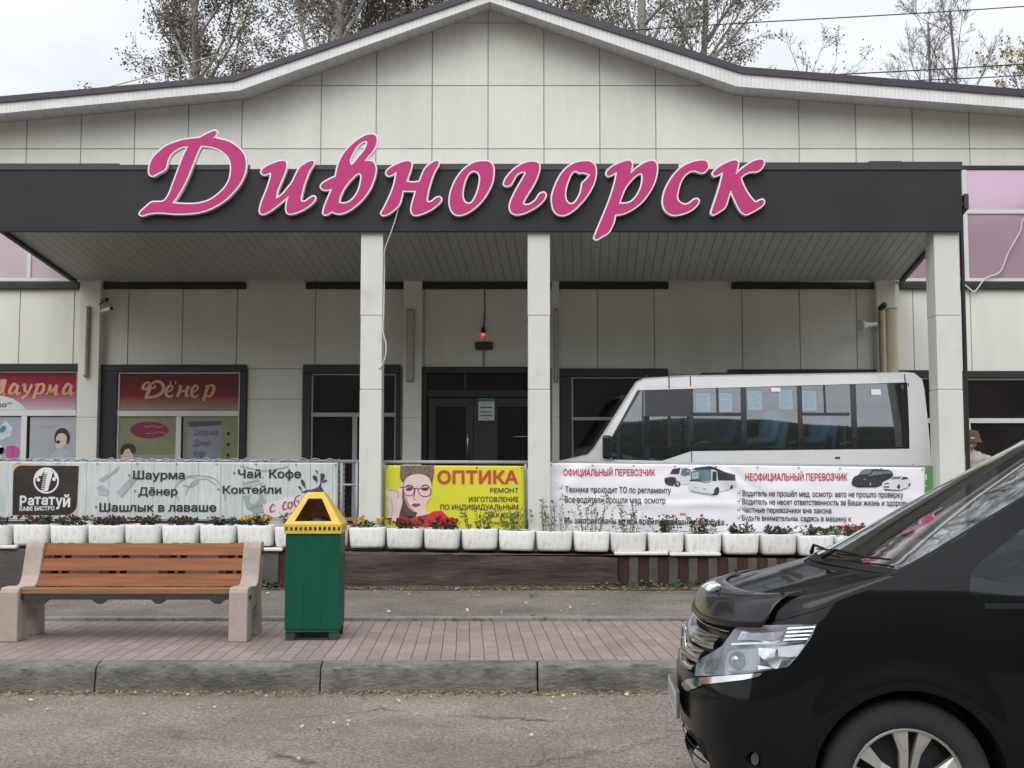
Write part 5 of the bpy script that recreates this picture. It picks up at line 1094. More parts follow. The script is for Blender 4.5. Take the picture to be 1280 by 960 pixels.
M_PW = mat('print_vehicle_white', (0.66,0.67,0.68), rough=0.45, var=0.05); M_PS = mat('print_vehicle_shade', (0.36,0.37,0.39), rough=0.45, var=0.1); M_PD = mat('print_vehicle_dark', (0.035,0.038,0.045), rough=0.45, var=0.3, scale=20); M_PT = mat('print_vehicle_teal', (0.10,0.19,0.21), rough=0.4, var=0.4, scale=9); M_PB = mat('print_vehicle_blue', (0.10,0.16,0.21), rough=0.4, var=0.3, scale=9)
A(B3, 'minibus_picture', M_PW, [BU([(250,300),(290,265),(320,205),(400,195),(470,200),(505,220),(500,350),(470,365),(410,360),(380,385),(340,370),(270,375),(245,340)])], 0.0026, f3)
A(B3, 'minibus_picture', M_PD, [BU([(300,262),(325,210),(405,198),(388,262)]), BU([(245,300),(300,290),(350,292),(365,320),(330,380),(285,372),(255,360),(243,330)]), BU([(340,345),(375,325),(402,345),(400,375),(375,388),(348,378)])], 0.0034, f3)
A(B3, 'minibus_picture', M_PB, [BU([(405,270),(420,205),(460,200),(505,215),(505,270),(440,285)])], 0.0034, f3)
A(B3, 'minibus_picture', M_PS, [BU([(360,345),(378,335),(390,350),(385,372),(368,376)])], 0.0042, f3)
A(B3, 'coach_picture', M_PW, [BU([(492,320),(500,250),(510,215),(560,195),(700,183),(740,190),(850,240),(950,268),(960,330),(955,380),(900,415),(800,435),(730,470),(700,468),(620,458),(510,435),(485,400)])], 0.0044, f3)
A(B3, 'coach_picture', M_PD, [BU([(510,215),(560,195),(700,180),(740,190),(850,240),(955,268),(950,285),(850,262),(735,215),(712,215),(560,222)]), BU([(770,228),(850,262),(950,285),(955,325),(780,325)]), BU([(725,235),(765,235),(768,330),(722,330)]), BU([(495,318),(600,325),(655,345),(715,330),(712,338),(655,352),(600,338),(492,332)]), BU([(740,420),(765,388),(790,395),(792,440),(770,468),(705,472),(738,450)]), BU([(895,410),(912,368),(928,372),(926,400)])], 0.0052, f3)
A(B3, 'coach_picture', M_PT, [BU([(505,240),(560,222),(712,215),(715,325),(655,338),(600,325),(505,318)])], 0.0052, f3)
A(B3, 'coach_picture', mat('print_vehicle_aqua', (0.34,0.45,0.46), rough=0.4, var=0.2, scale=12), [BU([(515,250),(585,240),(585,305),(518,308)])], 0.0060, f3)
A(B3, 'coach_picture', M_PS, [BU([(500,420),(620,445),(720,452),(700,466),(620,456),(508,434)]), BU([(540,388),(562,385),(560,398),(545,400)]), BU([(625,405),(660,402),(658,415),(630,418)])], 0.0052, f3)
CA = lambda pts: zc(1050, 575, 10.667, pts)
A(B3, 'van_picture', M_PD, [CA([(150,310),(160,260),(190,220),(240,200),(290,140),(330,125),(480,120),(640,130),(690,150),(705,190),(700,260),(560,330),(540,345),(480,365),(400,365),(230,365),(160,340)])], 0.0026, f3)
A(B3, 'van_picture', mat('print_glass_grey', (0.17,0.19,0.22), rough=0.4, var=0.2, scale=9), [CA([(250,195),(300,138),(430,130),(400,185)]), CA([(455,150),(680,150),(690,175),(440,205)])], 0.0034, f3)
A(B3, 'van_picture', M_PS, [CA([(390,320),(402,300),(416,320),(404,345)]), CA([(300,262),(345,245),(335,262)]), CA([(420,195),(455,145),(462,150),(430,205),(360,215)])], 0.0036, f3)
A(B3, 'saloon_picture', M_PW, [CA([(555,330),(570,295),(640,262),(700,225),(760,212),(860,212),(915,240),(940,270),(935,330),(900,365),(800,400),(600,395),(570,370)])], 0.0044, f3)
A(B3, 'saloon_picture', M_PD, [CA([(585,310),(650,305),(645,325),(590,325)]), CA([(575,350),(655,350),(650,368),(580,368)]), CA([(575,382),(700,395),(800,400),(905,365),(900,372),(800,408),(600,402)]), CA([(755,365),(772,325),(795,328),(798,370),(778,392)]), CA([(905,345),(915,305),(930,310),(928,350)]), CA([(810,265),(835,225),(890,228),(910,250),(840,262)])], 0.0052, f3)
A(B3, 'saloon_picture', mat('print_glass_grey', (0.17,0.19,0.22)), [CA([(660,260),(720,222),(820,222),(790,255)])], 0.0052, f3)
# green sign at the end of the railing
g = MB(); a = W(1154, 622, YR-0.02); b_ = W(1165, 585, YR-0.02); g.box(a.x, b_.x, YR-0.03, YR-0.02, a.z, b_.z); o = g.build('small_sign', mat('sign_green', (0.10,0.27,0.075), rough=0.45, var=0.08), bevel=0.002); tag(o, 'small green sign with a white numeral at the right end of the white banner', 'sign')
g = MB(); text_px(g, '3', 1154.4, 1158.8, 600, 592, YR-0.03, 0.002, bold=0.02); text_px(g, '-', 1155, 1158.5, 609, 603, YR-0.03, 0.002, bold=0.02); g.build('lettering', M_WHITEP, o)
# ================================================================== flower pots with plants
M_POT = mat('pot_whitewash', (0.80, 0.79, 0.76), rough=0.85, var=0.06, scale=5, bump=0.25, bscale=18, dirt=(0.46,0.44,0.40), dirt_scale=4.2, dirt_lo=0.50, dirt_hi=0.78, stretch=(2.2,2.2,0.4), coord='Generated')
_t = M_POT.node_tree; _g = _t.nodes.new('ShaderNodeObjectInfo'); _r = _t.nodes.new('ShaderNodeMapRange'); _r.inputs['To Min'].default_value = 0.86; _r.inputs['To Max'].default_value = 1.04
_m = _t.nodes.new('ShaderNodeVectorMath'); _m.operation = 'SCALE'; _b = _t.nodes['Principled BSDF']; _src = _b.inputs['Base Color'].links[0].from_socket
_t.links.new(_g.outputs['Random'], _r.inputs['Value']); _t.links.new(_src, _m.inputs[0]); _t.links.new(_r.outputs['Result'], _m.inputs['Scale']); _t.links.new(_m.outputs['Vector'], _b.inputs['Base Color'])
M_POTSOIL = mat('pot_soil', (0.05,0.04,0.03), rough=1, var=0.3, scale=30, bump=0.5)
def pot_shell(seed):
    r_ = random.Random(seed); mb = MB(); n = 90
    prof = [(0.90, 0.0), (0.955, 0.03), (0.985, 0.10), (1.0, 0.19), (1.0, 0.228), (0.985, 0.24), (0.92, 0.24), (0.90, 0.20), (0.88, 0.10)]
    vs = []; bite = r_.uniform(0, 6.28)
    for s, z in prof:
        for k in range(n):
            a = 2*pi*k/n; e = 5.0                        # rounded square plan with shallow facets
            c_, s_ = cos(a), sin(a); q = (abs(c_)**e + abs(s_)**e)**(-1/e)
            rib = 1 - 0.022*abs(sin(a*9 + 0.4))**0.6
            chip = -0.010*max(0, mnoise.noise((a*3, seed, 1))-0.2) if z > 0.2 else 0
            vs.append((0.203*s*q*c_*rib, 0.19*s*q*s_*rib, z + chip + 0.003*mnoise.noise((a*2, z*4, seed))))
    m_ = len(prof); fs = [(i*n+k, i*n+(k+1) % n, (i+1)*n+(k+1) % n, (i+1)*n+k) for i in range(m_-1) for k in range(n)]
    fs += [tuple(range(n))[::-1]]
    mb.add(vs, fs); return mb
POTV = []
for s in range(4):
    mb = pot_shell(s); o = mb.build('shell', M_POT, None, smooth=True); POTV.append(o.data); bpy.data.objects.remove(o)
mb = MB(); mb.lathe([(0.02,0.205),(0.165,0.205),(0.165,0.20),(0.02,0.2)], 20); o = mb.build('soil', M_POTSOIL); SOIL = o.data; bpy.data.objects.remove(o)
M_LEAF = {k: mat('leaf_'+k, c, rough=0.6, var=0.4, scale=30) for k, c in (('dark', (0.035,0.05,0.022)), ('mid', (0.065,0.09,0.03)), ('pale', (0.16,0.19,0.075)), ('rust', (0.13,0.055,0.035)))}
M_STEM = mat('plant_stem', (0.07,0.075,0.035), rough=0.7)
M_FLOW = {k: mat('petal_'+k, c, rough=0.55, var=0.25, scale=40) for k, c in (('red', (0.48,0.02,0.025)), ('burgundy', (0.19,0.028,0.03)), ('yellow', (0.72,0.40,0.03)), ('orange', (0.62,0.20,0.02)), ('pink', (0.40,0.10,0.14)), ('cream', (0.45,0.40,0.18)))}
def leaf_quads(mb, c, d, l, w, r_):
    d = d.normalized(); u = d.cross(Vector((r_.uniform(-1,1), r_.uniform(-1,1), r_.uniform(-1,1))))
    if u.length < 1e-3: u = d.orthogonal()
    u.normalize(); n = d.cross(u)*l*0.12
    mb.add([c, c+d*l*0.45+u*w, c+d*l, c+d*l*0.45-u*w, c+d*l*0.5+n], [(0,1,4), (1,2,4), (2,3,4), (3,0,4)])
def plant(seed, h, spread, nst, leaf, lsize, flowers, nfl, fsize, wispy=False):
    """returns meshes (stems, leaves, flowers)"""
    r_ = random.Random(seed); st = MB(); lf = MB(); fl = MB()
    for i in range(nst):
        a = r_.uniform(0, 2*pi); q = sqrt(r_.random())
        b_ = Vector((0.13*q*cos(a), 0.11*q*sin(a), 0.20)); hh = h*r_.uniform(0.5, 1.05)
        tip = Vector((spread*q*cos(a)*r_.uniform(0.7,1.3), spread*0.8*q*sin(a), 0.20 + hh)); mid = b_.lerp(tip, 0.5) + Vector((r_.uniform(-.02,.02), r_.uniform(-.02,.02), 0.02))
        pts = [b_, mid, tip]; st.tube(pts, [0.004, 0.003, 0.0015], 4, False)
        nl = int((6 if wispy else 9) + hh*22)
        for k in range(nl):
            t = r_.uniform(0.12, 1.0); p = b_.lerp(mid, t*2) if t < .5 else mid.lerp(tip, t*2-1)
            d = Vector((r_.gauss(0,1), r_.gauss(0,1), r_.uniform(-0.2,0.9)))
            leaf_quads(lf, p + d.normalized()*0.008, d, lsize*r_.uniform(0.6,1.3), lsize*r_.uniform(0.16,0.34), r_)
    for i in range(nfl):
        a = r_.uniform(0, 2*pi); q = sqrt(r_.random())
        c = Vector((spread*1.0*q*cos(a), spread*0.8*q*sin(a) - 0.03, 0.20 + h*r_.uniform(0.65, 1.08)))
        f = fsize*r_.uniform(0.7, 1.15); k0 = r_.uniform(0, 1)
        for k in range(7):
            t = 2*pi*(k+k0)/7; d = Vector((cos(t), -0.35 + 0.3*sin(t*2), sin(t))); leaf_quads(fl, c, d, f, f*0.38, r_)
        for k in range(5):
            t = 2*pi*(k)/5; d = Vector((0.6*cos(t), -0.8, 0.6*sin(t))); leaf_quads(fl, c, d, f*0.7, f*0.3, r_)
    return st, lf, fl
# what grows in each pot, from the left edge of the photo
PL = {}
for k in range(-1, 25):
    if k <= 4: PL[k] = ('burgundy', 'dark')
    elif k == 5: PL[k] = ('darkpink', 'dark')
    elif k in (6,): PL[k] = ('yellow', 'dark')
    elif k in (7, 8): PL[k] = ('orange', 'rust')
    elif k == 9: PL[k] = ('yellow', 'mid')
    elif k in (10, 11): PL[k] = ('red', 'dark')
    elif k in (12, 13): PL[k] = ('cream', 'pale')
    elif k in (14, 15, 16): PL[k] = ('tall', 'mid')
    elif k in (17, 18): PL[k] = ('pink', 'dark')
    elif k in (19, 20): PL[k] = ('burgundy', 'dark')
    elif k == 21: PL[k] = ('burgundy', 'mid')
    elif k == 22: PL[k] = ('red', 'mid')
    else: PL[k] = ('burgundy', 'rust')
ORD = ['', 'second ', 'third ', 'fourth ', 'fifth ', 'sixth ', 'seventh ', 'eighth ']
WH = {-1: 'at the row end under the tan logo edge', 0: 'under the left half of the dark logo', 1: 'under the right half of the dark logo', 2: 'just right of the dark cafe logo', 3: 'under the start of the lowest cafe menu line',
 4: 'under the end of the lowest cafe menu line', 5: 'second one left of the litter bin', 6: 'first one left of the litter bin', 7: 'directly behind the yellow bin lid', 8: 'peeping out just right of the bin lid',
 9: 'before the column left of the yellow banner', 10: 'under the sleeve of the printed woman', 11: 'under the red dress front on the yellow banner', 12: 'under the middle of the yellow banner', 13: 'under the right end of the yellow banner',
 14: 'before the column right of the yellow banner', 15: 'first one under the white banner', 16: 'second one under the white banner', 17: 'under the printed white minibus', 18: 'under the printed coach', 19: 'just right of the printed coach',
 20: 'under the start of the right hand carrier text', 21: 'third one from the black van', 22: 'second one from the black van', 23: 'first one beside the black van', 24: 'mostly hidden behind the black van'}
def where(k): return WH[k]
FLW = {'burgundy': 'small burgundy flowers', 'darkpink': 'few dusky flowers', 'yellow': 'yellow marigolds', 'orange': 'rust orange flowers', 'red': 'bright red flowers', 'cream': 'pale green sprigs', 'tall': 'tall wispy green stalks', 'pink': 'pink specked flowers'}
rp = random.Random(9)
for k in range(-1, 25):
    pxc = 44 + 46.3*k; pyb = 682.5 + 12.2*max(0, (pxc-300))/740*1.0 + (0.0 if pxc > 300 else -0.5)
    if k in (22, 23, 24): pyb += 2.2*(k-21)*0.5
    Yp = YW + 0.16; p = W(pxc, pyb, Yp-0.17); 
    x, z = p.x*(Yp/(Yp-0.17)), p.z
    z = max(z, wall_top(x) - 0.012)
    t = thing('flower_pot', f'whitewashed flower pot {where(k)}', 'flower pot', (x, Yp, z), rp.uniform(-0.03, 0.03), 'white flower pots on the wall')
    o = name_obj('shell', POTV[(k*7) % 4]); o.parent = t; o.scale = (1, 1, rp.uniform(0.90, 0.94))
    o = name_obj('soil', SOIL); o.parent = t
    t.rotation_euler = (rp.uniform(-0.02, 0.02), rp.uniform(-0.022, 0.022), rp.uniform(-0.06, 0.06))
    kind, leaf = PL[k]; seed = 100+k
    if kind == 'tall': args = (seed, 0.42 + 0.06*(k % 2), 0.20, 12, 'mid', 0.035, 'cream', 12, 0.014, True)
    elif kind == 'cream': args = (seed, 0.27, 0.24, 15, 'pale', 0.04, 'cream', 10, 0.014, True)
    elif kind == 'pink': args = (seed, 0.22, 0.21, 17, 'dark', 0.045, 'pink', 8, 0.022)
    elif kind == 'yellow': args = (seed, 0.14, 0.19, 15, leaf, 0.05, 'yellow', 13, 0.032)
    elif kind == 'orange': args = (seed, 0.16, 0.19, 15, leaf, 0.05, 'orange', 6, 0.026)
    elif kind == 'red': args = (seed, 0.15, 0.19, 16, leaf, 0.05, 'red', 13, 0.028)
    elif kind == 'darkpink': args = (seed, 0.12, 0.19, 15, leaf, 0.05, 'pink', 4, 0.022)
    else: args = (seed, 0.12, 0.19, 15, leaf, 0.048, 'burgundy', 15 if k < 6 else 7, 0.024)
    st, lf, fl = plant(*args)
    q = thing('potted_plant', f'{FLW[kind]} in the white pot {where(k)}', 'plant', (x, Yp, z-0.015), group='flowers in the white pots')
    st.build('stem', M_STEM, q, local=True); lf.build('foliage', M_LEAF[args[4]], q, local=True); fl.build('flower', M_FLOW[args[6]], q, local=True)

# ================================================================== the bench
M_CAST = mat('bench_concrete', (0.37, 0.305, 0.27), rough=0.85, var=0.09, scale=5, bump=0.3, bscale=35, dirt=(0.26,0.215,0.195), dirt_scale=4, dirt_lo=0.5, dirt_hi=0.75)
def wood(name, col, ax='X'):
    m, t, b, l = node_mat(name); nd = t.nodes.new
    c = nd('ShaderNodeTexCoord'); mpg = nd('ShaderNodeMapping'); mpg.inputs['Scale'].default_value = (1.0, 16, 16); l(c.outputs['Object'], mpg.inputs['Vector'])
    n = nd('ShaderNodeTexNoise'); n.inputs['Scale'].default_value = 1.6; n.inputs['Detail'].default_value = 8; n.inputs['Roughness'].default_value = 0.62; n.inputs['Distortion'].default_value = 0.6; l(mpg.outputs['Vector'], n.inputs['Vector'])
    r = nd('ShaderNodeValToRGB'); r.color_ramp.elements[0].position = 0.3; r.color_ramp.elements[0].color = (*[x*0.62 for x in col], 1); r.color_ramp.elements[1].position = 0.7; r.color_ramp.elements[1].color = (*[x*1.22 for x in col], 1); l(n.outputs['Fac'], r.inputs['Fac'])
    l(r.outputs['Color'], b.inputs['Base Color']); b.inputs['Roughness'].default_value = 0.6; b.inputs['Specular IOR Level'].default_value = 0.2
    bp = nd('ShaderNodeBump'); bp.inputs['Strength'].default_value = 0.2; bp.inputs['Distance'].default_value = 0.004; l(n.outputs['Fac'], bp.inputs['Height']); l(bp.outputs['Normal'], b.inputs['Normal'])
    return m
M_SLAT = wood('bench_wood', (0.235, 0.085, 0.032)); M_SLATS = wood('seat_wood', (0.27, 0.125, 0.055))
M_IRON = mat('bench_iron', (0.03,0.028,0.027), rough=0.6, var=0.3, scale=10)
gL, gR = G(-4, 803.5, ZP), G(308.5, 803, ZP); YBn = gR.y
BE = thing('park_bench', 'wooden slat bench with pinkish concrete ends on the brick pavement', 'bench', ((gL.x+gR.x)/2, YBn+0.25, ZP))
zs = WZ(735, YBn) + 0.0; Wd = G(308.5,803,ZP).x - G(285,803,ZP).x
zb = WZ(676.5, YBn+0.5)
prof = [(0.0, ZP), (0.0, zs-0.035), (0.012, zs-0.008), (0.035, zs+0.002), (0.14, zs+0.002), (0.30, zs-0.012), (0.355, zs+0.006), (0.395, zs+0.06), (0.455, zb-0.05), (0.478, zb-0.012), (0.505, zb), (0.555, zb-0.004), (0.578, zb-0.03), (0.575, zb-0.10), (0.52, zs+0.02), (0.515, zs-0.09), (0.545, ZP),
        (0.385, ZP), (0.375, ZP+0.13), (0.345, ZP+0.215), (0.29, ZP+0.25), (0.22, ZP+0.235), (0.175, ZP+0.18), (0.165, ZP)]
for x0 in (gL.x, gR.x - Wd):
    mb = MB(); V, Fs = tessellate([(YBn+y, z) for y, z in prof]); n = len(V); 
    mb.add([(x0, y, z) for y, z in V] + [(x0+Wd, y, z) for y, z in V], [f for f in Fs] + [tuple(i+n for i in f[::-1]) for f in Fs])
    P = [(YBn+y, z) for y, z in prof]; m_ = len(P); mb.add([(x0, y, z) for y, z in P] + [(x0+Wd, y, z) for y, z in P], [(i, (i+1) % m_, m_+(i+1) % m_, m_+i) for i in range(m_)])
    o = mb.build('end_support', M_CAST, BE)
    bm = bmesh.new(); bm.from_mesh(o.data); bmesh.ops.remove_doubles(bm, verts=bm.verts, dist=1e-4); bmesh.ops.recalc_face_normals(bm, faces=bm.faces); bm.to_mesh(o.data); bm.free()
    bv = o.modifiers.new('bevel', 'BEVEL'); bv.width = 0.016; bv.segments = 3; bv.limit_method = 'ANGLE'; bv.angle_limit = radians(50)
    h = MB(); 
    for yy, zz in ((YBn+0.06, zs-0.075), (YBn+0.50, zb-0.09)): h.cyl((x0+Wd-0.004, yy, zz), (x0+Wd+0.014, yy, zz), 0.020, 6)
    h.build('bolt', M_IRON, BE)
xa, xb = gL.x + Wd - 0.002, gR.x - Wd + 0.002
for k in range(4):               # seat boards
    y = YBn + 0.045 + 0.088*k; mb = MB(); mb.box(xa, xb, y, y+0.072, zs-0.052-0.006*k, zs-0.010-0.006*k); mb.build('seat_slat', M_SLATS, BE, bevel=0.006)
for a, b_ in ((680, 694.5), (698.3, 713), (716.8, 731.5)):   # back boards
    yy = YBn + 0.40; z1, z0 = WZ(a, yy+0.04), WZ(b_, yy+0.04); tl = 0.06*(z0 - zs)/0.3 
    mb = MB(); A_ = YBn + 0.352 + 0.175*(z0-zs)/0.33; B_ = YBn + 0.352 + 0.175*(z1-zs)/0.33
    mb.prism([(A_, z0), (A_+0.034, z0), (B_+0.034, z1), (B_, z1)], 'x', xa, xb); mb.build('back_slat', M_SLAT, BE, bevel=0.005)
mb = MB(); mb.box(xa, xb, YBn+0.055, YBn+0.075, zs-0.095, zs-0.056)
for q in (0.10, 0.38, 0.66, 0.94):
    x = xa + (xb-xa)*q; mb.prism([(x-0.07, zs-0.095), (x+0.06, zs-0.095), (x+0.015, zs-0.128), (x-0.025, zs-0.128)], 'y', YBn+0.056, YBn+0.074)
mb.build('seat_frame', M_IRON, BE)
mb = MB()
for q in (0.045, 0.335, 0.625, 0.915):
    for dx in (0.0, 0.085):
        x = xa + (xb-xa)*q + dx; A_ = YBn+0.352+0.036; mb.prism([(A_, zs-0.05), (A_+0.03, zs-0.05), (A_+0.03+0.175*0.95, zs+0.31), (A_+0.175*0.95, zs+0.31)], 'x', x, x+0.05)
mb.build('back_bracket', M_IRON, BE)

# ================================================================== the litter bin
M_GREEN = mat('bin_green', (0.003, 0.075, 0.043), rough=0.5, spec=0.2, var=0.10, scale=3, dirt=(0.0025,0.055,0.032), dirt_scale=2.2, bump=0.05, bscale=8, stretch=(2,2,0.4), rvar=0.1)
M_GREEND = mat('bin_green_dark', (0.012, 0.045, 0.03), rough=0.6, var=0.25, scale=6)
M_YEL = mat('bin_yellow', (0.62, 0.42, 0.07), rough=0.55, var=0.12, scale=6, dirt=(0.30,0.20,0.06), dirt_scale=7, dirt_lo=0.55, dirt_hi=0.75, spec=0.3)
M_RUST = mat('bin_inside', (0.46,0.28,0.09), rough=0.9, var=0.4, scale=6)
g = G(388, 801, ZP); Yb = g.y; xb0_, xb1_ = WX(354.6, Yb, 760), WX(422.3, Yb, 760); hw = (xb1_-xb0_)/2; cx = (xb0_+xb1_)/2; cy = Yb + hw
zA, zB, zL0, zL1, zT = ZP, WZ(787, Yb), WZ(667, Yb), WZ(655.5, Yb), WZ(615, Yb+hw-0.06)
BN = thing('litter_bin', 'green square litter bin with a yellow pyramid lid on short legs', 'litter bin', (cx, cy, ZP), radians(2.5))
mb = MB(); mb.box(-hw, hw, -hw, hw, zB-zA, zL0-zA-0.002)
for s in (-0.33, 0.33): mb.box(s*hw*2*0.5-0.004, s*hw*2*0.5+0.004, -hw-0.002, hw+0.002, zB-zA+0.002, zL0-zA-0.004)
mb.build('body', M_GREEN, BN, bevel=0.012, local=True, seg=3)
mb = MB(); mb.box(-hw*0.97, hw*0.97, -hw*0.97, hw*0.97, zB-zA-0.022, zB-zA-0.001); mb.build('base_frame', M_GREEND, BN, local=True, bevel=0.003)
for sx in (-1, 1):
    for sy in (-1, 1):
        mb = MB(); x = sx*hw*0.80; y = sy*hw*0.80; mb.prism([(x-0.036*sx*-1 if False else x-0.032, 0), (x+0.032, 0), (x+0.040, zB-zA-0.023), (x-0.040, zB-zA-0.023)], 'y', y-0.03, y+0.03); mb.build('leg', M_GREEND, BN, local=True, bevel=0.003)
mb = MB(); mb.box(-hw*0.8, hw*0.8, -hw*0.8-0.006, -hw*0.8+0.006, 0.004, 0.016); mb.box(-hw*0.8, hw*0.8, hw*0.8-0.006, hw*0.8+0.006, 0.004, 0.016); mb.build('foot_bar', M_GREEND, BN, local=True)
# lid: a collar with a row of slots, four sloping faces each with an opening
z0, z1, z2 = zL0-zA, zL1-zA, zT-zA; R0 = hw*1.05; R1 = hw*1.06; R2 = hw*0.30; th_ = 0.012
mb = MB()
def face4(poly, holes, rot):     # poly in (s, t) on a sloping or upright face
    V, Fs = tessellate(poly, holes); c_, s_ = cos(rot), sin(rot)
    def P(s, t, d):
        if t <= 1: z = z0 + (z1-z0)*t; r = R0 + (R1-R0)*t; ny, nz_ = -1, 0
        else: z = z1 + (z2-z1)*(t-1); r = R1 + (R2-R1)*(t-1); ny, nz_ = -0.85, 0.5
        x, y = s*r, -r; y += -ny*-1*0 ; 
        x2, y2, z2_ = x, y - d*ny, z - d*nz_
        return (x2*c_ - y2*s_, x2*s_ + y2*c_, z2_)
    n = len(V)
    mb.add([P(s, t, 0) for s, t in V] + [P(s, t, th_) for s, t in V], [f for f in Fs] + [tuple(i+n for i in f[::-1]) for f in Fs])
    for l in holes:
        m_ = len(l); mb.add([P(s, t, 0) for s, t in l] + [P(s, t, th_) for s, t in l], [(i, (i+1) % m_, m_+(i+1) % m_, m_+i) for i in range(m_)])
slots = []
for k in range(12):
    s = -0.915 + 1.83*(k+0.0)/11; slots.append([(s-0.042, 0.32), (s+0.042, 0.32), (s+0.042, 0.72), (s-0.042, 0.72)])
for k in range(4):
    face4([(-1,0),(1,0),(1,1),(-1,1)], slots, k*pi/2)
    face4([(-1,1),(1,1),(1,2),(-1,2)], [[(-0.70,1.10),(0.70,1.10),(0.56,1.80),(-0.56,1.80)]] if k == 0 else [], k*pi/2)
mb.add([(R2,R2,z2),(-R2,R2,z2),(-R2,-R2,z2),(R2,-R2,z2)], [(0,1,2,3)])
mb.build('lid', M_YEL, BN, local=True)
mb = MB(); mb.lathe([(0.055,z2),(0.055,z2+0.012),(0.04,z2+0.018)], 16); mb.build('lid_knob', M_IRON, BN, local=True)
mb = MB(); q = hw*0.93; w_ = 0.006
for k in range(1, 4):            # inside of the lid
    c_, s_ = cos(k*pi/2), sin(k*pi/2); ra, rb = R1-0.03, R2-0.012; pts = [(-ra,-ra,z1),(ra,-ra,z1),(rb,-rb,z2-0.02),(-rb,-rb,z2-0.02)]
    mb.add([(x*c_-y*s_, x*s_+y*c_, z) for x, y, z in pts], [(0,1,2,3)])
for k in range(4):
    a = k*pi/2; c_, s_ = cos(a), sin(a); pts = [(-q,-q+0.02,z0),(q,-q+0.02,z0),(q,-q+0.02,z0+0.03),(-q,-q+0.02,z0+0.03)]
    mb.add([(x*c_-y*s_, x*s_+y*c_, z) for x, y, z in pts], [(0,1,2,3)])
mb.quad((-q,-q,z0+0.004),(q,-q,z0+0.004),(q,q,z0+0.004),(-q,q,z0+0.004)); mb.build('liner', M_RUST, BN, local=True)
mb = MB(); mb.ball((0.02,-0.02,z0+0.06), 0.10, 0.09, 0.075, 14, 9); o = mb.build('rubbish_bag', mat('rubbish_black', (0.015,0.014,0.012), rough=0.4, var=0.3, scale=12, bump=0.8, bscale=12), None, smooth=True); o.location = (cx, cy, ZP); tag(o, 'dark crumpled rubbish bag inside the opening of the yellow bin lid', 'rubbish bag')

# ================================================================== the bus behind the banner
M_BUSW = mat('bus_white', (0.66,0.66,0.66), rough=0.35, var=0.03, scale=1.5, coat=0.3, dirt=(0.50,0.49,0.47), dirt_scale=1.2, dirt_lo=0.55, dirt_hi=0.85)
M_BUSB = mat('bus_black', (0.012,0.013,0.016), rough=0.25, var=0.2, spec=0.5)
M_BGLASS = glass_mat('bus_glass', (0.38,0.53,0.63), 0.12)
M_BIN = mat('bus_interior', (0.075,0.085,0.10), rough=0.8, var=0.2)
M_SEAT = mat('bus_seat', (0.022,0.028,0.04), rough=0.9, var=0.3, scale=12)
YS = YW + 0.95; BW = 1.75; YS2 = YS + BW
bx_ = lambda px, py=520: WX(px, YS, py); bz_ = lambda py: WZ(py, YS)
BUS = thing('minibus', 'white minibus with a long dark window band parked under the canopy', 'bus', (bx_(930), YS, ZT))
floor = ZT
sil = [(744,562),(797,478),(806,473.5),(862,470.2),(1136,466),(1148,467),(1156,474),(1158,486),(1164,581),(1168,640)]
silP = [(bx_(x, y), bz_(y)) for x, y in sil] + [(bx_(1168), floor+0.32), (bx_(640), floor+0.32), (bx_(628), floor+0.62), (bx_(650), bz_(590)), (bx_(735), bz_(571))]
side = [(797,487),(1137,477.2),(1137,561),(864,564),(828,576),(766,574.5),(757,560)]
sideP = [(bx_(x, y), bz_(y)) for x, y in side]
ins = lambda x, z: 0.0 if z < bz_(560) else 0.13*((z-bz_(560))/(bz_(468)-bz_(560)))**1.4
def side_panel(mb, outl, holes, off, far=False, step=0.12):
    V, Fs = tessellate(outl, holes, step)
    mb.add([(x, (YS2 - ins(x, z) - off) if far else (YS + ins(x, z) + off), z) for x, z in V], [f if not far else f[::-1] for f in Fs])
# skin: two sides joined by a strip round the outline
body = MB(); side_panel(body, silP, [sideP], 0); side_panel(body, silP, [sideP], 0, True)
P = resample(silP, 0.10); n = len(P); rows = []
for j, (q, e) in enumerate(((0.0, 0.0), (0.02, 0.012), (0.07, 0.03), (0.5, 0.045), (0.93, 0.03), (0.98, 0.012), (1.0, 0.0))):
    row = []
    for i, (x, z) in enumerate(P):
        a = Vector(P[i-1]); c_ = Vector(P[(i+1) % n]); d = (c_-a).normalized(); nrm = Vector((d.y, -d.x))
        if z < floor + 0.4: e_ = 0
        else: e_ = e
        y0, y1 = YS + ins(x, z), YS2 - ins(x, z)
        ctr = Vector((bx_(930), bz_(540))); s = 1 if nrm.dot(Vector((x, z))-ctr) > 0 else -1
        row.append((x + nrm.x*s*e_, y0 + (y1-y0)*q, z + nrm.y*s*e_))
    rows.append(row)
ws = [(762,541),(799,480),(795,484)]
body.add([p for r in rows for p in r], [(j*n+i, j*n+(i+1) % n, (j+1)*n+(i+1) % n, (j+1)*n+i) for j in range(len(rows)-1) for i in range(n)
      if not (j in (2, 3) and P[i][0] < bx_(800) and P[i][1] > bz_(562) and P[(i+1) % n][1] < bz_(477)+0.02)])
o = body.build('body', M_BUSW, BUS, smooth=False); auto_smooth(o, 38)
g = MB(); a0, a1 = W(748,558,YS), W(797,482,YS)
g.quad((a0.x, YS+0.14, a0.z), (a1.x, YS+0.22, a1.z), (a1.x, YS2-0.22, a1.z), (a0.x, YS2-0.14, a0.z)); g.build('windscreen', M_BGLASS, BUS)
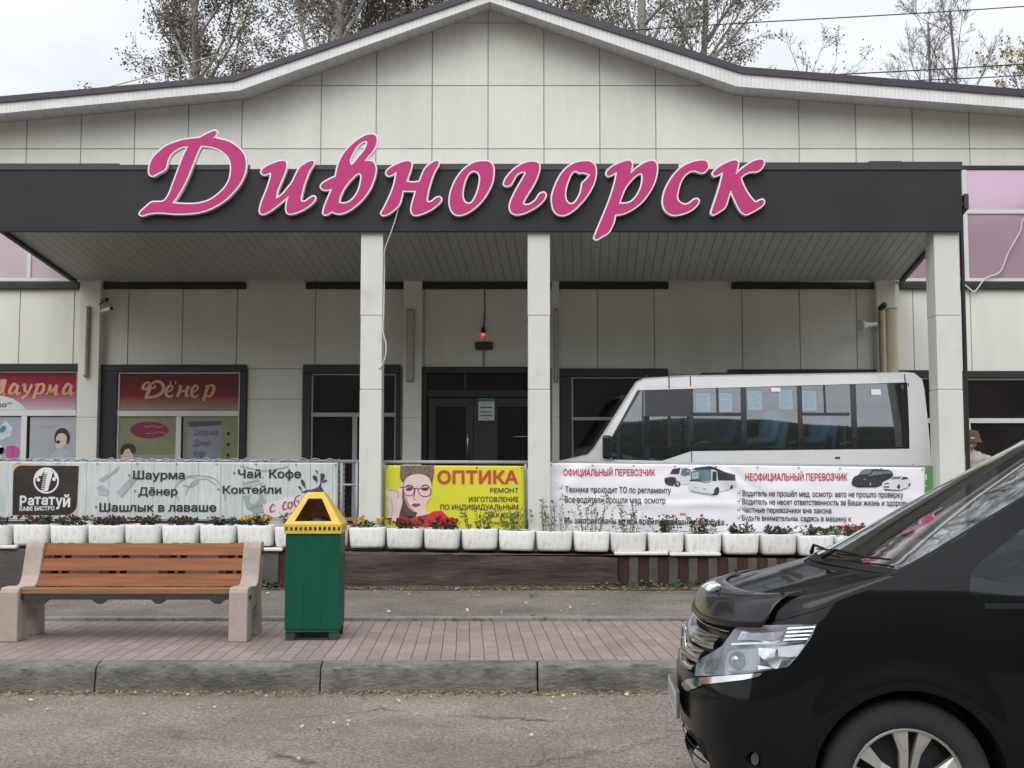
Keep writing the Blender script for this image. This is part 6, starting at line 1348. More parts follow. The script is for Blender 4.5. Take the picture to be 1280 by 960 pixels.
panes = [[(803,484.5),(801.5,574),(767,573.5),(759,561)], [(805,487),(862,482.5),(862,562),(829,574.5),(804,574)], [(867,483),(927,481),(927,560.5),(867,561.5)], [(934,481),(998,479.5),(998,560),(934,560.5)], [(1004,479.5),(1065,479),(1065,559),(1004,560)], [(1072,479),(1128,478.5),(1128,558.5),(1072,559)]]
holesP = [[(bx_(x, y), bz_(y)) for x, y in p] for p in panes]
for far in (False, True):
    mb = MB(); side_panel(mb, sideP, holesP, 0.004, far); mb.build('window_surround', M_BUSB, BUS)
    for h in holesP:
        mb = MB(); side_panel(mb, h, [], 0.010, far); mb.build('window', M_BGLASS, BUS, smooth=True)
mb = MB()                        # sliding-window bars
def bar(x0, y0, x1, y1, off=0.0):
    pts = [(bx_(x0, y0), bz_(y1)), (bx_(x1, y0), bz_(y1)), (bx_(x1, y0), bz_(y0)), (bx_(x0, y0), bz_(y0))]
    V = [(x, YS + ins(x, z) + off, z) for x, z in pts]; mb.add(V, [(0,1,2,3)])
for r in ((867,515.5,927,519.5), (896,482,899,516), (1004,515.5,1063,519), (1031,480,1033.5,516), (806,483,862,520), (805,520,812,574), (812,558.5,862,562.5), (835,520,838.5,559), (859,520,862,562)):
    mb = MB(); bar(*r); mb.build('slider_bar', M_BUSB, BUS)
mb = MB(); bar(836,468,837.5,485,-0.003); bar(864,564,865.2,640,-0.003); bar(863.2,469,864.4,482,-0.003); bar(1133.5,466.5,1134.8,478,-0.003); bar(1137.5,478,1138.8,583,-0.003); bar(1044,571,1050,573.5,-0.004); mb.build('panel_gap', mat('gap_black', (0.02,0.02,0.02), rough=0.8), BUS)
mb = MB()
for (x0, y0, x1, y1) in ((965,484,977,489), (1091,486,1103,493)): bar(x0, y0, x1, y1, -0.002)
mb.build('sticker', M_WHITEP, BUS)
mb = MB(); c = W(760, 559, YS-0.12); mb.obox(c, (0.055,0,0), (0,0.05,0), (0.0,0,0.14)); mb.build('mirror', M_BUSB, BUS, bevel=0.03, seg=3)
mb = MB(); mb.tube([(c.x+0.02,c.y,c.z+0.02),(c.x+0.12,YS+0.05,c.z+0.10)], 0.012); mb.tube([(c.x+0.02,c.y,c.z-0.1),(c.x+0.1,YS+0.02,c.z-0.12)], 0.012); mb.build('mirror_arm', M_BUSB, BUS)
mb = MB(); mb.box(bx_(790), bx_(1135), YS+0.06, YS2-0.06, floor+0.55, floor+0.60); mb.box(bx_(1130), bx_(1133), YS+0.1, YS2-0.1, floor+0.6, bz_(480)); mb.build('floor', M_BIN, BUS)
mb = MB(); mb.lathe([(0.012,0.0),(0.02,0.01),(0.012,0.035)], 10, (bx_(810), YS+0.5, bz_(471)+0.03)); mb.box(bx_(880), bx_(1000), YS+0.3, YS+1.3, bz_(468.5), bz_(468.5)+0.05); mb.build('roof_hatch', M_BUSB, BUS)
for px in (712, 1080):
    for yy, s in ((YS+0.02, -1), (YS2-0.22, 1)):
        mb = MB(); mb.tube([(bx_(px), yy, floor+0.33), (bx_(px), yy+0.2, floor+0.33)], 0.33, 28); w = mb.build('wheel', mat('tyre', (0.02,0.02,0.02), rough=0.9), BUS, bevel=0.02)
        mb = MB(); mb.tube([(bx_(px), yy-0.004 if s < 0 else yy+0.204, floor+0.33), (bx_(px), yy+0.02 if s < 0 else yy+0.18, floor+0.33)], 0.19, 20); mb.build('rim', M_GREYP, w)
SEATX = [875, 912, 955, 992, 1040, 1085]
for px in SEATX:
    for yy in (YS+0.32, YS+1.18):
        mb = MB(); x = bx_(px); mb.box(x-0.02, x+0.38, yy-0.2, yy+0.2, floor+0.95, floor+1.05); mb.prism([(x+0.34, floor+0.98), (x+0.43, floor+0.98), (x+0.50, bz_(545)), (x+0.42, bz_(545))], 'y', yy-0.2, yy+0.2); mb.build('seat', M_SEAT, BUS, bevel=0.03)
mb = MB()
for px, yy in ((1068, YS+0.6), (930, YS+0.75), (866, YS+0.5)): mb.cyl((bx_(px), yy, floor+0.6), (bx_(px), yy, bz_(478)), 0.016, 8)
mb.tube([(bx_(870), YS+0.62, bz_(483)), (bx_(1120), YS+0.62, bz_(481))], 0.014, 8); mb.build('grab_rail', mat('rail_yellowish', (0.30,0.27,0.18), rough=0.5), BUS)
for o in list(BUS.children_recursive):          # the bus stands a touch askew to the kerb
    if o.data.users == 1:
        for v in o.data.vertices: v.co.x += 0.085*v.co.y
# route papers behind the bus windows
for i, (x0, x1, y0, y1, lab) in enumerate(((872,890,491,514,'first from the driver'), (899,917,491,514,'in a dark frame, second from the driver'), (937,954.5,488,512,'left of the small white sticker'), (976,993,486.5,511,'right of the small white sticker'), (1005,1023,488,513,'under a slider, last of the row'))):
    mb = MB(); z0, z1 = bz_(y1), bz_(y0); zz = (z0+z1)/2; mb.add([(bx_(x0), YS+ins(0,z0)+0.014, z0), (bx_(x1), YS+ins(0,z0)+0.014, z0), (bx_(x1), YS+ins(0,z1)+0.014, z1), (bx_(x0), YS+ins(0,z1)+0.014, z1)], [(0,1,2,3)])
    o = mb.build('paper_notice', mat('paper_white', (0.80,0.83,0.84), rough=0.7, var=0.03)); tag(o, f'white paper sheet in the bus window, {lab}', 'paper', 'papers in the bus windows'); s = o.modifiers.new('solid', 'SOLIDIFY'); s.thickness = 0.001
    mb = MB()
    for r in range(8):
        z = z1 - (z1-z0)*(0.12+0.1*r); mb.add([(bx_(x0)+0.02, YS+ins(0,z)+0.0125, z), (bx_(x1)-0.02-0.02*(r % 3), YS+ins(0,z)+0.0125, z), (bx_(x1)-0.02-0.02*(r % 3), YS+ins(0,z)+0.0125, z+0.006), (bx_(x0)+0.02, YS+ins(0,z)+0.0125, z+0.006)], [(0,1,2,3)])
    mb.build('text_line', mat('paper_text', (0.35,0.37,0.39), rough=0.7), o)
# ================================================================== people
def skin_body(joints, edges, root, extra=None, vox=0.016):
    """joints: name -> (xyz, radius); one continuous body surface"""
    names = list(joints); me = bpy.data.meshes.new('body'); me.from_pydata([joints[k][0] for k in names], [(names.index(a), names.index(b_)) for a, b_ in edges], [])
    o = name_obj('body', me); s = o.modifiers.new('skin', 'SKIN')
    for i, k in enumerate(names):
        v = me.skin_vertices[0].data[i]; r = joints[k][1]; v.radius = (r, r) if not hasattr(r, '__len__') else r; v.use_root = (k == root)
    sb = o.modifiers.new('sub', 'SUBSURF'); sb.levels = 2
    dg = bpy.context.evaluated_depsgraph_get(); dg.update(); m2 = bpy.data.meshes.new_from_object(o.evaluated_get(dg)); bpy.data.objects.remove(o)
    return m2
def merge_voxel(mb, mesh, name, m, parent, vox):
    mb.add([v.co[:] for v in mesh.vertices], [tuple(p.vertices) for p in mesh.polygons])
    o = mb.build(name, m, parent, local=True, smooth=True); r = o.modifiers.new('remesh', 'REMESH'); r.mode = 'VOXEL'; r.voxel_size = vox; r.use_smooth_shade = True
    sm = o.modifiers.new('smooth', 'SMOOTH'); sm.factor = 0.5; sm.iterations = 2
    return o
def head_shape(mb, c, f=(0,-1,0)):
    c = Vector(c); f = Vector(f).normalized(); s = f.cross(Vector((0,0,1))).normalized()
    mb.ball(c, 0.078, 0.095, 0.112, 16, 12); mb.ball(c + f*0.092 + Vector((0,0,-0.012)), 0.014, 0.016, 0.022, 8, 6)
    mb.ball(c + f*0.045 + Vector((0,0,-0.075)), 0.045, 0.05, 0.035, 10, 6)
    for q in (-1, 1): mb.ball(c + s*0.08*q + Vector((0,0,-0.01)), 0.014, 0.02, 0.03, 8, 6)
M_FSK = mat('face_skin', (0.50,0.33,0.26), rough=0.55, var=0.08, scale=12)
def face_bits(root, c, f):
    c = Vector(c); f = Vector(f).normalized(); s = f.cross(Vector((0,0,1))).normalized(); mb = MB()
    for q in (-1, 1): mb.ball(c + f*0.086 + s*0.03*q + Vector((0,0,0.012)), 0.011, 0.011, 0.008, 8, 6)
    mb.ball(c + f*0.092 + Vector((0,0,-0.05)), 0.02, 0.006, 0.005, 8, 6); mb.build('face_features', mat('face_dark', (0.12,0.05,0.045), rough=0.5), root, local=True, smooth=True)
def stand(root_loc, label, facing, coat, hood, trousers):
    t = thing('person', label, 'person', root_loc); f = Vector(facing).normalized(); s = f.cross(Vector((0,0,1))).normalized(); U = Vector((0,0,1))
    J = lambda a, b_, c_: tuple(s*a + f*b_ + U*c_)
    j = {'hip': (J(0,0,0.92),(0.15,0.11)), 'waist': (J(0,0.01,1.10),(0.14,0.10)), 'chest': (J(0,0.0,1.30),(0.17,0.115)), 'neck': (J(0,0.01,1.44),0.06), 'nk2': (J(0,0.03,1.50),0.052),
         'kl': (J(-0.10,0.02,0.49),0.068), 'al': (J(-0.105,-0.02,0.08),0.045), 'tl': (J(-0.11,0.13,0.04),0.035), 'kr': (J(0.10,0.02,0.49),0.068), 'ar': (J(0.105,-0.02,0.08),0.045), 'tr': (J(0.11,0.13,0.04),0.035),
         'sl': (J(-0.19,0,1.37),0.065), 'el': (J(-0.25,-0.02,1.10),0.052), 'wl': (J(-0.20,0.14,0.93),0.036), 'sr': (J(0.19,0,1.37),0.065), 'er': (J(0.25,-0.02,1.10),0.052), 'wr': (J(0.20,0.14,0.93),0.036)}
    E = [('hip','waist'),('waist','chest'),('chest','neck'),('neck','nk2'),('hip','kl'),('kl','al'),('al','tl'),('hip','kr'),('kr','ar'),('ar','tr'),('chest','sl'),('sl','el'),('el','wl'),('chest','sr'),('sr','er'),('er','wr')]
    mesh = skin_body(j, E, 'hip'); mb = MB(); hc = s*0 + f*0.035 + U*1.62; head_shape(mb, hc, f)
    for q in (-1, 1):            # hands with fingers
        w = s*0.20*q + f*0.14 + U*0.93; mb.ball(w + f*0.03 - U*0.045, 0.03, 0.03, 0.05, 10, 8)
        for k in range(4): mb.tube([w + f*(0.012+0.018*k) - U*0.08, w + f*(0.015+0.019*k) - U*0.125, w + f*(0.012+0.018*k) - s*0.012*q - U*0.16], [0.0095,0.009,0.007], 6)
        mb.tube([w + f*0.05 - U*0.04, w + f*0.075 - U*0.07, w + f*0.08 - U*0.10], [0.011,0.010,0.008], 6)
    o = merge_voxel(mb, mesh, 'body', M_FSK, t, 0.011)
    # coat: follows torso and arms; trousers
    k = MB(); k.lathe([(0.155,0.72),(0.175,0.80),(0.165,0.95),(0.15,1.10),(0.175,1.26),(0.165,1.36),(0.11,1.43),(0.075,1.47)], 20)
    k.v = [tuple(s*(v[0]*1.15) + f*(v[1]*0.82) + U*v[2]) for v in k.v]
    for q in (-1, 1): k.tube([s*0.17*q + U*1.385, s*0.20*q + U*1.35, s*0.255*q - f*0.02 + U*1.10, s*0.235*q + f*0.07 + U*1.00, s*0.205*q + f*0.13 + U*0.945], [0.06,0.08,0.068,0.06,0.052], 12)
    k.build('coat', coat, t, local=True, smooth=True).modifiers.new('remesh', 'REMESH').voxel_size = 0.013
    k = MB()
    for q in (-1, 1): k.tube([s*0.085*q + U*0.95, s*0.10*q + f*0.02 + U*0.50, s*0.105*q - f*0.015 + U*0.07], [0.115,0.082,0.066], 12)
    k.build('trousers', trousers, t, local=True, smooth=True)
    k = MB()
    for q in (-1, 1): k.obox(s*0.107*q + f*0.055 + U*0.045, s*0.045, f*0.125, U*0.045)
    k.build('shoe', M_BLACKP, t, local=True, bevel=0.02)
    k = MB(); k.lathe([(0.135,1.585),(0.125,1.60),(0.100,1.64),(0.098,1.69),(0.075,1.735),(0.03,1.755)], 18); k.v = [tuple(Vector(v) + f*0.02) for v in k.v]; k.build('hat', hood, t, local=True, smooth=True)
    k = MB(); k.ball(f*-0.03 + U*1.60, 0.092, 0.085, 0.115, 14, 10); k.build('hair', mat('hair_brown', (0.08,0.04,0.03), rough=0.7, var=0.3, scale=30), t, local=True, smooth=True)
    face_bits(t, hc, f); return t
p = W(1216, 552, YB-0.75)
stand((p.x, p.y, p.z-1.60), 'person in a beige coat and brown hat beside the right column', (-0.75,-0.65,0), mat('coat_beige', (0.42,0.40,0.35), rough=0.9, var=0.15, scale=14, bump=0.3), mat('hat_brown', (0.13,0.065,0.05), rough=0.9, var=0.2, scale=20), mat('trousers_dark', (0.04,0.04,0.05), rough=0.9))
def seated(px, yy, label, coat, hair, py):
    x = bx_(px) ; t = thing('person', label, 'person', (x, yy, floor+1.05), group=None)
    j = {'hip': ((0.20,0,0.10),(0.13,0.12)), 'chest': ((0.24,0,0.42),(0.12,0.16)), 'neck': ((0.235,0,0.57),0.055), 'nk2': ((0.225,0,0.64),0.05), 'kl': ((-0.20,-0.10,0.12),0.065), 'al': ((-0.22,-0.10,-0.32),0.045), 'tl': ((-0.36,-0.10,-0.39),0.035), 'kr': ((-0.20,0.10,0.12),0.065), 'ar': ((-0.22,0.10,-0.32),0.045), 'tr': ((-0.36,0.10,-0.39),0.035),
         'sl': ((0.24,-0.18,0.47),0.06), 'el': ((0.16,-0.22,0.22),0.05), 'wl': ((-0.08,-0.12,0.20),0.034), 'sr': ((0.24,0.18,0.47),0.06), 'er': ((0.16,0.22,0.22),0.05), 'wr': ((-0.08,0.12,0.20),0.034)}
    E = [('hip','chest'),('chest','neck'),('neck','nk2'),('hip','kl'),('kl','al'),('al','tl'),('hip','kr'),('kr','ar'),('ar','tr'),('chest','sl'),('sl','el'),('el','wl'),('chest','sr'),('sr','er'),('er','wr')]
    mesh = skin_body(j, E, 'hip'); mb = MB(); head_shape(mb, (0.215,0,0.76), (-1,0,0))
    for q in (-1, 1):
        w = Vector((-0.08,0.12*q,0.20)); mb.ball(w+Vector((-0.05,0,-0.01)), 0.05,0.035,0.024,8,6)
        for k in range(4): mb.tube([w+Vector((-0.08,0.018*(k-1.5),-0.01)), w+Vector((-0.125,0.019*(k-1.5),-0.02)), w+Vector((-0.15,0.019*(k-1.5),-0.04))], [0.0095,0.009,0.007], 6)
    merge_voxel(mb, mesh, 'body', M_FSK, t, 0.014)
    k = MB(); k.tube([(0.20,0,0.06),(0.21,0,0.2),(0.24,0,0.42),(0.24,0,0.53),(0.235,0,0.58)], [0.165,0.17,0.185,0.12,0.07], 16)
    for q in (-1, 1): k.tube([(0.24,0.17*q,0.48),(0.16,0.225*q,0.22),(-0.05,0.125*q,0.20)], [0.075,0.065,0.05], 10)
    k.build('jacket', coat, t, local=True, smooth=True)
    k = MB(); k.ball((0.235,0,0.80), 0.105,0.09,0.10,14,10); k.ball((0.27,0,0.72), 0.07,0.085,0.10,12,8); k.build('hair', hair, t, local=True, smooth=True); face_bits(t, (0.215,0,0.76), (-1,0,0))
    return t
mj = lambda n, c: mat('jacket_'+n, c, rough=0.9, var=0.2, scale=10)
hr = mat('hair_black', (0.025,0.02,0.02), rough=0.6, var=0.3, scale=30)
seated(900, YS+0.45, 'passenger in a grey jacket behind the second bus window', mj('grey', (0.16,0.18,0.20)), hr, 0)
seated(950, YS+0.32, 'passenger in a pale jacket behind the bus window with the left sticker', mj('pale', (0.40,0.43,0.45)), hr, 0)
seated(1013, YS+0.32, 'passenger in a light blue jacket behind the third long bus window', mj('blue', (0.25,0.33,0.42)), mat('hair_fair', (0.22,0.13,0.07), rough=0.7, var=0.3, scale=30), 0)
seated(1085, YS+0.32, 'dark passenger sitting alone at the rear window of the bus', mj('black', (0.02,0.022,0.028)), hr, 0)

# ================================================================== trees behind the roof
M_BARK = {k: mat('bark_'+k, c, rough=0.95, var=0.3, scale=6, bump=0.6, bscale=14, stretch=(1,1,0.3)) for k, c in (('grey', (0.25,0.23,0.20)), ('pale', (0.29,0.275,0.245)), ('dark', (0.17,0.14,0.13)))}
M_TL = {k: mat('tree_leaf_'+k, c, rough=0.7, var=0.45, scale=1.2) for k, c in (('brown', (0.20,0.165,0.115)), ('olive', (0.20,0.175,0.10)), ('rust', (0.22,0.15,0.09)), ('yellow', (0.34,0.25,0.05)))}
def tree(lab, px, Y, h, seed, bark, leafm, nleaf, lsize, lean=0, up=0.8, spread=0.32, start=0.25, depth=4, r0=0.17, dens=1.0):
    r_ = random.Random(seed); x = WX(px, Y, 60); base = Vector((x, Y, ZT-0.1 if Y < 40 else 0)); tr = MB(); cr_ = MB(); pts_l = []
    def branch(p, d, L_, r, lev):
        n = 5 if lev < 2 else 3; P = [p]; R = [r]; q = p; dd = d.normalized()
        for i in range(n):
            dd = (dd + Vector((r_.gauss(0,1), r_.gauss(0,1), r_.gauss(0,0.6)))*(0.06 if lev == 0 else 0.13) + Vector((0,0,up*0.10*(1 if lev else 0.5)))).normalized()
            q = q + dd*L_/n; P.append(q); R.append(max(0.004, r*(1-0.72*(i+1)/n)))
        tr.tube(P, R, 7 if lev == 0 else (5 if lev == 1 else 3), False)
        if lev >= depth: 
            pts_l.extend([(a, dd) for a in P[1:]]); return
        nb = {0: int(26*dens), 1: int(9*dens), 2: 5, 3: 4}.get(lev, 3)
        for k in range(nb):
            t = r_.uniform(start if lev == 0 else 0.18, 0.98); i = min(n-1, int(t*n)); pp = P[i].lerp(P[i+1], t*n-i); rr_ = R[i]*(1-(t*n-i)) + R[i+1]*(t*n-i)
            a = r_.uniform(0, 2*pi); ax = (P[i+1]-P[i]).normalized(); u = ax.orthogonal().normalized(); w = ax.cross(u)
            ang = r_.uniform(0.35, 0.85)*(1.15 if lev else 1.0)
            nd_ = ax*cos(ang) + (u*cos(a) + w*sin(a))*sin(ang)
            ll = L_*(spread if lev == 0 else 0.45)*(1.15 - 0.65*t)*r_.uniform(0.7, 1.2)
            branch(pp, nd_, ll, max(0.006, rr_*r_.uniform(0.35, 0.55)), lev+1)
        if lev: pts_l.append((P[-1], dd))
    branch(base, Vector((lean, 0, 1)), h, r0, 0)
    hi_ = [q for q in pts_l if q[0].z > 6.3] or pts_l       # the lower boughs are bare by now
    for i in range(nleaf):
        p, d = hi_[r_.randrange(len(hi_))]; c_ = p + Vector((r_.gauss(0,.10), r_.gauss(0,.10), r_.gauss(0,.10) - 0.03))
        leaf_quads(cr_, c_, Vector((r_.gauss(0,1), r_.gauss(0,1), r_.gauss(-0.6,0.8))), lsize*r_.uniform(0.7,1.3), lsize*r_.uniform(0.32,0.5), r_)
    t = thing('tree', lab, 'tree', tuple(base), group='autumn trees behind the station')
    tr.build('trunk', M_BARK[bark], t, smooth=True)
    if nleaf: cr_.build('crown', M_TL[leafm], t)
    return t
tree('grey leafy tree left of the gable, outermost over the left roof slope', 236, 27, 15.0, 1, 'grey', 'brown', 32000, 0.062, start=0.3)
tree('thick forked grey tree behind the left roof kink', 318, 25.5, 17.5, 2, 'pale', 'brown', 28000, 0.062, lean=0.05, start=0.3, r0=0.22)
tree('grey leafy tree standing between the forked tree and the gable', 388, 28, 17.0, 3, 'grey', 'brown', 32000, 0.062, start=0.3)
tree('slender grey trunk tree just left of the gable peak', 458, 26.5, 17.5, 4, 'grey', 'olive', 15000, 0.058, start=0.35, r0=0.15)
tree('thin tree nearest the gable peak on its left', 520, 28, 18.0, 15, 'dark', 'brown', 13000, 0.058, start=0.35, r0=0.13)
tree('leafy grey tree directly right of the gable peak', 735, 27, 16.8, 5, 'grey', 'brown', 28000, 0.062, start=0.3)
tree('pale trunk tree with spreading boughs above the right gable slope', 800, 25.5, 16.5, 6, 'pale', 'olive', 15000, 0.058, start=0.3, r0=0.19)
tree('wide bough tree whose twigs end in the sky right of the gable', 868, 28.5, 15.8, 7, 'grey', 'olive', 15000, 0.058, lean=0.02, start=0.25, spread=0.36)
tree('low sparse twigs showing just over the right roof kink', 985, 27, 11.4, 8, 'grey', 'rust', 160, 0.08, start=0.4, r0=0.08, dens=0.6)
tree('bare birch with fine upright twigs near the right edge, left one', 1165, 33, 14.4, 9, 'dark', 'rust', 0, 0.08, start=0.3, r0=0.12, up=1.2, dens=1.0)
tree('bare birch with fine upright twigs near the right edge, right one', 1232, 34, 14.8, 10, 'dark', 'rust', 60, 0.08, start=0.3, r0=0.12, up=1.2, dens=1.0)
tree('yellow leaved tree cut by the right edge of the photo', 1400, 30, 12.6, 12, 'grey', 'yellow', 3500, 0.10, start=0.3, r0=0.14, spread=0.33)
# ---- fallen leaves
def scatter(name, n, fn, size, m, seed):
    r_ = random.Random(seed); mb = MB()
    for i in range(n):
        x, y, z = fn(r_); a = r_.uniform(0, 6.28); l = size*r_.uniform(0.5, 1.2)
        d = Vector((cos(a), sin(a), r_.uniform(-0.1,0.35))); leaf_quads(mb, Vector((x, y, z + 0.006)), d, l, l*0.33, r_)
    return mb.build(name, m, kind='stuff')
M_DRY = mat('dry_leaf', (0.24,0.165,0.09), rough=0.8, var=0.55, scale=9)
scatter('fallen_leaves', 2200, lambda r_: (r_.uniform(-6, 8), YK - abs(r_.gauss(0, 0.07)) - 0.01, 0.008), 0.03, M_DRY, 1)
scatter('fallen_leaves', 170, lambda r_: (r_.uniform(-5, 5), YK - abs(r_.gauss(0, 0.9)), 0.012), 0.034, mat('dry_leaf_pale', (0.50,0.42,0.28), rough=0.8, var=0.4, scale=9), 2)
scatter('fallen_leaves', 2600, lambda r_: (r_.uniform(-9, 9), YW - 0.02 - abs(r_.gauss(0, 0.16)), ZP+0.034), 0.038, mat('dry_leaf_brown', (0.20,0.13,0.075), rough=0.8, var=0.7, scale=9), 3)
scatter('fallen_leaves', 420, lambda r_: (r_.uniform(-9, 9), YW - 0.04 - abs(r_.gauss(0, 0.2)), ZP+0.04), 0.036, M_DRY, 13)
scatter('fallen_leaves', 120, lambda r_: (r_.uniform(-9, 9), r_.uniform(Y1+0.1, YW), ZP+0.028), 0.05, mat('dry_leaf_pale', (0.5,0.42,0.28)), 4)
scatter('fallen_leaves', 900, lambda r_: (r_.uniform(-9, 9), Y1 + 0.10 + abs(r_.gauss(0, 0.02)) - r_.choice((0, 0.12)), ZP+0.012), 0.03, mat('leaf_litter', (0.16,0.11,0.07), rough=0.9, var=0.5, scale=9), 5)
scatter('wall_weeds', 420, lambda r_: (WX(845, YW, 735) + r_.gauss(0, 0.45), YW - 0.02 - abs(r_.gauss(0, 0.05)), ZP+0.03+abs(r_.gauss(0,0.03))), 0.05, M_LEAF['mid'], 6)
scatter('wall_weeds', 500, lambda r_: (WX(335, YW, 735) + r_.gauss(0, 0.12), YW - 0.02 - abs(r_.gauss(0, 0.05)), ZP+0.03+abs(r_.gauss(0,0.03))), 0.05, M_LEAF['mid'], 7)
# ================================================================== the black minivan in the foreground
VA = radians(-4.0); VT = radians(-1.5); VW = 0.8475; UW = 0.80; UR = UW + 2.855; RWH = 0.322
wc = W(1136, 978, 4.47)
e_u = Vector((cos(VA), sin(VA), 0)); e_v = Vector((sin(VA), -cos(VA), 0))
VO = Vector((wc.x, wc.y, 0)) - e_u*UW - e_v*0.80
VAN = thing('minivan', 'black minivan with chrome grille and clear headlights standing on the road', 'van', tuple(VO), VA)
_o = Vector((0, -0.80 + 0.80*cos(VT), 0.80*sin(VT)))      # leans with the camber of the road, about the near wheels
VO = VO + Vector((-sin(VA)*_o.y, cos(VA)*_o.y, _o.z)); VAN.location = VO; VAN.rotation_euler = (VT, 0, VA)
def LV(u, v, z): return (u, -v, z)                  # van frame -> object frame
def VWLD(p):
    p = (p[0], p[1]*cos(VT) - p[2]*sin(VT), p[1]*sin(VT) + p[2]*cos(VT)); return Vector((VO.x + cos(VA)*p[0] - sin(VA)*p[1], VO.y + sin(VA)*p[0] + cos(VA)*p[1], VO.z + p[2]))
# plan outline of half the body
ph = np.linspace(0, pi/2, 400); nf, Af = 2.7, 0.50
cu = Af*(1-np.cos(ph)**(2/nf)); cv = VW*np.sin(ph)**(2/nf)
us = np.linspace(Af, 4.38, 300)[1:]; ph2 = np.linspace(pi/2, 0, 200)
cu = np.concatenate([cu, us, 4.68-0.30*(1-np.cos(ph2[1:])**(2/3.4))]); cv = np.concatenate([cv, np.full(len(us), VW), VW*np.sin(ph2[1:])**(2/3.4)])
cu[400+len(us):] = 4.38 + 0.31*np.cos(ph2[1:])**(2/3.4)
cs = np.concatenate([[0], np.cumsum(np.hypot(np.diff(cu), np.diff(cv)))]); SMAX = cs[-1]
FBZ, FBV = [0.15,0.24,0.34,0.48,0.62,0.70,0.76,0.84,0.93,1.0,1.1], [0.10,0.05,0.015,0.0,0.005,0.022,0.045,0.075,0.12,0.16,0.22]
INZ, INV = [0.15,0.25,0.40,0.58,0.78,0.95,1.02,1.10,1.40,1.72,1.9], [0.06,0.035,0.012,0.0,0.004,0.018,0.030,0.048,0.125,0.225,0.28]
def smooth_tab(zs, vs, sg):
    g = np.linspace(0.0, 2.0, 401); a = np.interp(g, zs, vs); k = np.exp(-0.5*(np.arange(-60, 61)*0.005/sg)**2); k /= k.sum()
    return g, np.convolve(np.pad(a, 60, mode='edge'), k, 'valid')
FBZ, FBV = smooth_tab(FBZ, FBV, 0.02); INZ, INV = smooth_tab(INZ, INV, 0.07)
def SK(s, z):
    a = abs(s); u0 = float(np.interp(a, cs, cu)); v0 = float(np.interp(a, cs, cv))
    w = max(0.0, min(1.0, 1-u0/0.95)); w = w*w*(3-2*w)
    w2 = max(0.0, min(1.0, (u0-4.0)/0.68))
    u = u0 + float(np.interp(z, FBZ, FBV))*w - w2*float(np.interp(z, [0.2,0.6,1.0,1.75], [0.06,0.0,0.02,0.20]))
    v = v0 - float(np.interp(z, INZ, INV))*(v0/VW)
    for uw in (UW, UR):
        r = math.hypot(u-uw, z-RWH)
        if z < 0.9: v += 0.012*math.exp(-((r-0.39)/0.055)**2)*(v0/VW)
    v += 0.006*math.exp(-((z-0.60)/0.05)**2)*(v0/VW)*min(1, max(0, (u-1.2)/0.3))
    return Vector((u, math.copysign(v, s) if s else 0.0, z))
def SN(s, z, e=0.004):
    a = SK(s+e, z)-SK(s-e, z); b_ = SK(s, z+e)-SK(s, z-e); n = a.cross(b_)
    if n.length < 1e-9: return Vector((-1,0,0))
    n.normalize(); p = SK(s, z)
    return n if n.dot(Vector((p.x-1.6, p.y*1.0, 0))) > 0 else -n
def s_of_u(u): return float(np.interp(u, cu[:700], cs[:700]))
def skin_pt(s, z, off=0.0): return SK(s, z) + SN(s, z)*off if off else SK(s, z)
def patch(name, outline, holes, m, parent, off=0.0, step=0.03, mirror=False, ref=SK, nrm=SN, smooth=True, extra=None):
    """piece of the body surface given by an outline in (s, z); normals come from the surface itself"""
    V, Fs = tessellate(outline, holes, step)
    vs = []; ns = []
    for s, z in V:
        n = nrm(s, z); p = ref(s, z) + n*off; vs.append(LV(*p)); ns.append(Vector(LV(*n)))
    def fix(vs, ns, fs):
        out = []
        for f in fs:
            a, b_, c = (Vector(vs[i]) for i in f[:3]); q = (b_-a).cross(c-a)
            out.append(f if q.dot(ns[f[0]]) > 0 else f[::-1])
        return out
    Fa = fix(vs, ns, Fs); allv = list(vs); alln = list(ns); allf = list(Fa)
    if mirror:
        k = len(vs); mv = [(x, -y, z) for x, y, z in vs]; mn = [Vector((n.x, -n.y, n.z)) for n in ns]; allf += [tuple(i+k for i in f[::-1]) for f in Fa]; allv += mv; alln += mn
    me = bpy.data.meshes.new(name); me.from_pydata(allv, [], allf); me.update(); me.materials.append(m)
    for p in me.polygons: p.use_smooth = True
    me.normals_split_custom_set_from_vertices([tuple(n.normalized()) for n in alln])
    o = name_obj(name, me); o.parent = parent; ORG[o.name] = Vector(); return o
def inv(pts, smin=-0.9, smax=2.2, zmin=0.2, zmax=1.7, f=SK):
    """photo pixels -> (s, z) on the body side"""
    S = np.linspace(smin, smax, 160); Z = np.linspace(zmin, zmax, 120)
    key = (smin, smax, zmin, zmax)
    if key not in inv.c:
        inv.c[key] = np.array([[tuple(VWLD(LV(*f(s, z)))) for z in Z] for s in S])
    gx, gy = proj(inv.c[key]); out = []
    for p in pts:
        i, j = np.unravel_index(np.argmin((gx-p[0])**2 + (gy-p[1])**2), gx.shape); s, z = S[i], Z[j]
        for _ in range(4):
            def q(s, z): a = proj(np.array(tuple(VWLD(LV(*f(s, z)))))); return np.array([a[0], a[1]])
            e = 1e-3; c0 = q(s, z); J = np.stack([(q(s+e, z)-c0)/e, (q(s, z+e)-c0)/e], 1)
            try: d = np.linalg.solve(J, np.array(p[:2])-c0)
            except Exception: break
            if np.hypot(*d) > 0.12: break
            s, z = s+d[0], z+d[1]
        out.append((s, z) + tuple(p[2:]))
    return out
inv.c = {}
M_PAINT = mat('van_black_paint', (0.003,0.0034,0.0042), rough=0.35, var=0.25, scale=0.8, coat=0.42, spec=0.06, rvar=0.05)
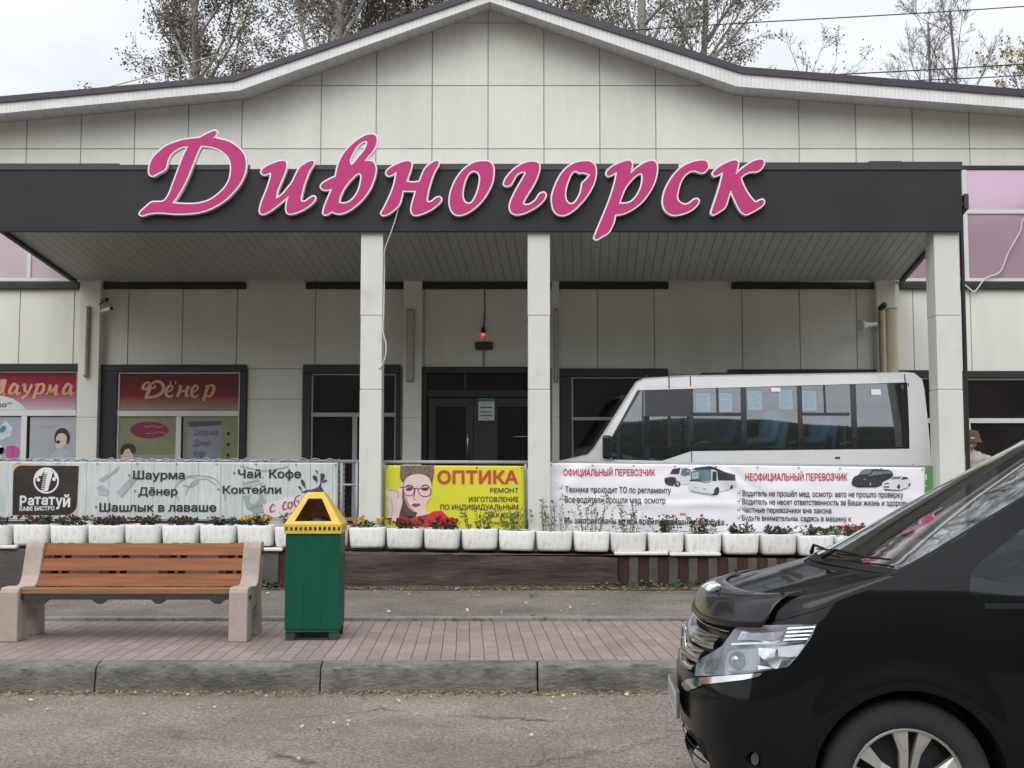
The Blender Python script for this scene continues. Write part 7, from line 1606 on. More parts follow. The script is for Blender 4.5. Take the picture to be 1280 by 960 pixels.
M_PAINT.node_tree.nodes['Principled BSDF'].inputs['Coat Roughness'].default_value = 0.045
M_CHROME = mat('chrome', (0.82,0.82,0.83), rough=0.10, metal=1.0, var=0.03)
M_CHROMED = mat('chrome_dark', (0.62,0.63,0.65), rough=0.16, metal=1.0, var=0.08)
M_PLB = mat('van_black_plastic', (0.009,0.009,0.010), rough=0.6, var=0.2, spec=0.2)
M_VGLASS = glass_mat('van_windscreen_glass', (0.58,0.65,0.64), 0.40)
M_VSIDE = glass_mat('van_side_glass', (0.36,0.43,0.43), -0.01)
M_LENS = glass_mat('headlight_lens', (0.90,0.92,0.94), 0.03)
# ---- bonnet height field
RB = 0.075
def rbf(u): return float(np.interp(u, [0.35, 0.80], [RB, 0.012]))
def bh(u): return float(np.interp(u, [0,0.06,0.15,0.3,0.5,0.7,0.75,0.9,1.1], [0.940,0.968,0.990,1.018,1.060,1.115,1.130,1.165,1.20]))
def ztop(s):                       # where the body side ends under the bonnet edge
    z = 0.95
    for _ in range(3): p = SK(s, z); z = bh(p.x) - 0.018*(p.y/0.8)**2 - rbf(p.x)
    return z
SCW = s_of_u(0.9)
edge_s = np.linspace(-SCW-0.35, SCW+0.35, 240); edge_p = np.array([tuple(SK(s, ztop(s))) for s in edge_s])
def seg_dist(u, v):
    a = edge_p[:-1,:2]; b_ = edge_p[1:,:2]; d = b_-a; t = np.clip(((u-a[:,0])*d[:,0]+(v-a[:,1])*d[:,1])/np.maximum(1e-12, (d**2).sum(1)), 0, 1)
    return float(np.sqrt(((a+d*t[:,None]-np.array([u, v]))**2).sum(1).min()))
def HB(u, v):
    dl = seg_dist(u, v); drop = 0.0; R = rbf(u)
    if dl < R: drop = R - sqrt(max(0, R*R - (R-dl)**2))
    # shallow power-bulge creases either side
    cr = 0.010*(1/(1+math.exp((abs(v)-0.46-0.10*u)/0.018)))
    return Vector((u, v, bh(u) - 0.018*(v/0.8)**2 - drop + cr*min(1, max(0, (u-0.22)/0.3))))
def HN(u, v, e=0.003):
    def g(u, v): return HB(u, v).z
    n = Vector((-(g(u+e, v)-g(u-e, v))/(2*e), -(g(u, v+e)-g(u, v-e))/(2*e), 1)); 
    dl = seg_dist(u, v)
    if dl < 0.012:
        i = int(np.argmin(((edge_p[:,:2]-np.array([u, v]))**2).sum(1))); s = edge_s[i]; m_ = SN(s, ztop(s)); n = n.normalized()*dl/0.012 + m_*(1-dl/0.012)
    return n.normalized()
# ---- pillar and roof line on the body side, in (u, z)
PILL0 = [(0.80,1.052),(0.86,1.092),(0.94,1.138),(1.03,1.19),(1.20,1.296),(1.38,1.406),(1.58,1.525),(1.78,1.632),(1.98,1.705),(2.12,1.722)]
_pl = [SK(*q) for q in inv([(1112,719.5),(1133,709),(1152,700),(1172,689),(1225,656.5),(1280,623)], 0.6, 2.4, 0.9, 1.7)]
PILL = [(p.x, p.z) for p in _pl]; _d = (PILL[-1][1]-PILL[-2][1])/(PILL[-1][0]-PILL[-2][0])
for z in (1.50, 1.58, 1.65): PILL.append((PILL[5][0] + (z-PILL[5][1])/_d, z))
PILL += [(PILL[-1][0]+0.12, 1.698), (PILL[-1][0]+0.27, 1.722)]; UC = PILL[0][0]; UT = PILL[-1][0]
def u2s(l): return [(s_of_u(u), z) for u, z in l]
front_top = [(s, ztop(s)) for s in np.linspace(0, s_of_u(UC-0.01), 30)]
# the top line carries on up the pillar and along the roof
roof_line = [(s_of_u(2.6), 1.73), (s_of_u(3.4), 1.73), (s_of_u(4.2), 1.71), (s_of_u(4.37), 1.70), (SMAX*0.93, 1.69), (SMAX, 1.69)]
outline = [(0, 0.20)] + [(s, 0.20) for s in np.linspace(0.1, SMAX, 40)] + roof_line[::-1] + u2s(PILL)[::-1] + front_top[::-1]
def arch(uw, r=0.365):
    return [(s_of_u(uw + r*cos(a)), RWH + r*sin(a)) for a in [pi*k/28 for k in range(29)]]
bottom_cut = lambda uw: arch(uw) + [(s_of_u(uw-0.365), 0.205), (s_of_u(uw+0.365), 0.205)]
HLp = [(921,783),(955,781.6),(990,780.8),(1020.6,781),(1015,795),(1006,808),(998,819),(985,833),(960,838),(932,842),(900,844),(869,845),(869.5,838),(870,834),(874,825),(888,817),(902.5,808),(912,795)]
HL = inv(HLp, 0.25, 1.4, 0.6, 1.1)
GRp = [(868,843),(869,833),(873,824.5),(887,816.5),(901.5,807.5),(911,794.5),(919,782.5),(905,781),(890,779.5)]
GR = inv(GRp, 0.05, 1.2, 0.6, 1.1)
GRI = [(0, 0.665)] + [(GR[0][0]*q, 0.665 + (GR[0][1]-0.665)*q) for q in (0.35, 0.7)] + GR + [(GR[-1][0]*0.6, GR[-1][1]-0.004), (GR[-1][0]*0.3, GR[-1][1]-0.002), (0, GR[-1][1])]
_w = [SK(*q) for q in inv([(1212.5,743.5),(1213,714),(1246,687),(1280,660)], 0.6, 2.4, 0.9, 1.7)]; _e = (_w[3].z-_w[1].z)/(_w[3].x-_w[1].x)
win1 = u2s([(p.x, p.z) for p in _w] + [(_w[3].x+(z-_w[3].z)/_e, z) for z in (1.40, 1.52, 1.60)] + [(2.22,1.63),(2.24,1.035)])
win2 = u2s([(2.32,1.04),(2.31,1.638),(3.28,1.645),(3.28,1.06)]); win3 = u2s([(3.38,1.07),(3.38,1.645),(4.15,1.635),(4.25,1.08)])
INT = [(0,0.28),(0.50,0.28),(0.56,0.33),(0.54,0.42),(0,0.44)]
FOG = inv([(941.5+9.5*cos(2*pi*k/16), 950+10.5*sin(2*pi*k/16)) for k in range(16)], 0.25, 1.2, 0.2, 0.9)
BODY = patch('body', outline, [HL, bottom_cut(UW), bottom_cut(UR), win1, win2, win3, FOG], M_PAINT, VAN, 0, 0.035, True)
# grille and lower intake sit in real openings: rebuild the body with them cut out
bpy.data.objects.remove(BODY)
e_ = 1e-4
outline2 = [(0, 0.20)] + [(s, 0.20) for s in np.linspace(0.1, SMAX, 40)] + roof_line[::-1] + u2s(PILL)[::-1] + front_top[::-1][:-1] + [(0, front_top[0][1]), (0, GRI[-1][1])] + GRI[1:-1][::-1] + [(0, GRI[0][1]), (0, INT[-1][1])] + INT[1:-1][::-1] + [(0, INT[0][1])]
BODY = patch('body', outline2, [HL, bottom_cut(UW), bottom_cut(UR), win1, win2, win3, FOG], M_PAINT, VAN, 0, 0.035, True)
# bonnet
sc_ = np.linspace(-s_of_u(UC-0.005), s_of_u(UC-0.005), 110)
ho = [tuple(SK(s, ztop(s)))[:2] for s in sc_] 
v_end = ho[-1][1]; cowl = [(UC - 0.15*(1-(q)**2) , v_end*q) for q in np.linspace(1, -1, 27)]
ho_full = ho + cowl[1:-1]
def tess_extra(outline, step, extra):
    vs = [Vector(p) for p in outline]; es = [(i, (i+1) % len(outline)) for i in range(len(outline))]
    for p in extra: 
        if inside(outline, p[0], p[1]): vs.append(Vector(p))
    xs = [p[0] for p in outline]; ys = [p[1] for p in outline]; yy = min(ys)+step/2
    while yy < max(ys):
        xx = min(xs)+step/2
        while xx < max(xs):
            if inside(outline, xx, yy) and seg_dist(xx, yy) > RB*1.15: vs.append(Vector((xx, yy)))
            xx += step
        yy += step
    V, _, F_, _, _, _ = delaunay_2d_cdt(vs, es, [], 0, 1e-7)
    return [tuple(v) for v in V], [tuple(f) for f in F_ if inside(outline, sum(V[i].x for i in f)/3, sum(V[i].y for i in f)/3)]
extra = []
nrm2 = []
for i, s in enumerate(sc_):
    a = Vector(ho[max(i-1,0)]); b_ = Vector(ho[min(i+1,len(ho)-1)]); t_ = (b_-a).normalized(); n_ = Vector((-t_.y, t_.x)); 
    if n_.dot(Vector((0.6,0))-Vector(ho[i])) < 0: n_ = -n_
    nrm2.append(n_)
    for d in (0.002, 0.008, 0.018, 0.032, 0.05, 0.072): extra.append(tuple(Vector(ho[i]) + n_*d))
V, Fs = tess_extra(ho_full, 0.03, extra)
mv = [LV(*HB(u, v)) for u, v in V]; mn = [Vector(LV(*HN(u, v))) for u, v in V]
me = bpy.data.meshes.new('bonnet'); ff = []
for f in Fs:
    a, b_, c = (Vector(mv[i]) for i in f[:3]); ff.append(f if (b_-a).cross(c-a).z > 0 else f[::-1])
me.from_pydata(mv, [], ff); me.update(); me.materials.append(M_PAINT)
for p in me.polygons: p.use_smooth = True
me.normals_split_custom_set_from_vertices([tuple(n) for n in mn]); BON = name_obj('bonnet', me); BON.parent = VAN; ORG['bonnet'] = Vector()
def rim_at(s, e=0.03):
    p = SK(s, ztop(s)); t_ = (Vector(SK(s+e, ztop(s+e))[:2])-Vector(SK(s-e, ztop(s-e))[:2])).normalized(); n_ = Vector((-t_.y, t_.x))
    return Vector((p.x, p.y)), (n_ if n_.x > 0 or n_.dot(Vector((1.2, 0))-Vector((p.x, p.y))) > 0 else -n_)
# stone deflector along the bonnet edge
mb = MB(); rows = []
sd = np.linspace(-s_of_u(0.33), s_of_u(0.33), 90)
for s in sd:
    q = abs(s)/s_of_u(0.33); p0, n_ = rim_at(s); dep = 0.135*(1-0.25*q**3); row = []
    for j in range(8):
        p0, n_ = rim_at(s*(0.85+0.15*j/7)); d = dep*j/7; z = HB(*(p0+n_*d)).z; nn_ = HN(*(p0+n_*max(d, 0.004))); lift = 0.005 + 0.014*(1-j/7)
        pt = Vector((p0.x+n_.x*d, p0.y+n_.y*d, z)) + nn_*lift; row.append(LV(*pt))
    s_ = s*0.83; pt = SK(s_, ztop(s_)-0.03) + SN(s_, ztop(s_)-0.03)*0.016; rows.append([LV(*pt)] + row)
n = len(rows[0]); mb.add([p for r in rows for p in r], [(i*n+k, i*n+k+1, (i+1)*n+k+1, (i+1)*n+k) for i in range(len(rows)-1) for k in range(n-1)])
o = mb.build('bonnet_deflector', mat('deflector_smoke', (0.010,0.011,0.013), rough=0.26, var=0.2, coat=0.25, spec=0.3), VAN, smooth=True, local=True); s_ = o.modifiers.new('solid', 'SOLIDIFY'); s_.thickness = 0.005
DEF = o
def def_pt(s, d):
    p0, n_ = rim_at(s); q = p0 + n_*d; z = HB(q.x, q.y).z; return Vector((q.x, q.y, z)) + HN(q.x, q.y)*(0.012+0.010*(1-d/0.135)+0.010)
co, fs = text_mesh('STEPWGN', 0.03); tw = co[:,0].max()
mb = MB(); mb.add([LV(*def_pt(-0.165 + 0.33*(1-c[0]/tw) , 0.035 + 0.045*c[1]/CAP)) for c in co], fs); mb.build('lettering', mat('deflector_lettering', (0.7,0.7,0.7), rough=0.4), DEF, local=True)
mb = MB()
for s in (-0.86, -0.3, 0.3, 0.86): p = def_pt(s, 0.045); mb.ball(LV(*p), 0.009, 0.009, 0.006, 10, 6)
mb.build('rivet', M_PLB, DEF, local=True)
# ---- windscreen, roof
PL_ = [SK(s_of_u(u), z) for u, z in PILL]
def WS(k, q):
    i = min(len(PL_)-2, int(k*(len(PL_)-1))); t_ = k*(len(PL_)-1)-i; p = PL_[i].lerp(PL_[i+1], t_)
    bow = 0.15*(1-k) + 0.06*k
    return Vector((p.x - bow*(1-q*q), p.y*q, p.z + (0.012*(1-k) + 0.05*k)*(1-q*q)))
def WSN(k, q, e=0.004):
    a = WS(min(1,k+e), q)-WS(max(0,k-e), q); b_ = WS(k, min(1,q+e))-WS(k, max(-1,q-e)); n = a.cross(b_).normalized()
    return n if n.z > 0 else -n
def WSP(q, k): return WS(k, q)
def WSPN(q, k): return WSN(k, q)
def grid_patch(name, m, q0, q1, k0, k1, nq, nk, off=0.0, f=WSP, fn=WSPN, parent=None):
    vs = []; ns = []
    for j in range(nk+1):
        for i in range(nq+1):
            q = q0+(q1-q0)*i/nq; k = k0+(k1-k0)*j/nk; n = fn(q, k); vs.append(LV(*(f(q, k)+n*off))); ns.append(Vector(LV(*n)))
    fs = [(j*(nq+1)+i, j*(nq+1)+i+1, (j+1)*(nq+1)+i+1, (j+1)*(nq+1)+i) for j in range(nk) for i in range(nq)]
    a, b_, c = (Vector(vs[i]) for i in fs[0][:3])
    if (b_-a).cross(c-a).dot(ns[fs[0][0]]) < 0: fs = [f_[::-1] for f_ in fs]
    me = bpy.data.meshes.new(name); me.from_pydata(vs, [], fs); me.update(); me.materials.append(m)
    for p in me.polygons: p.use_smooth = True
    me.normals_split_custom_set_from_vertices([tuple(n) for n in ns]); o = name_obj(name, me); o.parent = parent or VAN; ORG[o.name] = Vector(); return o
grid_patch('windscreen', M_VGLASS, -0.965, 0.965, 0.06, 0.965, 30, 30)
SCR = [grid_patch('screen_border', M_PLB, -1.0, -0.964, 0.0, 1.0, 2, 30, 0.001), grid_patch('screen_border', M_PLB, 0.964, 1.0, 0.0, 1.0, 2, 30, 0.001), grid_patch('screen_border', M_PLB, -0.964, 0.964, -0.0, 0.062, 30, 2, 0.001), grid_patch('screen_border', M_PLB, -0.964, 0.964, 0.963, 1.0, 30, 2, 0.001)]
rl = [(u, z) for u, z in ((UT,1.722),(2.6,1.73),(3.4,1.73),(4.2,1.71),(4.40,1.70))]
def RF(q, k):
    u = UT + (4.44-UT)*k; z = float(np.interp(u, [a for a, _ in rl], [b_ for _, b_ in rl])); p = SK(s_of_u(min(u, 4.36)), z)
    bow = 0.06*(1-k)*(1-q*q); e = 1-abs(q)**2.6
    return Vector((u - bow*(1 if k < 1 else 0), p.y*q, z + 0.07*e*(0.72+0.28*min(1, k*4))))
def RFN(q, k, e=0.004):
    a = RF(q, min(1,k+e))-RF(q, max(0,k-e)); b_ = RF(min(1,q+e), k)-RF(max(-1,q-e), k); n = a.cross(b_).normalized(); return n if n.z > 0 else -n
grid_patch('roof', M_PAINT, -1, 1, 0, 1, 36, 24, 0, RF, RFN)
# cowl between bonnet and glass
mb = MB(); A_ = []; B_ = []
for q in np.linspace(-1, 1, 31):
    u, v = UC-0.15*(1-q*q), v_end*q; A_.append(LV(u-0.012, v, HB(min(u,UC), v).z - 0.018)); p = WS(0.055, q*0.97); B_.append(LV(p.x, p.y, p.z+0.002))
mb.add(A_+B_, [(i, i+1, 32+i, 31+i) for i in range(30)]); mb.build('cowl', M_PLB, VAN, smooth=True, local=True)
def wiper(q0, k0, q1, k1):
    mb = MB(); a = WS(k0, q0)+WSN(k0, q0)*0.015; b_ = WS(k1, q1)+WSN(k1, q1)*0.022; mid = a.lerp(b_, 0.45)+WSN(k1, q1)*0.03
    mb.tube([LV(*a), LV(*mid), LV(*b_)], [0.011, 0.007, 0.005], 6); w = mb.build('wiper', M_PLB, VAN, local=True)
    mb = MB(); c = b_ + (b_-a).normalized()*0.24 ; P = [WS(k1-0.015, q1-0.30*(1 if q1 > q0 else -1)), WS(k1, q1), WS(min(0.9,k1+0.015), q1+0.30*(1 if q1 > q0 else -1))]
    mb.tube([LV(*(p+Vector((-0.012,0,0.014)))) for p in P], 0.0045, 5); mb.build('blade', M_PLB, w, local=True)
wiper(0.10, 0.03, 0.55, 0.10); wiper(-0.62, 0.03, -0.15, 0.10)
# ---- side glass and trims
def pair(name, outl, m, parent, off, step):
    patch(name, outl, [], m, parent, off, step)
    patch(name, [(-p[0], p[1]) for p in outl], [], m, parent, off, step)
for wpoly in (win1, win2, win3): pair('side_window', wpoly, M_VSIDE, VAN, -0.006, 0.06)
def line_strip(pts, w, off, m, name, parent, mirror=True):
    mb = MB(); vs = []
    P = [Vector(p[:2]) for p in pts]
    for i, p in enumerate(P):
        t_ = (P[min(i+1,len(P)-1)]-P[max(i-1,0)]).normalized(); n_ = Vector((-t_.y, t_.x))*w/2
        for q in (p+n_, p-n_): vs.append(LV(*(SK(q.x, q.y)+SN(q.x, q.y)*off)))
    fs = [(2*i, 2*i+1, 2*i+3, 2*i+2) for i in range(len(P)-1)]
    mb.add(vs, fs)
    if mirror: mb.add([(x, -y, z) for x, y, z in vs], [f[::-1] for f in fs])
    return mb.build(name, m, parent, smooth=True, local=True)
M_GAP = mat('gap_black', (0.02,0.02,0.02))
for u0, u1 in ((1.33,1.33), (2.19,2.19), (3.33,3.33)): line_strip([(s_of_u(u0), z) for z in np.linspace(0.24, 1.0, 22)], 0.006, 0.0012, M_GAP, 'door_gap', VAN)
line_strip([(s_of_u(u), 1.0+0.012*(u-1.16)/3) for u in np.linspace(1.10, 4.2, 50)], 0.022, 0.003, M_PLB, 'belt_trim', VAN)
line_strip(inv([(1115,716),(1135,706),(1158,694),(1173,690)], 0.6, 1.9, 0.8, 1.5), 0.005, 0.0015, M_GAP, 'wing_gap', VAN)
# ---- chrome on the bumper
CHp = [(852.5,856),(856,852),(861,849),(885,846.7),(920,844),(954,841),(950,845.5),(930,850),(905,853),(880,856),(872,860),(862,863.5),(853,862)]
CH = inv(CHp, 0.1, 1.3, 0.5, 1.0)
pair('bumper_trim', CH, M_CHROME, VAN, 0.006, 0.02)
# fog lamp
def bucket(outl, depth, m, name, parent, mirror=True, scale=0.9):
    cx = sum(p[0] for p in outl)/len(outl); cz = sum(p[1] for p in outl)/len(outl); mb = MB(); n = len(outl); vs = []
    for q, d in ((1.0, 0.0), (scale, -depth)):
        for s, z in outl: s2, z2 = cx+(s-cx)*q, cz+(z-cz)*q; vs.append(LV(*(SK(s2, z2)+SN(s2, z2)*d)))
    c = SK(cx, cz)+SN(cx, cz)*-depth; vs.append(LV(*c)); fs = [(i, (i+1) % n, n+(i+1) % n, n+i) for i in range(n)] + [(n+i, n+(i+1) % n, 2*n) for i in range(n)]
    mb.add(vs, fs)
    if mirror: mb.add([(x, -y, z) for x, y, z in vs], [f[::-1] for f in fs])
    return mb.build(name, m, parent, local=True)
fg = bucket(FOG, 0.05, M_PLB, 'fog_lamp', VAN)
fcx = sum(p[0] for p in FOG)/16; fcz = sum(p[1] for p in FOG)/16
patch('lens', [(fcx+0.55*(p[0]-fcx), fcz+0.8*(p[1]-fcz)) for p in FOG], [], mat('fog_lens', (0.10,0.10,0.10), rough=0.2, metal=0.2), fg, -0.015, 0.02, True)
# ---- headlights
hl = MB()
HLc = (sum(p[0] for p in HL)/len(HL), sum(p[1] for p in HL)/len(HL))
HLr = resample([p[:2] for p in HL], 0.02)
for sgn in (1, -1):
    R_ = MB(); n = len(HLr); vs = []
    for q, d in ((1.0, 0.001), (0.97, -0.035), (0.90, -0.075)):
        for s, z in HLr: s2, z2 = HLc[0]+(s-HLc[0])*q, HLc[1]+(z-HLc[1])*q; vs.append(LV(*(SK(s2, z2)+SN(s2, z2)*d)))
    base = [(HLc[0]+(s-HLc[0])*0.9, HLc[1]+(z-HLc[1])*0.9) for s, z in HLr]
    R_.add(vs, [(r*n+i, r*n+(i+1) % n, (r+1)*n+(i+1) % n, (r+1)*n+i) for r in range(2) for i in range(n)])
    Vb, Fb = tessellate(base, [], 0.03); R_.add([LV(*(SK(s, z)+SN(s, z)*-0.075)) for s, z in Vb], Fb)
    if sgn < 0: R_.v = [(x, -y, z) for x, y, z in R_.v]; R_.f = [f[::-1] for f in R_.f]
    H_ = R_.build('headlight', mat('reflector_silver', (0.90,0.91,0.92), rough=0.45, metal=0.15, var=0.1, scale=14), VAN, local=True)
    def inner(pts, m, name, d0, d1, smooth=False):
        P = inv(pts, 0.25, 1.4, 0.6, 1.1); mb = MB(); n = len(P)
        vs = [LV(*(SK(p[0], p[1])+SN(p[0], p[1])*d1)) for p in P] + [LV(*(SK(p[0], p[1])+SN(p[0], p[1])*d0)) for p in P]
        mb.add(vs, [tuple(range(n))] + [(i, (i+1) % n, n+(i+1) % n, n+i) for i in range(n)])
        if sgn < 0: mb.v = [(x, -y, z) for x, y, z in mb.v]; mb.f = [f[::-1] for f in mb.f]
        return mb.build(name, m, H_, local=True)
    HZ = lambda pts: zc(820, 660, 5.3333, pts)
    inner(HZ([(512,735),(545,675),(855,672),(800,745)]), M_CHROME, 'indicator_bezel', -0.075, -0.022)
    inner(HZ([(525,738),(556,690),(835,688),(790,738)]), mat('indicator_grey', (0.55,0.57,0.59), rough=0.25, metal=0.3, var=0.35, scale=30), 'indicator', -0.07, -0.016)
    for k in range(4): inner(HZ([(870-12*k, 660+24*k), (1068-18*k, 652+26*k), (1060-18*k, 664+26*k), (866-12*k, 672+24*k)]), M_CHROME, 'reflector_fin', -0.07, -0.012-0.006*k)
    inner(HZ([(490,762),(1000,745),(992,758),(486,776)]), M_CHROME, 'divider', -0.075, -0.010)
    inner(HZ([(430,800),(640,785),(660,800),(660,935),(430,948),(405,935)]), mat('lamp_bezel', (0.62,0.64,0.66), rough=0.3, metal=0.3, var=0.1), 'projector_bezel', -0.075, -0.035)
    inner(HZ([(650,785),(780,800),(770,850),(690,870),(660,840)]), M_CHROME, 'reflector_facet', -0.075, -0.03)
    inner(HZ([(790,790),(985,770),(960,850),(880,860),(800,850)]), mat('reflector_silver', (0.6,0.6,0.6)), 'reflector_facet', -0.075, -0.03)
    inner(HZ([(820,880),(920,870),(880,925),(790,935)]), M_CHROMED, 'reflector_facet', -0.075, -0.04)
    inner(HZ([(650,905),(700,890),(760,930),(655,938)]), M_CHROME, 'reflector_facet', -0.075, -0.028)
    inner(HZ([(280,890),(360,880),(350,940),(265,945)]), mat('side_marker', (0.42,0.43,0.44), rough=0.2, metal=0.6), 'position_lamp', -0.075, -0.03)
    c = inv(HZ([(500,868)]), 0.25, 1.4, 0.6, 1.1)[0]; p = SK(c[0], c[1])+SN(c[0], c[1])*-0.035; q = LV(*p)
    if sgn < 0: q = (q[0], -q[1], q[2])
    mb = MB(); mb.ball(q, 0.036, 0.036, 0.036, 18, 12); mb.build('projector', mat('projector_glass', (0.55,0.58,0.60), rough=0.12, metal=0.6, var=0.1), H_, local=True, smooth=True)
    mb = MB(); V_, F_ = tessellate(HLr, [], 0.03); mb.add([LV(*(SK(s, z)+SN(s, z)*0.003)) for s, z in V_], F_)
    if sgn < 0: mb.v = [(x, -y, z) for x, y, z in mb.v]; mb.f = [f[::-1] for f in mb.f]
    mb.build('lens', M_LENS, H_, local=True, smooth=True)
# ---- grille
gz = lambda z0, z1, s1, d: (z0, z1, s1, d)
GRL = MB(); Vb, Fb = tessellate([p[:2] for p in GRI], [], 0.04)
vs = [LV(*(SK(s, z)+SN(s, z)*-0.06)) for s, z in Vb]; GRL.add(vs, Fb); GRL.add([(x, -y, z) for x, y, z in vs], [f[::-1] for f in Fb])
n = len(GRI); rim = [LV(*(SK(p[0], p[1])+SN(p[0], p[1])*d)) for d in (0.001, -0.06) for p in GRI]; fr_ = [(i, i+1, n+i+1, n+i) for i in range(n-1)]
GRL.add(rim, fr_); GRL.add([(x, -y, z) for x, y, z in rim], [f[::-1] for f in fr_])
GRO = GRL.build('grille', mat('grille_black', (0.03,0.03,0.032), rough=0.35, var=0.2), VAN, local=True)
zt_ = GRI[-1][1]
def gbar(zc0, zc1, h, s1, m, name, d=0.012, curve=0.0):
    mb = MB(); ss = np.linspace(-s1, s1, 41); vs = []
    for s in ss:
        z = zc0 + (zc1-zc0)*abs(s)/s1
        for dz, dd in ((-h/2, d-0.03), (-h/2+0.004, d-0.004), (-h*0.1, d), (h/2-0.004, d-0.012), (h/2, d-0.035)):
            n_ = SN(s if abs(s) > 0.01 else 0.01, z+dz); vs.append(LV(*(SK(s, z+dz)+n_*dd)))
    k = 5; mb.add(vs, [(i*k+j, i*k+j+1, (i+1)*k+j+1, (i+1)*k+j) for i in range(40) for j in range(k-1)])
    return mb.build(name, m, GRO, smooth=True, local=True)
gw = lambda z: float(np.interp(z, [0.665, GR[0][1], GR[1][1], GR[3][1], GR[5][1], GR[6][1]], [0.30, GR[0][0]-0.01, GR[1][0], GR[3][0], GR[5][0], GR[6][0]]))
H0 = zt_ - 0.665
gbar(zt_-0.012, zt_-0.010, 0.014, gw(zt_)-0.01, M_CHROME, 'chrome_bar', 0.008)
gbar(zt_-0.075, zt_-0.062, 0.064, gw(zt_-0.07)-0.015, M_CHROMED, 'chrome_bar', 0.012)
gbar(zt_-0.152, zt_-0.132, 0.060, gw(zt_-0.14)-0.02, M_CHROMED, 'chrome_bar', 0.012)
gbar(zt_-0.215, zt_-0.190, 0.030, gw(zt_-0.2)-0.04, M_CHROMED, 'chrome_bar', 0.006)
# round badge frame in the middle of the grille
mb = MB(); n_ = SN(0.005, zt_-0.11); c = SK(0, zt_-0.11)+n_*0.022
for a, b_ in (((-0.042,0.040),(-0.032,-0.040)), ((0.042,0.040),(0.032,-0.040)), ((-0.037,0),(0.037,0))):
    mb.tube([LV(c.x, c.y+a[0], c.z+a[1]), LV(c.x-0.004, c.y+b_[0], c.z+b_[1])], 0.008, 6)
P = [(-0.062,0.05),(0.062,0.05),(0.05,-0.05),(-0.05,-0.05),(-0.062,0.05)]; mb.tube([LV(c.x, c.y+a, c.z+b_) for a, b_ in P], 0.006, 6); mb.build('emblem', M_CHROME, GRO, local=True)
# lower intake
mb = MB(); Vb, Fb = tessellate(INT, [], 0.05); vs = [LV(*(SK(s, z)+SN(s, z)*-0.05)) for s, z in Vb]; mb.add(vs, Fb); mb.add([(x, -y, z) for x, y, z in vs], [f[::-1] for f in Fb]); IT = mb.build('lower_intake', M_PLB, VAN, local=True)
for z in (0.325, 0.365, 0.405):
    mb = MB(); ss = np.linspace(-0.50, 0.50, 31); vs = []
    for s in ss:
        for dz in (-0.006, 0.006): vs.append(LV(*(SK(s, z+dz)+SN(s if abs(s) > 0.01 else 0.01, z)*-0.008)))
    mb.add(vs, [(2*i, 2*i+1, 2*i+3, 2*i+2) for i in range(30)]); mb.build('slat', M_PLB, IT, local=True)
# number plate
c = SK(0, 0.53); mb = MB(); mb.box(c.x-0.030, c.x-0.016, -0.262, 0.262, 0.462, 0.580); PLT = mb.build('number_plate', mat('plate_frame', (0.10,0.10,0.11), rough=0.5), VAN, bevel=0.004, local=True)
mb = MB(); mb.box(c.x-0.0325, c.x-0.0305, -0.252, 0.252, 0.472, 0.572); mb.build('plate_face', mat('plate_white', (0.45,0.45,0.44), rough=0.45, var=0.08, scale=12), PLT, local=True)
mb = MB(); r_ = random.Random(5)
for k in range(8): y = -0.22+0.057*k; mb.box(c.x-0.0335, c.x-0.0326, y, y+0.034, 0.492, 0.552)
mb.build('plate_marks', mat('plate_marks', (0.33,0.33,0.33), rough=0.5), PLT, local=True)
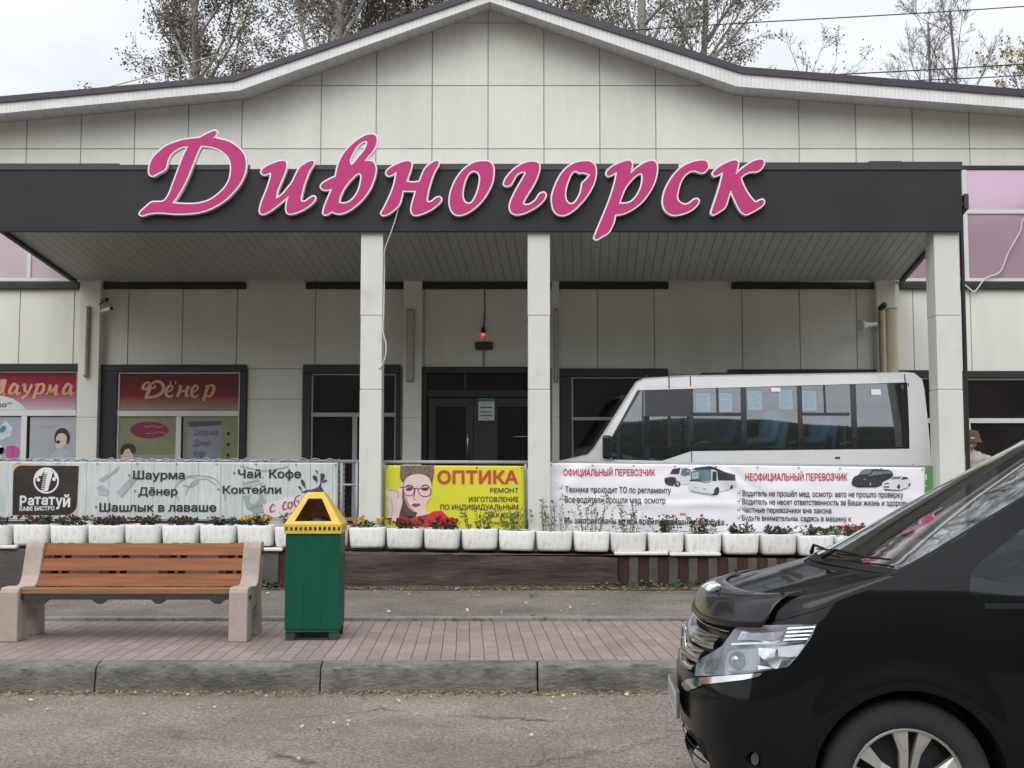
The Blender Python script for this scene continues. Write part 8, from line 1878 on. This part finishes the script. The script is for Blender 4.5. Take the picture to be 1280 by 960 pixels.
# ---- wheels
M_TYRE = mat('van_tyre', (0.018,0.018,0.019), rough=0.85, var=0.2, scale=9); M_RIMS = mat('rim_silver', (0.56,0.555,0.53), rough=0.32, metal=0.75, var=0.05, scale=5); M_RIMD = mat('rim_dark', (0.012,0.012,0.013), rough=0.5)
def wheel(u, sgn, k):
    y0 = -0.81*sgn; Y_ = lambda d: y0 + d*sgn            # d > 0: inwards
    mb = MB(); n = 56; prof = [(0.212, 0.030),(0.220,0.012),(0.245,0.002),(0.285,0.004),(0.308,0.014),(0.319,0.030),(0.322,0.05),(0.322,0.16),(0.318,0.18),(0.300,0.20),(0.22,0.20)]
    vs = [(u + r*cos(2*pi*i/n), Y_(d), RWH + r*sin(2*pi*i/n)) for r, d in prof for i in range(n)]
    mb.add(vs, [(j*n+i, j*n+(i+1) % n, (j+1)*n+(i+1) % n, (j+1)*n+i) for j in range(len(prof)-1) for i in range(n)]); Wh = mb.build('wheel', M_TYRE, VAN, smooth=True, local=True)
    mb = MB(); prof = [(0.216,0.012),(0.211,0.006),(0.205,0.010),(0.204,0.05),(0.195,0.19)]
    vs = [(u + r*cos(2*pi*i/n), Y_(d), RWH + r*sin(2*pi*i/n)) for r, d in prof[:3] for i in range(n)]
    mb.add(vs, [(j*n+i, j*n+(i+1) % n, (j+1)*n+(i+1) % n, (j+1)*n+i) for j in range(2) for i in range(n)])
    for a0 in range(5):
        for w in (-1, 1):
            a = 2*pi*a0/5 + radians(83) + k; e_r = Vector((cos(a), sin(a))); e_t = Vector((-sin(a), cos(a)))*w
            pl = [(0.045, 0.003, 0.022), (0.12, 0.009, 0.016), (0.205, 0.020, 0.012)]; pr = [(0.045, 0.030, 0.026), (0.12, 0.040, 0.020), (0.204, 0.082, 0.014)]
            A_ = []
            for (r, t_, d) in pl: q = e_r*r + e_t*t_; A_.append((u+q.x, Y_(d), RWH+q.y))
            for (r, t_, d) in pr[::-1]: q = e_r*r + e_t*t_; A_.append((u+q.x, Y_(d+0.006), RWH+q.y))
            B_ = [(x, y + 0.03*sgn, z) for x, y, z in A_]
            mb.add(A_+B_, [(0,1,4,5), (1,2,3,4)] + [(i, (i+1) % 6, 6+(i+1) % 6, 6+i) for i in range(6)])
    vs = []; prof2 = [(0.0, 0.008),(0.028,0.009),(0.034,0.014),(0.05,0.020),(0.056,0.03)]
    vs = [(u + r*cos(2*pi*i/24), Y_(d), RWH + r*sin(2*pi*i/24)) for r, d in prof2 for i in range(24)]; mb.add(vs, [(j*24+i, j*24+(i+1) % 24, (j+1)*24+(i+1) % 24, (j+1)*24+i) for j in range(4) for i in range(24)])
    mb.build('rim', M_RIMS, Wh, local=True)
    mb = MB(); vs = [(u + r*cos(2*pi*i/n), Y_(d), RWH + r*sin(2*pi*i/n)) for r, d in ((0.204,0.05),(0.19,0.10),(0.02,0.10)) for i in range(n)]; mb.add(vs, [(j*n+i, j*n+(i+1) % n, (j+1)*n+(i+1) % n, (j+1)*n+i) for j in range(2) for i in range(n)])
    mb.build('rim_barrel', M_RIMD, Wh, local=True)
for u in (UW, UR):
    for sgn in (1, -1): wheel(u, sgn, 0.0 if sgn > 0 else 0.5)
for u in (UW, UR):              # wheel wells
    A_ = [(u+0.37*cos(a), RWH+0.37*sin(a)) for a in [pi*k/20 for k in range(21)]] + [(u-0.37, 0.2)]; A_ = [(u+0.37, 0.2)] + A_
    for sgn in (1, -1):
      mb = MB(); mb.add([(x, -sgn*0.835, z) for x, z in A_] + [(x, -sgn*0.5, z) for x, z in A_], [(i, i+1, len(A_)+i+1, len(A_)+i) for i in range(len(A_)-1)] + [tuple(len(A_)+i for i in range(len(A_)))])
      mb.build('wheel_well', M_RIMD, VAN, local=True)
mb = MB(); mb.box(0.25, 4.5, -0.78, 0.78, 0.19, 0.215); mb.build('underbody', M_RIMD, VAN, local=True)
# ---- cabin
M_TRIMG = mat('cabin_grey', (0.11,0.115,0.115), rough=0.8, var=0.15); M_TRIMB = mat('cabin_beige', (0.30,0.29,0.26), rough=0.8, var=0.15)
mb = MB(); mb.prism([(0.93,0.98),(1.20,1.06),(1.42,1.04),(1.45,0.86),(0.95,0.80)], 'y', -0.70, 0.70); mb.build('dashboard', M_TRIMG, VAN, bevel=0.02, local=True)
for yy in (-0.37, 0.37):
    mb = MB(); mb.box(1.75, 2.25, yy-0.25, yy+0.25, 0.62, 0.78); mb.prism([(2.18,0.70),(2.34,0.72),(2.56,1.30),(2.44,1.32)], 'y', yy-0.24, yy+0.24); st_ = mb.build('seat', M_TRIMG, VAN, bevel=0.04, local=True)
    mb = MB(); mb.box(2.47, 2.57, yy-0.13, yy+0.13, 1.34, 1.52); mb.build('headrest', M_TRIMG, st_, bevel=0.03, local=True)
mb = MB(); mb.box(3.0, 3.5, -0.65, 0.65, 0.6, 0.8); mb.prism([(3.45,0.7),(3.6,0.7),(3.75,1.35),(3.62,1.36)], 'y', -0.65, 0.65); mb.build('rear_bench', M_TRIMG, VAN, bevel=0.04, local=True)
mb = MB(); c = Vector((1.52, 0.36, 1.07)); ax = Vector((-0.45, 0, 0.9)).normalized(); t1 = Vector((0,1,0)); t2 = ax.cross(t1)
mb.tube([c + 0.185*(cos(2*pi*k/28)*t1 + sin(2*pi*k/28)*t2) for k in range(29)], 0.016, 8, False)
for a in (0.0, pi, -pi/2): mb.tube([c, c+0.18*(cos(a)*t1+sin(a)*t2)], 0.016, 6)
mb.tube([c, c-ax*0.28+Vector((-0.1,0,0))], 0.035, 8); mb.build('steering_wheel', M_PLB, VAN, smooth=True, local=True)
mb = MB()
for sgn in (1, -1): mb.prism([(1.17,0.60),(1.17,1.0),(4.2,1.05),(4.2,0.6)], 'y', sgn*0.765, sgn*0.775)
mb.build('door_lining', M_TRIMB, VAN, local=True)
for sgn in (1, -1):
    mb = MB(); mb.obox((1.50, -sgn*0.93, 1.09), (0.05,0,0), (0,0.10,0), (0.012,0,0.085)); mb.tube([(1.46,-sgn*0.80,1.02),(1.49,-sgn*0.87,1.04)], 0.025, 8); mb.build('door_mirror', M_PAINT, VAN, bevel=0.03, local=True, seg=3)
    for u in (1.98, 2.38): 
        mb = MB(); p = SK(s_of_u(u), 0.86); mb.tube([(u-0.1,-sgn*(p.y+0.0),0.86),(u-0.07,-sgn*(p.y+0.035),0.86),(u+0.07,-sgn*(p.y+0.035),0.86),(u+0.1,-sgn*(p.y+0.0),0.86)], 0.011, 8); mb.build('door_handle', M_CHROME, VAN, smooth=True, local=True)
